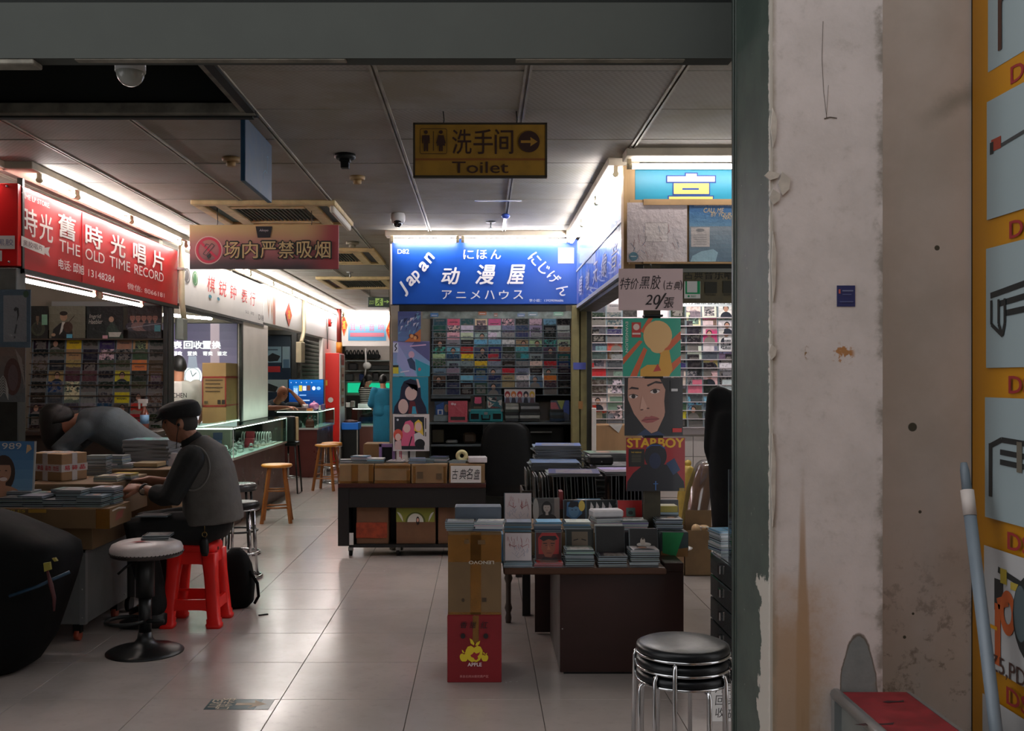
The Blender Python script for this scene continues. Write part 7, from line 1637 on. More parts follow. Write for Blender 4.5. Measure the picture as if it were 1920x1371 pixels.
part('strap', MB().tube([(XW(90, 4.82), 4.813, ZW(1070, 4.82)), (XW(98, 4.82), 4.805, ZW(1095, 4.82)), (XW(104, 4.82), 4.805, ZW(1120, 4.82)), (XW(103, 4.82), 4.81, ZW(1145, 4.82))], [.006, .012, .010, .005], 8), mat('dark_red_strap', (70, 26, 28), .6), t)

# ---------------------------------------------------------------- stools on the left
bx_, by_ = XW(272, 5.42), 5.42
t = thing('bar_stool', 'black pedestal bar stool with a stained white studded seat', 'stool', (bx_, by_, 0))
sx_ = XW(275, 5.42); zs = .575
part('base', MB().lathe((bx_, by_, 0), [(.205, 0), (.205, .006), (.18, .018), (.10, .034), (.06, .05), (.042, .075), (.036, .11)], 40), mat('black_painted_steel', (20, 22, 23), .4, .2), t)
part('column', MB().tube([(bx_, by_, .10), (bx_, by_, .30)], .034, 16).tube([(bx_, by_, .30), (bx_, by_, .52)], .05, 16), mat('black_painted_steel'), t)
part('footrest', MB().torus((bx_-.10, by_-.02, .172), .10, .011, 32, 8).tube([(bx_-.01, by_-.02, .172), (bx_+.11, by_-.02, .172)], .011, 8), BLK, t)
part('seat', MB().lathe((sx_, by_, zs), [(.10, -.055), (.175, -.050), (.19, -.028), (.192, -.010), (.182, .012), (.15, .026), (.08, .033), (.01, .034)], 40), mat('white_leatherette', (196, 188, 186), .4, 0, .1, 10), t)
mb = MB()
for k in range(56):
    an = 2*math.pi*k/56; mb.ball((sx_+.191*math.cos(an), by_+.191*math.sin(an), zs-.030), .0055, 6, 4)
part('stud_band', mb.lathe((sx_, by_, zs), [(.178, -.052), (.189, -.046), (.190, -.020), (.186, -.018)], 40), mat('dark_studded_band', (58, 52, 50), .35, .4), t)['kind'] = 'stuff'
part('lever', MB().tube([(bx_-.05, by_, .50), (bx_-.10, by_-.03, .46), (bx_-.13, by_-.05, .43)], .007, 8), BLK, t)
a = Art(flat(zs+.0345), .0012).frame(sx_-.09, by_-.14, sx_+.05, by_-.02).poly([(.0, .1), (.5, .5), (.2, .6), (.7, .9), (.6, .6), (1, .5), (.6, .4)], (150, 56, 60)); a.part('red_stain', t)
disc((sx_+.05, by_-.02, zs+.035+.006), (-math.pi/2, 0, .25), 'plain', (40, 44, 46), 'dark CD case lying on the white bar stool seat', None, 'cd_case', .142, .125, .0104)
disc((sx_+.055, by_-.015, zs+.035+.018), (-math.pi/2, 0, .1), 'framed', (60, 66, 70), 'second CD case on top of the one on the white bar stool', None, 'cd_case', .142, .125, .0104)
# red plastic stool
t = thing('plastic_stool', 'bright red plastic stool under the capped man', 'stool', (-1.735, 6.085, 0))
RP = mat('bright_red_plastic', (238, 36, 30), .42, 0, .05, 6, spec=.4)
scx, scy, Hs = -1.735, 6.085, .50
def fr(z): f = z/Hs; return .175-.045*f, .165-.045*f            # half sizes shrink towards the seat
mb = MB(); hx, hy = fr(Hs)
mb.loft([((scx, scy, Hs-.055), (hx+.006, 0, 0), (0, hy+.006, 0)), ((scx, scy, Hs-.02), (hx+.003, 0, 0), (0, hy+.003, 0)), ((scx, scy, Hs-.004), (hx-.008, 0, 0), (0, hy-.008, 0)), ((scx, scy, Hs), (hx-.025, 0, 0), (0, hy-.025, 0))], 32, power=6)
part('seat', mb, RP, t)
for i, j in ((-1, -1), (1, -1), (1, 1), (-1, 1)):
    rg = []
    for z, w in ((0, .044), (.022, .046), (.024, .040), (.05, .041), (.053, .036), (.30, .038), (.44, .046)):
        hx, hy = fr(z); rg.append(((scx+i*(hx-.034), scy+j*(hy-.034), z), (w, 0, 0), (0, w, 0)))
    part('leg', MB().loft(rg, 16, power=5), RP, t)
def apron(z0, z1, sag):
    for ax in range(4):
        mb = MB(); P = []
        for k, z in ((0, z0), (1, z1)):
            hx, hy = fr(z); P.append((hx-.006, hy-.006))
        n = 12
        for face in (0,):
            V = []
            for k in range(n+1):
                u = -1+2*k/n; dz = sag*(u**6)
                for z, (hx, hy), e in ((z0-dz, P[0], 0), (z1+(dz*.5 if sag else 0), P[1], 0)):
                    for q in (0, .022):
                        if ax == 0: V.append((scx+u*(hx-.03), scy-hy+q, z))
                        elif ax == 1: V.append((scx+u*(hx-.03), scy+hy-q, z))
                        elif ax == 2: V.append((scx-hx+q, scy+u*(hy-.03), z))
                        else: V.append((scx+hx-q, scy+u*(hy-.03), z))
            F = []
            for k in range(n):
                o = 4*k; F += [(o, o+4, o+6, o+2), (o+1, o+3, o+7, o+5), (o, o+1, o+5, o+4), (o+2, o+6, o+7, o+3)]
            F += [(0, 2, 3, 1), (4*n, 4*n+1, 4*n+3, 4*n+2)]
            mb.add(V, F, 0, False)
        part('apron' if z0 > .3 else 'stretcher', mb, RP, t)
apron(.375, .46, .05); apron(.105, .165, .03)
part('hanging_hole', MB().tube([(scx+fr(.46)[0]+.003, scy-.03, .455), (scx+fr(.46)[0]-.006, scy-.03, .455)], .012, 12), mat('dark_hole', (60, 14, 14), .8), t)
part('rib', MB().box(scx-.12, scx+.12, scy-.006, scy+.006, .19, .205), RP, t)

def ring_stool(x, y, ztop, r, label, metal, seatm, bc=.145, cross=.27):
    t = thing('ring_stool', label, 'stool', (x, y, 0))
    part('seat', MB().lathe((x, y, ztop), [(r*.7, -.055), (r*.96, -.052), (r, -.035), (r, -.018), (r*.92, -.004), (r*.6, .001), (.01, .002)], 32), seatm, t)
    part('rim', MB().torus((x, y, ztop-.056), r*.93, .007, 36, 8), metal, t)
    for k in range(4):
        an = math.pi/4+math.pi/2*k; e = Vector((math.cos(an), math.sin(an), 0)); c = Vector((x, y, 0))
        part('leg', MB().tube([c+e*r*.78+Vector((0, 0, ztop-.058)), c+e*bc*.93+Vector((0, 0, .012))], .0105, 10), metal, t)
    part('base_ring', MB().torus((x, y, .012), bc, .012, 40, 8), metal, t)
    part('foot_ring', MB().torus((x, y, cross), bc*.9, .009, 36, 8), metal, t)
    return t
ring_stool(XW(452, 7.45), 7.45, ZW(940, 7.45)-.0, .138, 'chrome ring-footed stool with a black seat directly behind the capped man', CHROME, VIN, .150, .19)
ring_stool(XW(447, 8.45), 8.45, ZW(906, 8.45), .155, 'black-framed ring-footed stool behind the chrome one', mat('black_painted_steel'), mat('black_seat_pale_top', (60, 58, 60), .25, 0, .3, 9), .175, .20)
WOODY = mat('honey_varnished_wood', (206, 140, 58), .3, 0, .2, 6, stretch=(.4, 1, 1)); WOODL = mat('brown_stool_wood', (150, 92, 44), .42, 0, .25, 8, stretch=(1, 1, .15))
def wood_stool(x, y, ztop, label, rot):
    t = thing('wooden_stool', label, 'stool', (x, y, 0))
    part('seat', MB().lathe((x, y, ztop), [(.10, -.032), (.145, -.032), (.158, -.022), (.160, -.010), (.152, -.001), (.10, .0), (.01, .0)], 32), WOODY, t)
    P = []
    for k in range(4):
        an = rot+math.pi/2*k; e = Vector((math.cos(an), math.sin(an), 0)); c = Vector((x, y, 0))
        a0, b0 = c+e*.105+Vector((0, 0, ztop-.03)), c+e*.205; P.append((a0, b0)); part('leg', MB().tube([b0, a0], [.020, .018], 4, smooth=False), WOODL, t)
    for k in range(4):
        f, g_ = (.36, .36) if k % 2 else (.28, .28)
        for ff in (f, f+.30): part('rung', MB().tube([P[k][1].lerp(P[k][0], ff), P[(k+1) % 4][1].lerp(P[(k+1) % 4][0], ff)], .009, 8), WOODL, t)
    return t
wood_stool(XW(519, 10.33), 10.33, ZW(870, 10.33), 'honey-coloured round wooden stool, the nearer of the two', math.pi/4+.15)
wood_stool(XW(613, 13.3), 13.3, ZW(833, 13.3), 'honey-coloured round wooden stool farther along, before the fire cabinet', math.pi/4-.2)
ring_stool(XW(622, 14.2), 14.2, .58, .15, 'yellow-seated chrome ring stool mostly hidden behind the far wooden stool', CHROME, WOODY, .16, .22)
t = thing('bar_chair', 'tall chair with black padded back and chrome legs before the second counter', 'chair', (XW(540, 12.97), 12.97, 0))
cx = XW(540, 12.97)
part('backrest', MB().box(cx-.115, cx+.115, 12.83, 12.88, .66, 1.0), LEA, t, bevel=.02, seg=2)
part('beige_pad', MB().box(cx+.10, cx+.15, 12.89, 12.93, .68, .99), mat('beige_pad', (190, 164, 124), .6), t, bevel=.01)
part('seat', MB().box(cx-.13, cx+.13, 12.85, 13.13, .61, .665), LEA, t, bevel=.018, seg=2)
for dx, dy in ((-.11, 12.87), (.11, 12.87), (-.11, 13.11), (.11, 13.11)): part('leg', MB().tube([(cx+dx, dy, .615), (cx+dx*1.35, dy+(dy-12.99)*.25, 0)], .011, 8), mat('black_painted_steel'), t)
part('foot_ring', MB().torus((cx, 12.99, .20), .14, .008, 28, 8), CHROME, t); part('stem', MB().tube([(cx, 12.99, .2), (cx, 12.99, .61)], .012, 8), CHROME, t)
# black rucksack on the floor behind the red stool
t = thing('rucksack', 'black rucksack with a trailing strap on the floor behind the red stool', 'bag', (-1.55, 6.52, 0))
part('body', MB().loft([((-1.60, 6.50, z), (w, 0, 0), (0, d, 0)) for z, w, d in ((0, .08, .07), (.03, .11, .10), (.15, .12, .11), (.27, .10, .09), (.34, .07, .06), (.38, .03, .03))], 20, power=2.6), BB, t)
part('strap', MB().tube([(-1.50, 6.46, .24), (-1.45, 6.45, .16), (-1.44, 6.44, .08), (-1.47, 6.46, .03)], .010, 6), BB, t)
part('strap_end', MB().box(-1.40, -1.34, 6.25, 6.265, .001, .006, R=Matrix.Rotation(.5, 3, 'Z')), BB, t)

# ---------------------------------------------------------------- glass counters
EDGE = mat('bright_counter_edge', (206, 214, 210), .3, .3)
CGL = glass('greenish_counter_glass', (214, 236, 228), .16)
def counter(name, label, x0, x1, y0, y1, z0, z1, base, led=1.0):
    t = thing(name, label, 'counter', ((x0+x1)/2, (y0+y1)/2, 0))
    part('base', MB().box(x0+.02, x1-.02, y0+.02, y1-.02, 0, z0-.02), base, t, bevel=.004)
    part('deck', MB().box(x0, x1, y0, y1, z0-.02, z0), mat('white_counter_deck', (206, 208, 206), .5), t)
    part('pane', MB().box(x0+.004, x1-.004, y0, y0+.005, z0, z1-.006), CGL, t); part('pane', MB().box(x1-.005, x1, y0+.006, y1-.006, z0, z1-.006), CGL, t)
    part('pane', MB().box(x0+.004, x1-.004, y1-.005, y1, z0, z1-.006), CGL, t); part('top_pane', MB().box(x0, x1, y0, y1, z1-.006, z1), CGL, t)
    e = .007
    part('edge_frame', MB().box(x0, x1, y0-.002, y0+e, z1-.012, z1+.001).box(x1-e, x1+.002, y0, y1, z1-.012, z1+.001).box(x1-e, x1+.001, y0-.001, y0+e, z0, z1).box(x1-e, x1+.001, y1-e, y1, z0, z1).box(x0, x1, y0-.002, y0+e, z0-.004, z0+.006).box(x1-e, x1+.002, y0, y1, z0-.004, z0+.006), EDGE, t)
    if led: part('light_strip', MB().box(x0+.03, x1-.03, y0+.012, y0+.03, z1-.022, z1-.012).box(x1-.03, x1-.012, y0+.03, y1-.03, z1-.022, z1-.012), tube_emit(led), t)
    return t
DKR = mat('dark_red_laminate', (84, 40, 36), .3, 0, .1, 4)
counter('glass_counter', 'glass watch counter on a dark red base behind the capped man', -3.08, -2.48, 9.97, 12.70, .685, 1.0, DKR, .45)
counter('glass_counter', 'second glass counter with dark bags inside, in front of the bald man', -3.10, -2.45, 14.95, 16.60, .74, 1.0, DKR, .12)
# watches on the first counter deck
WM = mat('steel_watch', (190, 194, 194), .2, .9); 
wproto = None
k = 0
for j in range(7):
    for i in range(3):
        x, y = -2.95+.18*i+random.uniform(-.03, .03), 10.12+.34*j+random.uniform(-.05, .05)
        if wproto is None:
            w = thing('wrist_watch', '', 'watch', (0, 0, 0), 'watches in the glass counter')
            part('bracelet', MB().torus((0, 0, .032), .026, .008, 16, 6, ax=Matrix.Rotation(math.pi/2, 3, 'X')@Matrix.Scale(1.0, 3)), WM, w)
            part('dial', MB().tube([(0, -.004, .058), (0, .004, .068)], .019, 14), mat('pale_dial', (214, 216, 214), .3), w)
            part('cushion', MB().box(-.028, .028, -.026, .026, 0, .030), mat('white_cushion', (210, 208, 204), .7), w, bevel=.006)
            wproto = w
        else: w = copy_tree(wproto)
        w.location = (x, y, .686); w.rotation_euler = (0, 0, random.uniform(-.6, .6))
        w['label'] = 'steel watch, %s row from the near end, %s from the wall, in the watch counter' % (ORD[j+1], ORD[i+1])
t = thing('bangle_tray', 'tray with a fan of white bangles at the far end of the watch counter', 'tray', (-2.75, 12.2, .686))
part('tray', MB().box(-2.95, -2.56, 11.95, 12.5, .686, .70), mat('white_cushion'), t, bevel=.003)
for i in range(12): part('bangle', MB().torus((-2.92+.03*i, 12.2, .77), .062, .007, 20, 6, ax=Matrix.Rotation(math.pi/2, 3, 'Y')), mat('ivory_bangle', (222, 220, 214), .3), t)
for i, (x, y, col, lab) in enumerate(((-3.0, 11.3, (44, 70, 120), 'dark blue watch box standing in the watch counter'), (-2.70, 11.6, (150, 36, 50), 'red watch box standing in the watch counter'), (-2.98, 10.7, (176, 40, 44), 'small red box at the wall side of the watch counter'), (-3.0, 11.9, (30, 34, 40), 'black watch box at the far wall side of the counter'))):
    t = thing('watch_box', lab, 'box', (x, y, .686)); m_ = mat('watch_box_%d' % i, col, .5)
    part('box', MB().box(x-.05, x+.05, y-.04, y+.04, .686, .79), m_, t, bevel=.006); part('lid', MB().box(x-.052, x+.052, y+.03, y+.05, .79, .87), m_, t, bevel=.004)
# tall carton on the watch counter
yq = 10.75
t = carton('tall brown carton with a red-framed shipping label on the watch counter', XW(379, yq), XW(424, yq), yq, yq+.52, 1.001, ZW(681, yq), mat('tan_cardboard', (182, 140, 92), .75, 0, .1, 6))
RT = mat('red_label_tape', (168, 48, 44), .5)
x0, x1 = XW(379, yq), XW(424, yq)
part('label_border', MB().box(x0, x1, yq-.003, yq-.001, ZW(763, yq), ZW(760, yq)).box(x0, x1, yq-.003, yq-.001, ZW(709, yq), ZW(706, yq)).box(x1-.012, x1+.001, yq-.003, yq-.001, ZW(763, yq), ZW(706, yq)).box(x0, x0+.012, yq-.003, yq-.001, ZW(763, yq), ZW(706, yq)).box(x1+.001, x1+.003, yq, yq+.52, ZW(762, yq), ZW(759, yq)).box(x1+.001, x1+.003, yq, yq+.52, ZW(709, yq), ZW(706, yq)), RT, t)
a = Art(front(yq-.003), .001)
for i in range(4): a.pxf(yq, 385, 712+7*i, 418-5*(i % 2), 714+7*i).rect(0, 0, 1, 1, (96, 70, 46))
a.pxf(yq, 408, 750, 414, 758).rect(0, 0, 1, 1, (50, 44, 36)); a.pxf(yq, 416, 750, 422, 758).rect(0, 0, 1, 1, (50, 44, 36)); a.pxf(yq, 383, 752, 390, 757).rect(0, 0, 1, 1, (96, 80, 56)); a.part('print', t)
# backlit display in the watch shop
yv = 11.33
t = thing('backlit_display', 'backlit dark display with white lettering and a big watch inside the watch shop', 'display', (XW(385, yv), yv, 1.0))
part('case', MB().box(-4.4, XW(447, yv), yv-.01, yv+.02, 1.0, 2.12), DKFRAME, t)
a = Art(front(yv-.01), .002); a.pxf(yv, 230, 607, 445, 800)
a.grad(0, .38, 1, 1, (120, 110, 130), (58, 54, 76), 8).grad(0, 0, 1, .38, (206, 200, 206), (150, 140, 156), 4)
a.frame(*[XW(395, yv), ZW(690, yv), XW(412, yv), ZW(607, yv)]).rect(0, 0, 1, 1, (150, 132, 140))
WW = (250, 250, 250)
for ch, q in (('表', 325), ('回', 345), ('收', 363), ('置', 380), ('换', 398)): ftext(a, ch, yv-.01, q, 640, q+16, 654, WW, bold=.035)
ftext(a, '行', yv-.01, 341, 616, 351, 629, WW, bold=.03)
for s_, q in (('回收', 324), ('置换', 352), ('寄卖', 381), ('鉴定', 408)): ftext(a, s_, yv-.01, q, 659, q+18, 667, WW, bold=.02)
a.pxf(yv, 344, 688, 380, 724).oval(.5, .5, .5, .55, (226, 228, 232)).ring(.5, .5, .42, .46, .1, (150, 154, 160)).line([(.5, .5), (.7, .7)], .05, (90, 94, 100)).line([(.5, .5), (.4, .82)], .04, (90, 94, 100)); a.pxf(yv, 350, 668, 374, 690).poly([(.1, 0), (.2, 1), (.8, 1), (.9, 0)], (130, 136, 150))
a.part('print', t, BACKLIT)
# second shop window display
yv = 16.95
t = thing('window_poster', 'dark blue poster board with shoes and a red strip behind the second shop window', 'poster', (XW(525, yv), yv, .7))
part('board', MB().box(-4.2, XW(546, yv), yv-.02, yv+.01, .7, 2.22), mat('dark_blue_board', (28, 48, 74), .4), t)
a = Art(front(yv-.02), .0015); a.pxf(yv, 495, 650, 528, 680).rect(0, 0, 1, 1, (150, 176, 196)).poly([(.1, .3), (.5, .6), (.95, .4), (.8, .1), (.3, .05)], (34, 36, 44)).rect(.2, .76, .8, .84, (70, 90, 110)); a.pxf(yv, 530, 650, 544, 690).rect(0, 0, 1, 1, (170, 190, 206)).rect(.1, .0, .9, .4, (90, 120, 150)); a.pxf(yv, 495, 687, 526, 698).rect(0, 0, 1, 1, (190, 36, 44)); a.pxf(yv, 495, 712, 540, 735).rect(0, 0, 1, 1, (180, 190, 196)).poly([(.0, .1), (.2, .7), (.6, .4), (.5, 0)], (34, 36, 44)); a.part('print', t)
# monitor, bits on the second counter
yv = 15.9
t = thing('monitor', 'flat screen showing a blue menu on the second counter', 'television', (XW(574, yv), yv, 1.001))
part('bezel', MB().box(XW(541, yv), XW(607.5, yv), yv, yv+.04, ZW(768, yv), ZW(711, yv)), BLK, t, bevel=.004)
a = Art(front(yv), .002); a.pxf(yv, 542, 712, 606.5, 766).grad(0, 0, 1, 1, (6, 30, 80), (18, 96, 176), 10).rect(.12, .42, .27, .78, (60, 140, 200)).rect(.29, .60, .38, .80, (206, 186, 60)).rect(.40, .62, .5, .78, (200, 206, 214)).rect(.52, .62, .62, .8, (90, 60, 50)).oval(.72, .7, .05, .07, (210, 220, 230)).oval(.86, .7, .06, .06, (120, 170, 220)).text('网络', .14, .5, .25, .72, (220, 232, 240)).rect(.30, .44, .5, .48, (120, 170, 220)).oval(.34, .28, .02, .03, (230, 236, 240)).rect(.38, .26, .6, .30, (170, 200, 230))
for i in range(5): a.oval(.06+.15*i, .90, .012, .02, (180, 210, 236))
a.part('screen', t, print_mat('screen_print', .2, 0, 0, emit=1.2))
part('stand', MB().box(XW(560, yv), XW(590, yv), yv-.03, yv+.06, 1.001, ZW(766, yv)), BLK, t)
zc1 = 1.001
slab('wooden_tray', 'dark brown wooden tray under the arms of the bald man', 'tray', 538, 574, 765, 770.4, 15.05, .3, (74, 34, 26))
slab('small_box', 'small orange box on the second counter', 'box', 575, 586, 766, 771, 14.98, .1, (176, 96, 40))
t = thing('mug', 'zebra-striped mug on the second counter', 'mug', (XW(572, 15.35), 15.35, zc1)); x = XW(572, 15.35)
part('body', MB().lathe((x, 15.35, zc1), [(.05, 0), (.055, .01), (.05, .09), (.045, .09)], 16), WHITEP, t)
part('stripe', MB().torus((x, 15.35, zc1+.03), .052, .004, 16, 4).torus((x, 15.35, zc1+.06), .0505, .004, 16, 4), BLK, t)
t = thing('pink_bag', 'small pink plastic bag on the second counter', 'bag', (XW(589, 15.3), 15.3, zc1)); x = XW(589, 15.3)
part('bag', MB().ball((x, 15.3, zc1+.06), (.08, .06, .06), 12, 8), mat('pink_plastic', (206, 130, 176), .4, 0, .2, 20, .3), t); part('knot', MB().ball((x, 15.3, zc1+.12), .02, 8, 5), mat('pink_plastic'), t)
slab('small_box', 'small cream box beside the pink bag', 'box', 597, 601, 760, 769, 15.3, .08, (206, 196, 176)); slab('small_box', 'small purple box at the end of the second counter', 'box', 603, 609, 758, 769, 15.35, .08, (96, 70, 110))
for i, (y, x, r, col, lab) in enumerate(((15.2, -2.85, .12, (26, 36, 34), 'black handbag at the near end inside the second counter'), (15.7, -2.7, .11, (40, 50, 46), 'dark green handbag in the middle of the second counter'), (16.2, -2.75, .12, (30, 30, 32), 'black handbag at the far end inside the second counter'), (15.1, -2.60, .07, (120, 44, 34), 'small reddish purse inside the second counter'))):
    t = thing('handbag', lab, 'bag', (x, y, .741)); m_ = mat('bag_leather_%d' % i, col, .4)
    part('body', MB().loft([((x, y, .742+z), (r*w, 0, 0), (0, r*w*.6, 0)) for z, w in ((0, .9), (.03, 1), (.09, .9), (.13, .6), (.14, .3))], 14, power=3), m_, t)
    part('handle', MB().tube([(x-r*.5, y, .87), (x-r*.3, y, .93), (x+r*.3, y, .93), (x+r*.5, y, .87)], .008, 6), m_, t)

# ---------------------------------------------------------------- fire cabinet and far shop
yv = 17.2
x0, x1 = XW(610, yv), XW(637.5, yv)
t = thing('fire_cabinet', 'tall red fire equipment cabinet with a papered white side', 'cabinet', ((x0+x1)/2, yv+.3, 0))
part('body', MB().box(x0, x1-.012, yv, yv+.62, 0, ZW(662, yv)), mat('fire_red_enamel', (206, 36, 28), .4), t, bevel=.006)
part('door', MB().box(x1-.011, x1, yv+.01, yv+.61, .02, ZW(664, yv)), WHITEP, t, bevel=.003)
part('round_window', MB().tube([(XW(620, yv), yv-.001, ZW(750, yv)), (XW(620, yv), yv-.006, ZW(750, yv))], .045, 18), mat('white_disc', (206, 206, 200), .4), t)
part('yellow_label', MB().box(XW(610.5, yv), XW(614, yv), yv-.004, yv-.0005, ZW(723, yv), ZW(713, yv)), mat('yellow_label', (206, 170, 60), .5), t)
a = Art(leftp(x1), .002)
for v0, v1, c in ((1.72, 1.90, (186, 60, 50)), (1.45, 1.68, (206, 170, 150)), (1.2, 1.42, (206, 190, 160)), (1.0, 1.15, (196, 150, 120))): a.frame(yv+.15, v0, yv+.5, v1).rect(0, 0, 1, 1, c).rect(.2, .3, .8, .5, (150, 60, 50))
a.part('notices', t)
t = thing('fire_bell', 'small red fire bell on the white fascia above the fire cabinet', 'bell', (XL+.03, 17.5, 2.45))
part('gong', MB().tube([(XL+.005, 17.5, 2.47), (XL+.06, 17.5, 2.47)], .075, 18), mat('fire_red_enamel'), t); part('boss', MB().ball((XL+.065, 17.5, 2.47), .02, 8, 6), ALU, t); part('conduit', MB().tube([(XL+.02, 17.35, 2.66), (XL+.02, 17.35, 2.0)], .012, 6), ALU, t)
t = thing('wrapped_pipe', 'dark red pipe with a yellow-wrapped lower end above the fire cabinet', 'pipe', (XW(636, 17.9), 17.9, 1.95))
part('pipe', MB().tube([(XW(636, 17.9), 17.9, ZC-.01), (XW(636, 17.9), 17.9, ZW(642, 17.9))], .045, 10), mat('dark_red_pipe', (110, 36, 32), .5), t); part('wrap', MB().tube([(XW(636, 17.9), 17.9, ZW(642, 17.9)), (XW(636, 17.9), 17.9, ZW(662, 17.9))], .055, 10), mat('yellow_wrap', (206, 140, 40), .5), t)
# headphone shop
yw = 21.2
structure('wall_headphone_shop', MB().box(-2.9, -.82, yw+.05, yw+.12, 0, ZC).box(-.9, -.80, 18.95, yw+.05, 0, ZC), PLASTER)
t = thing('headphone_shelf', 'pale wall shelves with green back lighting in the headphone shop', 'shelf', (-2.0, yw-.1, .9))
SHW = mat('grey_green_shelf', (130, 142, 138), .5)
zz1, zz2, zz3 = ZW(676, yw), ZW(695, yw), ZW(715, yw)
for zz in (zz1, zz2, zz3): part('board', MB().box(-2.85, -1.0, yw-.22, yw+.04, zz-.02, zz), SHW, t)
part('green_light', MB().box(-2.85, -1.0, yw+.02, yw+.04, zz3-.02-.22, zz3-.04), mat('green_light_panel', (20, 150, 110), .5, emit=(30, 220, 160), es=.8), t)
part('cabinet', MB().box(-2.85, -1.0, yw-.2, yw+.04, 0, zz3-.3), DKFRAME, t)
hp = None
for i in range(9):
    x = XW(652+7*i, yw)
    if hp is None:
        h = thing('headphones', '', 'headphones', (0, 0, 0), 'headphones on the top shelf of the far shop')
        P = [(.095*math.cos(an), 0, .11+.10*math.sin(an)) for an in [math.pi*k/10 for k in range(11)]]
        part('band', MB().tube(P, .014, 6), BLK, h)
        for s_ in (-1, 1): part('ear_cup', MB().tube([(s_*.075, 0, .085), (s_*.115, 0, .085)], .05, 12), BLK, h)
        hp = h
    else: h = copy_tree(hp)
    h.location = (x, yw-.11, zz1); h.rotation_euler = (0, 0, 1.42); h['label'] = 'black headphones, %s from the fire cabinet on the top shelf of the far shop' % ORD[i+1]
t = thing('headphones', 'white headphones hanging by a cable in the far shop', 'headphones', (XW(688, yw-.3), yw-.3, zz2-.1)); x = XW(688, yw-.3)
part('ear_cup', MB().ball((x, yw-.3, zz2+.10), (.09, .05, .08), 12, 8), WHITEP, t); part('cable', MB().tube([(x-.03, yw-.3, zz1+.25), (x-.02, yw-.3, zz2+.1), (x-.05, yw-.3, zz2-.15)], .02, 6), WHITEP, t)
for i, (p0_, p1_, zz, h_, col, lab) in enumerate(((693, 732, zz2, .14, (28, 32, 34), 'long black speaker bar on the middle shelf of the far shop'), (655, 672, zz2, .20, (24, 26, 28), 'round black case on the middle shelf of the far shop'), (648, 664, zz3, .2, (60, 66, 66), 'grey webcam box on the low shelf of the far shop'), (675, 685, zz3, .2, (36, 60, 110), 'blue box on the low shelf of the far shop'), (700, 712, zz3, .24, (26, 28, 30), 'tall black box on the low shelf of the far shop'), (718, 733, zz3, .22, (40, 44, 44), 'dark boxed device on the low shelf, teal shirt side'))):
    x0, x1 = XW(p0_, yw), XW(p1_, yw); solo('device_box', MB().box(x0, x1, yw-.18, yw, zz+.001, zz+h_*.78), mat('device_%d' % i, col, .4), lab, 'box', bevel=.02)
counter('glass_counter', 'brightly lit glass counter of the headphone shop at the far end', -2.45, -1.75, 18.75, 19.6, .60, .93, mat('red_brown_back', (110, 70, 60), .5), .35)
slab('white_device', 'white flat device on the far glass counter', 'device', 671, 700, 757, 766, 19.0, .3, (214, 216, 216))
t = thing('trolley', 'black cart with a bright blue tray by the fire cabinet', 'cart', (XW(659, 17.3), 17.3, 0))
x0, x1 = XW(640, 17.3), XW(672, 17.3)
part('tray', MB().box(x0, x1, 17.3, 17.7, ZW(806, 17.3), ZW(793, 17.3)), mat('bright_blue_plastic', (24, 110, 206), .4), t, bevel=.006); part('body', MB().box(x0+.02, x1-.03, 17.32, 17.68, 0, ZW(806, 17.3)), BLK, t); part('leg', MB().box(x1-.03, x1-.01, 17.31, 17.33, 0, ZW(806, 17.3)), ALU, t)
part('cable_heap', MB().ball((x0+.12, 17.5, ZW(792, 17.3)), (.12, .12, .04), 10, 6).torus((x1-.1, 17.45, ZW(791, 17.3)), .06, .015, 16, 5), mat('dark_red_cable', (70, 40, 40), .5), t)
for i in range(3):
    x = XW(645+9*i, 19.1); t = thing('small_device', '%s small chrome device on the far glass counter' % ('dark', 'white', 'silver')[i], 'device', (x, 19.0, .931))
    part('body', MB().box(x-.04, x+.04, 18.96, 19.04, .931, 1.0+.03*i), (BLK, WHITEP, ALU)[i], t, bevel=.01); part('foot', MB().box(x-.05, x+.05, 18.95, 19.05, .9305, .94), BLK, t)
# ---------------------------------------------------------------- people
def remesh(mb, voxel, name, m, smooth=6, factor=.5):
    me = mb.mesh(name+'_raw', [m]); o = bpy.data.objects.new('raw', me); COL.objects.link(o)
    r = o.modifiers.new('r', 'REMESH'); r.mode = 'VOXEL'; r.voxel_size = voxel
    s_ = o.modifiers.new('s', 'SMOOTH'); s_.iterations = smooth; s_.factor = factor
    dg = bpy.context.evaluated_depsgraph_get(); out = bpy.data.meshes.new_from_object(o.evaluated_get(dg))
    bpy.data.objects.remove(o); bpy.data.meshes.remove(me)
    out.name = name; out.materials.clear(); out.materials.append(m)
    out.polygons.foreach_set('use_smooth', [True]*len(out.polygons)); return out
def frame_of(fwd, up=(0, 0, 1)):
    f = Vector(fwd).normalized(); u = Vector(up); l = u.cross(f).normalized(); u = f.cross(l)
    return Matrix((f, l, u)).transposed()          # columns: forward, left, up
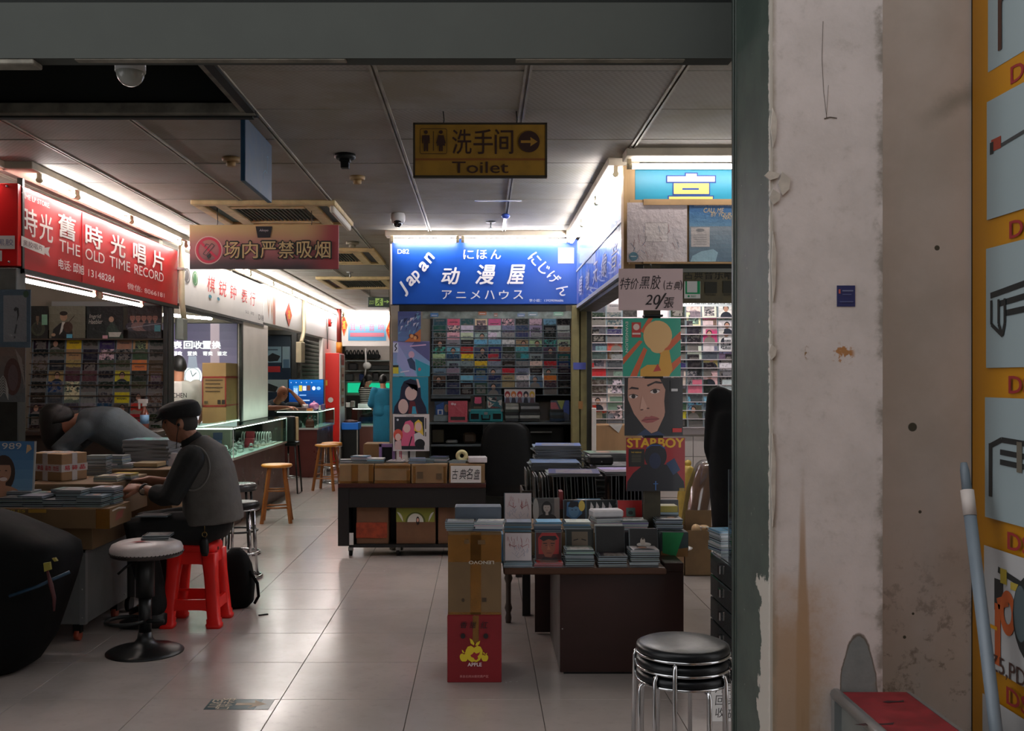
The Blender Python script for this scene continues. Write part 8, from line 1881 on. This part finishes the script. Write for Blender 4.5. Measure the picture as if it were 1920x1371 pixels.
def head_fn(s=1.0, jaw=1.0):
    G = [((1, 0, -.10), .17, .024), ((1, 0, .12), .12, .008), ((1, .30, .30), .2, .006), ((1, -.30, .30), .2, .006), ((1, .34, .10), .15, -.010), ((1, -.34, .10), .15, -.010),
         ((1, .12, -.46), .14, .007), ((1, -.12, -.46), .14, .007), ((1, 0, -.34), .10, -.002), ((1, 0, -.62), .12, -.004), ((1, 0, -.95), .26, .012*jaw), ((.7, .62, -.1), .25, .005), ((.7, -.62, -.1), .25, .005), ((-1, 0, .2), .6, .010), ((0, .9, -.75), .3, -.004), ((0, -.9, -.75), .3, -.004)]
    G = [(Vector(d).normalized(), sg, a) for d, sg, a in G]
    def fn(d):
        b = .073*(1-.16*max(0, -d.z)); p = Vector((d.x*.092, d.y*b, d.z*(.118 if d.z > 0 else .122)))
        if d.z < -.3 and d.x < 0: p.x *= 1-.5*(-d.z-.3)
        for g, sg, a in G:
            an = d.angle(g, 0.0); p += d*(a*math.exp(-(an/sg)**2))
        return p*s
    return fn
def build_hand(mb, wr, dirv, nrm, s=1.0, curl=.5, thumb=1):
    """palm, four unequal bent fingers and a thumb; nrm is the palm side"""
    f = Vector(dirv).normalized(); n = Vector(nrm); n = (n-f*n.dot(f)).normalized(); w = f.cross(n)*thumb
    P = lambda a, b, c: wr+(f*a+w*b+n*c)*s
    mb.loft([(P(-.01, 0, 0), w*.026*s, n*.019*s), (P(.03, 0, 0), w*.036*s, n*.016*s), (P(.065, 0, 0), w*.041*s, n*.014*s), (P(.092, 0, .001), w*.040*s, n*.012*s)], 14, power=2.6)
    for b, L, a0 in ((.030, .068, .088), (.010, .076, .092), (-.010, .070, .090), (-.029, .056, .084)):
        q = P(a0, b, 0); pts = [P(a0-.02, b, 0), q]; an = .25*curl+.1
        for k, ll in enumerate((.45, .32, .25)):
            an += curl*.75; q = q+(f*math.cos(an)+n*math.sin(an))*L*ll*s; pts.append(q)
        mb.limb(pts, [.0095*s, .0092*s, .0085*s, .0078*s, .0068*s], 8)
    q0 = P(.018, .030, .004); q1 = P(.050, .052, .016); q2 = P(.074, .054, .030); q3 = P(.092, .044, .040)
    mb.limb([q0, q1, q2, q3], [.013*s, .0115*s, .010*s, .008*s], 8)
def torso(mb, J, off=0.0, top=True, sw=1.0, full=True):
    hp, ch, nk = Vector(J['pelvis']), Vector(J['chest']), Vector(J['neck']); lat = (Vector(J['shL'])-Vector(J['shR'])).normalized()
    lat2 = (Vector(J['hipL'])-Vector(J['hipR'])).normalized(); half = (Vector(J['shL'])-Vector(J['shR'])).length/2
    R = []
    pts = [(hp-(ch-hp).normalized()*.06, .125, .10, lat2), (hp, .160, .115, lat2), (hp.lerp(ch, .45), .142, .105, lat2), (hp.lerp(ch, .8), .158, .115, lat), (ch, .165, .118, lat), (ch.lerp(nk, .45), half*.97, .100, lat), (ch.lerp(nk, .78), half*.72, .075, lat), (nk, .065, .062, lat)]
    for i, (c, a, b, l) in enumerate(pts):
        d = (pts[min(i+1, 7)][0]-pts[max(i-1, 0)][0]).normalized(); f = l.cross(d).normalized()
        R.append((c, l*(a*sw+off), f*(b+off)))
    mb.loft(R, 22, power=2.4)
def person(label, loc, J, skin, voxel=.009, s=1.0, hands=True, curl=.6, jaw=1.0):
    """J: world joints. One continuous skin; clothes and hair are added as children"""
    t = thing('person', label, 'person', loc)
    mb = MB(); torso(mb, J, -.012); H = Vector(J['head']); Fm = frame_of(J['face'], J.get('up', (0, 0, 1)))
    mb.limb([Vector(J['neck'])-(H-Vector(J['neck'])).normalized()*.02, H-Fm@Vector((.02, 0, .05))], [.060*s, .056*s], 12)
    mb.ball(H, 1, 40, 30, fn=head_fn(s, jaw), R=Fm)
    for q in (-1, 1): mb.ball(H+Fm@(Vector((-.012, q*.074, -.004))*s), Vector((.020, .011, .033))*s, 10, 8, R=Fm@Matrix.Rotation(q*.35, 3, 'Z'))
    for S in 'LR':
        if 'wr'+S in J:
            mb.limb([J['sh'+S], J['el'+S]], [.050*s, .038*s]); mb.limb([J['el'+S], Vector(J['el'+S]).lerp(J['wr'+S], .35), J['wr'+S]], [.038*s, .040*s, .026*s])
            d = Vector(J['wr'+S])-Vector(J['el'+S]); hd = J.get('hd'+S, d)
            build_hand(mb, Vector(J['wr'+S]), hd, J.get('pn'+S, (0, 0, -1)), s, J.get('cu'+S, curl), J.get('th'+S, 1 if S == 'L' else -1))
        if 'kn'+S in J:
            mb.limb([J['hip'+S], J['kn'+S]], [.075*s, .052*s]); mb.limb([J['kn'+S], Vector(J['kn'+S]).lerp(J['an'+S], .3), J['an'+S]], [.050*s, .052*s, .036*s])
            mb.limb([J['an'+S], J['toe'+S]], [.040*s, .032*s])
    o = link('body', remesh(mb, voxel, 'body', skin, 3), (0, 0, 0), t); o.location = -Vector(loc)
    return t, Fm, H
def garment(t, name, mb, m, voxel=.012, label=None, smooth=5):
    o = link(name, remesh(mb, voxel, name, m, smooth), -Vector(t.location), t); return setp(o, label)
def sleeves(mb, J, r0, r1, f=1.0, sides='LR'):
    for S in sides:
        sh, el, wr = Vector(J['sh'+S]), Vector(J['el'+S]), Vector(J['wr'+S])
        if f <= .5: mb.limb([sh, sh.lerp(el, f*2)], [r0, r0*.92])
        else: mb.limb([sh, el, el.lerp(wr, (f-.5)*2)], [r0, (r0+r1)/2, r1])
def trousers(mb, J, r0=.098, r1=.062, shoes=False):
    torso_lo = [(Vector(J['pelvis'])+Vector((0, 0, .06)), .165), (Vector(J['pelvis']), .178)]
    lat = (Vector(J['hipL'])-Vector(J['hipR'])).normalized(); up = (Vector(J['chest'])-Vector(J['pelvis'])).normalized(); f = lat.cross(up).normalized(); p = Vector(J['pelvis'])
    mb.loft([(p+up*.10, lat*.155, f*.120), (p+up*.03, lat*.172, f*.132), (p-up*.05, lat*.172, f*.130), (p-up*.10, lat*.13, f*.10)], 18, power=2.5)
    for S in 'LR': mb.limb([J['hip'+S], J['kn'+S], Vector(J['kn'+S]).lerp(J['an'+S], .92)], [r0, (r0+r1)/2+.006, r1])
def shoe(t, J, m):
    for S in 'LR':
        a, b = Vector(J['an'+S]), Vector(J['toe'+S]); d = (b-a); d.z = 0; d.normalize(); z = min(a.z, b.z); w = Vector((-d.y, d.x, 0))
        mb = MB().loft([(Vector((a.x, a.y, 0))-d*.06+Vector((0, 0, .05)), w*.032, Vector((0, 0, .048))), (Vector((a.x, a.y, .055)), w*.044, Vector((0, 0, .055))), (Vector((a.x, a.y, .046))+d*.09, w*.050, Vector((0, 0, .046))), (Vector((a.x, a.y, .034))+d*.17, w*.046, Vector((0, 0, .034))), (Vector((a.x, a.y, .026))+d*.215, w*.026, Vector((0, 0, .022)))], 14, power=2.6)
        part('shoe', mb, m, t)
def hair_cap(t, H, Fm, m, s=1.0, low=-.1, back=-.55, off=.010, name='hair'):
    """shell over the crown, sides and back of the head"""
    mb = MB(); base = head_fn(s); V = []; n, k = 28, 12
    for j in range(k+1):
        for i in range(n):
            th = 2*math.pi*i/n; fr_ = (1+math.cos(th))/2; lo = back+(low+.45-back)*fr_**1.2
            ph = lo+(math.pi/2-lo)*j/k
            d = Vector((math.cos(ph)*math.cos(th), math.cos(ph)*math.sin(th), math.sin(ph)))
            p = base(d); V.append(H+Fm@(p+d*(off*s*(1 if j > 0 else .1))))
    mb.add(V, [(j*n+i, j*n+(i+1) % n, (j+1)*n+(i+1) % n, (j+1)*n+i) for j in range(k) for i in range(n)], 0, True)
    return part(name, mb, m, t)
def eyes(t, H, Fm, s=1.0):
    for q in (-1, 1):
        part('eye', MB().ball(H+Fm@(Vector((.0775, q*.031, .012))*s), Vector((.010, .0135, .0065))*s, 10, 6, R=Fm), mat('dark_eye', (26, 20, 18), .2), t)
        part('eyebrow', MB().limb([H+Fm@(Vector((.088, q*.014, .033))*s), H+Fm@(Vector((.083, q*.034, .037))*s), H+Fm@(Vector((.070, q*.052, .031))*s)], [.0035*s, .004*s, .002*s], 6), mat('dark_brow', (34, 28, 26), .8), t)
    part('mouth', MB().limb([H+Fm@(Vector((.083, .022, -.066))*s), H+Fm@(Vector((.0935, 0, -.064))*s), H+Fm@(Vector((.083, -.022, -.066))*s)], [.002*s, .0045*s, .002*s], 6), mat('lip', (110, 62, 54), .5), t)
SK1 = mat('tanned_skin', (150, 102, 78), .5, 0, .06, 30); SK2 = mat('warm_skin', (190, 132, 104), .45, 0, .05, 30); SK3 = mat('pale_skin', (206, 158, 132), .5)
BLACKC = mat('black_cloth', (20, 22, 23), .9, 0, .2, 14, .2, 70)
HAIR = mat('black_hair', (18, 17, 17), .45, 0, .2, 40, .3, 160)
SHOEM = mat('black_shoe', (16, 16, 17), .4)

# --- the capped man sitting on the red stool, facing the stall
Ym = 6.08
V3 = Vector
J = dict(pelvis=V3((-1.66, 6.08, .615)), chest=V3((-1.665, 6.08, .92)), neck=V3((-1.745, 6.08, 1.085)), head=V3((-1.832, 6.065, 1.215)), face=V3((-1, -.12, -.10)),
         shL=V3((-1.72, 5.90, 1.01)), shR=V3((-1.72, 6.26, 1.01)), elL=V3((-1.83, 5.86, .785)), wrL=V3((-2.035, 5.95, .83)), elR=V3((-1.86, 6.30, .80)), wrR=V3((-2.06, 6.16, .86)),
         hipL=V3((-1.68, 5.99, .585)), hipR=V3((-1.68, 6.17, .585)), knL=V3((-2.06, 5.96, .60)), knR=V3((-2.06, 6.20, .60)), anL=V3((-1.93, 5.94, .10)), anR=V3((-1.98, 6.22, .10)), toeL=V3((-2.08, 5.92, .05)), toeR=V3((-2.13, 6.23, .05)),
         hdL=V3((-1, .15, .02)), hdR=V3((-1, -.1, -.1)), pnL=V3((-.1, .55, -1)), pnR=V3((0, -.2, -1)), cuL=.75, cuR=.6)
t, Fm, H = person('man in a black flat cap and grey sleeveless vest sitting on the red stool', (-1.70, 6.08, .0), J, SK1, .0055, jaw=1.2)
eyes(t, H, Fm)
mb = MB(); torso(mb, J, .004); sleeves(mb, J, .068, .056, .70); mb.limb([J['neck']-V3((.0, 0, .03)), J['neck']+V3((-.02, 0, .02))], [.078, .070], 12)
garment(t, 'sweater', mb, mat('black_knit', (26, 28, 28), .9, 0, .2, 20, .25, 120), .010)
vest = mat('grey_canvas_vest', (92, 89, 86), .9, 0, .14, 16, .2, 90)
mb = MB(); R = []
pts = [(V3((-1.632, 6.08, .615)), .212, .172), (V3((-1.638, 6.08, .70)), .206, .166), (V3((-1.652, 6.08, .82)), .200, .160), (V3((-1.668, 6.08, .93)), .192, .150), (V3((-1.69, 6.08, 1.015)), .165, .130), (V3((-1.735, 6.08, 1.075)), .105, .090), (V3((-1.752, 6.08, 1.098)), .080, .078)]
for i, (c, a_, b_) in enumerate(pts):
    d = (pts[min(i+1, 6)][0]-pts[max(i-1, 0)][0]).normalized(); l = V3((0, 1, 0)); f = l.cross(d).normalized(); R.append((c, l*a_, f*b_))
vb = MB().loft(R, 32, power=2.6)
garment(t, 'vest', vb, vest, .009)
# arm holes: sweater sleeve caps standing proud of the vest
mb = MB(); sleeves(mb, J, .086, .060, .70)
garment(t, 'sleeve', mb, mat('black_knit'), .009)
mb = MB()
for sy in (-1, 1): mb.torus(J['shL' if sy < 0 else 'shR']+V3((.012, sy*.004, -.055)), .100, .0055, 30, 6, ax=Matrix.Rotation(math.pi/2+sy*.12, 3, 'X')@Matrix.Scale(1.30, 3, V3((0, 1, 0))))
part('armhole_seam', mb, mat('pale_vest_seam', (104, 102, 98), .9), t)
mb = MB(); trousers(mb, J, .105, .075); garment(t, 'trousers', mb, BLACKC, .012)
shoe(t, J, SHOEM)
capm = mat('black_wool_cap', (17, 18, 19), .9, 0, .2, 20, .3, 120)
hair_cap(t, H, Fm, mat('cropped_grey_hair', (44, 40, 38), .8), 1.0, -.05, -.62, .003)
C = lambda x, y, z: H+Fm@V3((x, y, z))
ax_ = lambda v: Fm@V3(v)
mb = MB().loft([(C(-.012, 0, .030), ax_((.106, 0, .0)), ax_((0, .090, 0))), (C(-.006, 0, .052), ax_((.122, 0, .0)), ax_((0, .101, 0))), (C(.0, 0, .080), ax_((.128, 0, -.008)), ax_((0, .106, 0))), (C(.002, 0, .106), ax_((.118, 0, -.012)), ax_((0, .098, 0))), (C(.0, 0, .126), ax_((.088, 0, -.010)), ax_((0, .072, 0))), (C(-.002, 0, .136), ax_((.04, 0, -.004)), ax_((0, .034, 0)))], 28, power=2.2)
mb.loft([(C(.06, 0, .046), ax_((.02, 0, 0)), ax_((0, .080, 0))), (C(.10, 0, .040), ax_((.03, 0, -.002)), ax_((0, .074, 0))), (C(.102, 0, .052), ax_((.045, 0, -.012)), ax_((0, .074, 0))), (C(.09, 0, .075), ax_((.03, 0, -.012)), ax_((0, .074, 0)))], 20, power=2.4)
garment(t, 'flat_cap', mb, capm, .006)
part('cap_peak', MB().loft([(C(.075, 0, .040), ax_((.030, 0, -.004)), ax_((0, .075, 0))), (C(.105, 0, .030), ax_((.045, 0, -.014)), ax_((0, .066, 0))), (C(.104, 0, .037), ax_((.046, 0, -.014)), ax_((0, .067, 0)))], 20, power=2.4), capm, t)
wt_ = J['wrL'].lerp(J['elL'], .12); d = (J['wrL']-J['elL']).normalized(); aq = V3((0, 0, 1)).rotation_difference(d).to_matrix()
part('watch_strap', MB().torus(wt_, .031, .006, 20, 6, ax=aq@Matrix.Scale(1.6, 3, V3((0, 0, 1)))), mat('dark_strap', (22, 22, 24), .5), t)
part('watch_face', MB().tube([wt_+V3((.004, -.030, -.006)), wt_+V3((.004, -.040, -.008))], .017, 16), mat('steel_watch'), t)
part('earphone', MB().ball(C(-.004, .086 if Fm.col[1].y < 0 else -.086, -.008), .0095, 8, 6).tube([C(-.004, .088 if Fm.col[1].y < 0 else -.088, -.015), C(.012, .080 if Fm.col[1].y < 0 else -.080, -.07), C(.03, .05 if Fm.col[1].y < 0 else -.05, -.15)], .0022, 6), BLK, t)
kx = V3((-1.635, 5.885, .565))
kk = part('key_ring', MB().torus(kx, .014, .0025, 16, 6, ax=Matrix.Rotation(math.pi/2, 3, 'X')), mat('brass', (176, 150, 90), .3, .9), t)
part('key_pouch', MB().loft([(kx+V3((0, -.01, -.015)), V3((.012, 0, 0)), V3((0, .010, 0))), (kx+V3((0, -.012, -.04)), V3((.028, 0, 0)), V3((0, .014, 0))), (kx+V3((.004, -.012, -.10)), V3((.026, 0, 0)), V3((0, .014, 0))), (kx+V3((.006, -.012, -.125)), V3((.016, 0, 0)), V3((0, .010, 0)))], 12, power=3), SHOEM, t)
part('side_cord', MB().tube([(-1.63, 5.893, .73), (-1.633, 5.882, .66), (-1.635, 5.885, .57)], .002, 6), mat('brass'), t)
t2 = thing('cd_case', 'CD case held flat on the knees of the capped man', 'CD', (-1.95, 5.93, .665))
part('case', MB().box(-2.03, -1.84, 5.84, 5.965, .672, .681), CASE, t2, bevel=.002); part('cover', MB().box(-2.02, -1.85, 5.845, 5.96, .6812, .6816), mat('grey_cover', (74, 80, 84), .3), t2)

# --- the person bending over the stall
J = dict(pelvis=V3((-2.33, 7.05, .90)), chest=V3((-2.62, 6.98, 1.13)), neck=V3((-2.80, 6.94, 1.17)), head=V3((-2.925, 6.88, 1.165)), face=V3((-.55, -.15, -.85)), up=(-.75, 0, .65),
         shL=V3((-2.72, 6.79, 1.11)), shR=V3((-2.72, 7.13, 1.13)), elL=V3((-2.88, 6.74, .95)), wrL=V3((-2.80, 6.66, .90)), elR=V3((-2.92, 7.12, .95)), wrR=V3((-2.84, 6.98, .92)),
         hipL=V3((-2.32, 6.93, .86)), hipR=V3((-2.32, 7.15, .86)), knL=V3((-2.36, 7.02, .47)), knR=V3((-2.36, 7.02, .47)), anL=V3((-2.30, 7.05, .10)), anR=V3((-2.3, 7.05, .10)), toeL=V3((-2.44, 7.0, .05)), toeR=V3((-2.44, 7.2, .05)))
for k_, dx, dy in (('hip', 0, .28), ('kn', 0, .58), ('an', 0, .55), ('toe', 0, .55)):
    for S in 'LR':
        v = J[k_+S].copy(); v.y = (7.62 if S == 'R' else 7.0) if k_ != 'hip' else v.y; J[k_+S] = v
J['pelvis'].y = 7.05
for q_ in J:
    if q_ not in ('face', 'up'): J[q_] = J[q_].copy()
for S, yy_ in (('L', 6.92), ('R', 7.14)):
    J['kn'+S].y = yy_; J['an'+S].y = yy_; J['toe'+S].y = yy_
    for k_ in ('kn', 'an', 'toe', 'hip'): J[k_+S].x -= .0
for q_ in J:
    if q_ not in ('face', 'up'): J[q_] = V3((J[q_].x*1.085, J[q_].y+.62, J[q_].z))
t, Fm, H = person('dark-haired person in a grey-blue sweater bending low over the record stall', (-2.65, 7.65, 0), J, SK1, .009, curl=.5)
hair_cap(t, H, Fm, HAIR, 1.0, -.15, -.75, .022)
part('long_hair', MB().loft([(H+Fm@V3((-.02, 0, .06))+V3((0, 0, dz)), V3((a_, 0, 0)), V3((0, b_, 0))) for dz, a_, b_ in ((.08, .06, .06), (.03, .105, .095), (-.05, .11, .10), (-.13, .10, .095), (-.20, .085, .08), (-.26, .05, .05))], 18), HAIR, t)
mb = MB(); torso(mb, J, .030, sw=1.05); sleeves(mb, J, .074, .052, .93)
garment(t, 'sweater', mb, mat('grey_blue_knit', (70, 78, 82), .95, 0, .14, 14, .25, 120), .012)
mb = MB(); trousers(mb, J, .104, .075); garment(t, 'trousers', mb, BLACKC, .013); shoe(t, J, SHOEM)

# --- bald man leaning on the second counter
J = dict(pelvis=V3((-3.05, 14.85, .62)), chest=V3((-3.06, 14.72, .98)), neck=V3((-3.02, 14.60, 1.13)), head=V3((-2.92, 14.50, 1.255)), face=V3((.72, -.62, -.25)),
         shL=V3((-2.88, 14.82, 1.06)), shR=V3((-3.20, 14.56, 1.06)), elL=V3((-2.62, 14.75, 1.06)), wrL=V3((-2.80, 14.66, 1.27)), elR=V3((-3.06, 14.32, 1.045)), wrR=V3((-2.80, 14.36, 1.05)), hdL=V3((-.6, -.3, .5)), pnL=V3((-.5, -.6, -.4)), hdR=V3((1, .2, 0)),
         hipL=V3((-2.98, 14.92, .58)), hipR=V3((-3.14, 14.78, .58)), knL=V3((-3.3, 14.6, .60)), knR=V3((-3.36, 14.5, .60)), anL=V3((-3.3, 14.55, .1)), anR=V3((-3.38, 14.45, .1)), toeL=V3((-3.3, 14.42, .05)), toeR=V3((-3.38, 14.4, .05)))
for S in 'LR':
    for k_ in ('hip', 'kn', 'an', 'toe'): J[k_+S] = J[k_+S]+V3((-.32, .1, 0))
J['pelvis'] += V3((-.3, .1, 0)); J['chest'] += V3((-.05, 0, 0))
for q_ in J:
    if q_ not in ('face', 'hdL', 'pnL', 'hdR'): J[q_] = J[q_]+V3((-.10, .62, 0))
t, Fm, H = person('bald man in a dark T-shirt leaning on the counter with a hand on his head', (-3.4, 15.4, 0), J, SK2, .011, curl=.4)
eyes(t, H, Fm)
mb = MB(); torso(mb, J, .012); sleeves(mb, J, .068, .062, .34); garment(t, 'shirt', mb, mat('dark_teal_shirt', (30, 40, 46), .85), .014)
mb = MB(); trousers(mb, J); garment(t, 'trousers', mb, BLACKC, .016); shoe(t, J, SHOEM)
tt = thing('counter_seat', 'dark box seat behind the second counter under the bald man', 'seat', (-3.52, 15.6, 0)); part('cushion', MB().box(-3.72, -3.32, 15.42, 15.78, .44, .50), LEA, tt, bevel=.02); part('base', MB().box(-3.68, -3.36, 15.46, 15.74, 0, .44), DKFRAME, tt)

# --- standing people
def stand(x, y, h, ang, arms=None):
    k = h/1.72; c, s_ = math.cos(ang), math.sin(ang); Q = lambda f, l, z: V3((x+(f*c-l*s_)*k, y+(f*s_+l*c)*k, z*k))
    J = dict(pelvis=Q(0, 0, .93), chest=Q(.02, 0, 1.25), neck=Q(.0, 0, 1.445), head=Q(.03, 0, 1.595), face=V3((c, s_, -.08)), shL=Q(0, .19, 1.385), shR=Q(0, -.19, 1.385), elL=Q(-.02, .24, 1.10), elR=Q(-.02, -.24, 1.10), wrL=Q(.10, .25, .88), wrR=Q(.10, -.25, .88),
             hipL=Q(0, .09, .88), hipR=Q(0, -.09, .88), knL=Q(.03, .10, .49), knR=Q(.02, -.10, .49), anL=Q(-.02, .10, .09), anR=Q(-.03, -.10, .09), toeL=Q(.13, .11, .045), toeR=Q(.12, -.11, .045), pnL=Q(0, -1, 0)-Q(0, 0, 0), pnR=Q(0, 1, 0)-Q(0, 0, 0))
    if arms:
        for kk_, v in arms.items(): J[kk_] = Q(*v)
    return J, k
desk = dict(elL=(.06, .25, 1.10), elR=(.06, -.25, 1.10), wrL=(.30, .12, 1.08), wrR=(.30, -.12, 1.08))
J, k = stand(XW(688, 19.95), 19.95, 1.56, -.45, desk); J['face'] = V3((.8, -.5, -.45))
t, Fm, H = person('dark-haired woman in a striped top behind the far glass counter', (XW(688, 19.95), 19.95, 0), J, SK3, .014, k)
m = bpy.data.materials.new('black_white_striped_knit'); g = NT(m); z = g.xyz(g.pos())[2]; w_ = g.math('GREATER_THAN', g.math('SINE', g.math('MULTIPLY', z, 150.0)), 0.0)
g.link(g.mix(w_, rgb((34, 34, 36)), rgb((196, 192, 186))), g.b.inputs['Base Color']); g.b.inputs['Roughness'].default_value = .9
mb = MB(); torso(mb, J, .014); sleeves(mb, J, .066, .052, .75); garment(t, 'striped_top', mb, m, .015)
hair_cap(t, H, Fm, HAIR, k, -.1, -.8, .022); part('long_hair', MB().loft([(H+Fm@V3((-.04, 0, .02)), Fm@V3((.075, 0, 0)), Fm@V3((0, .095, 0))), (H+Fm@V3((-.055, 0, -.12)), Fm@V3((.06, 0, 0)), Fm@V3((0, .10, 0))), (H+Fm@V3((-.05, 0, -.26)), Fm@V3((.05, 0, 0)), Fm@V3((0, .10, 0))), (H+Fm@V3((-.05, 0, -.32)), Fm@V3((.02, 0, 0)), Fm@V3((0, .05, 0)))], 16), HAIR, t)
mb = MB(); trousers(mb, J); garment(t, 'trousers', mb, BLACKC, .018); shoe(t, J, SHOEM)
desk2 = dict(elL=(.05, .25, 1.10), elR=(.05, -.25, 1.10), wrL=(.26, .16, 1.04), wrR=(.26, -.16, 1.04))
J, k = stand(XW(719, 18.2), 18.2, 1.56, 2.0, desk2); J['face'] = V3((.25, 1, -.25))
t, Fm, H = person('person in a loose teal shirt seen from behind at the far glass counter', (XW(719, 18.2), 18.2, 0), J, SK2, .014, k)
teal = mat('teal_cotton', (26, 110, 140), .9, 0, .1, 10)
mb = MB(); torso(mb, J, .035, sw=1.05); sleeves(mb, J, .078, .066, .45); garment(t, 'shirt', mb, teal, .015)
p = J['pelvis']; c_ = lambda z, a_, b_: (V3((p.x, p.y, z)), V3((a_, 0, 0)), V3((0, b_, 0)))
part('tunic', MB().loft([c_(.12, .19, .15), c_(.5, .19, .15), c_(.9, .19, .15), c_(1.0, .17, .13)], 20, power=2.6), teal, t)
hair_cap(t, H, Fm, HAIR, k, -.05, -.7, .012); shoe(t, J, SHOEM)
J, k = stand(-3.29, 10.88, 1.74, 1.7, dict(elL=(.05, .27, 1.12), elR=(.05, -.27, 1.12), wrL=(.25, .20, 1.02), wrR=(.25, -.20, 1.02))); J['face'] = V3((-.5, .8, -.2))
for q in J:
    if q not in ('face', 'pnL', 'pnR'): J[q] = J[q]+V3((-.02, 0, .0))
t, Fm, H = person('man with black hair in a white printed T-shirt seen from behind in the watch shop', (-3.29, 10.88, 0), J, SK2, .012, k)
WTS = mat('white_cotton', (206, 198, 190), .9, 0, .06, 12)
mb = MB(); torso(mb, J, .030, sw=1.08); sleeves(mb, J, .078, .074, .38); garment(t, 'shirt', mb, WTS, .013)
hair_cap(t, H, Fm, HAIR, k, -.05, -.6, .012); mb = MB(); trousers(mb, J); garment(t, 'trousers', mb, BLACKC, .016); shoe(t, J, SHOEM)
a = Art(front(J['chest'].y-.168), .002); cxx = J['chest'].x; a.frame(cxx-.10, 1.28, cxx+.14, 1.33).text('KITCHEN', 0, 0, 1, 1, (50, 48, 50), bold=.02); a.frame(cxx-.09, 1.10, cxx-.02, 1.22).oval(.5, .5, .5, .5, (84, 110, 60)); a.part('print', t)
J, k = stand(1.515, 5.55, 1.70, 1.2, dict(elL=(.0, .215, 1.10), elR=(.0, -.215, 1.10), wrL=(.05, .16, .90), wrR=(.05, -.16, .90)))
t, Fm, H = person('person in a long black coat at the edge of the door frame, mostly hidden', (1.515, 5.55, 0), J, SK1, .012, k)
mb = MB(); torso(mb, J, .030, sw=1.02); sleeves(mb, J, .078, .060, .95)
p = J['pelvis']
mb.loft([(V3((p.x, p.y, .52)), V3((.215, 0, 0)), V3((0, .21, 0))), (V3((p.x, p.y, .75)), V3((.23, 0, 0)), V3((0, .22, 0))), (V3((p.x, p.y, .95)), V3((.245, 0, 0)), V3((0, .21, 0))), (V3((p.x, p.y, 1.15)), V3((.24, 0, 0)), V3((0, .17, 0))), (V3((p.x, p.y, 1.30)), V3((.215, 0, 0)), V3((0, .13, 0)))], 22, power=2.5)
garment(t, 'coat', mb, mat('black_wool_coat', (10, 11, 13), .9, 0, .15, 20, spec=.2), .013, None, 24); mb = MB(); trousers(mb, J); garment(t, 'trousers', mb, BLACKC, .016); hair_cap(t, H, Fm, HAIR, k, -.05, -.7, .014); shoe(t, J, SHOEM)
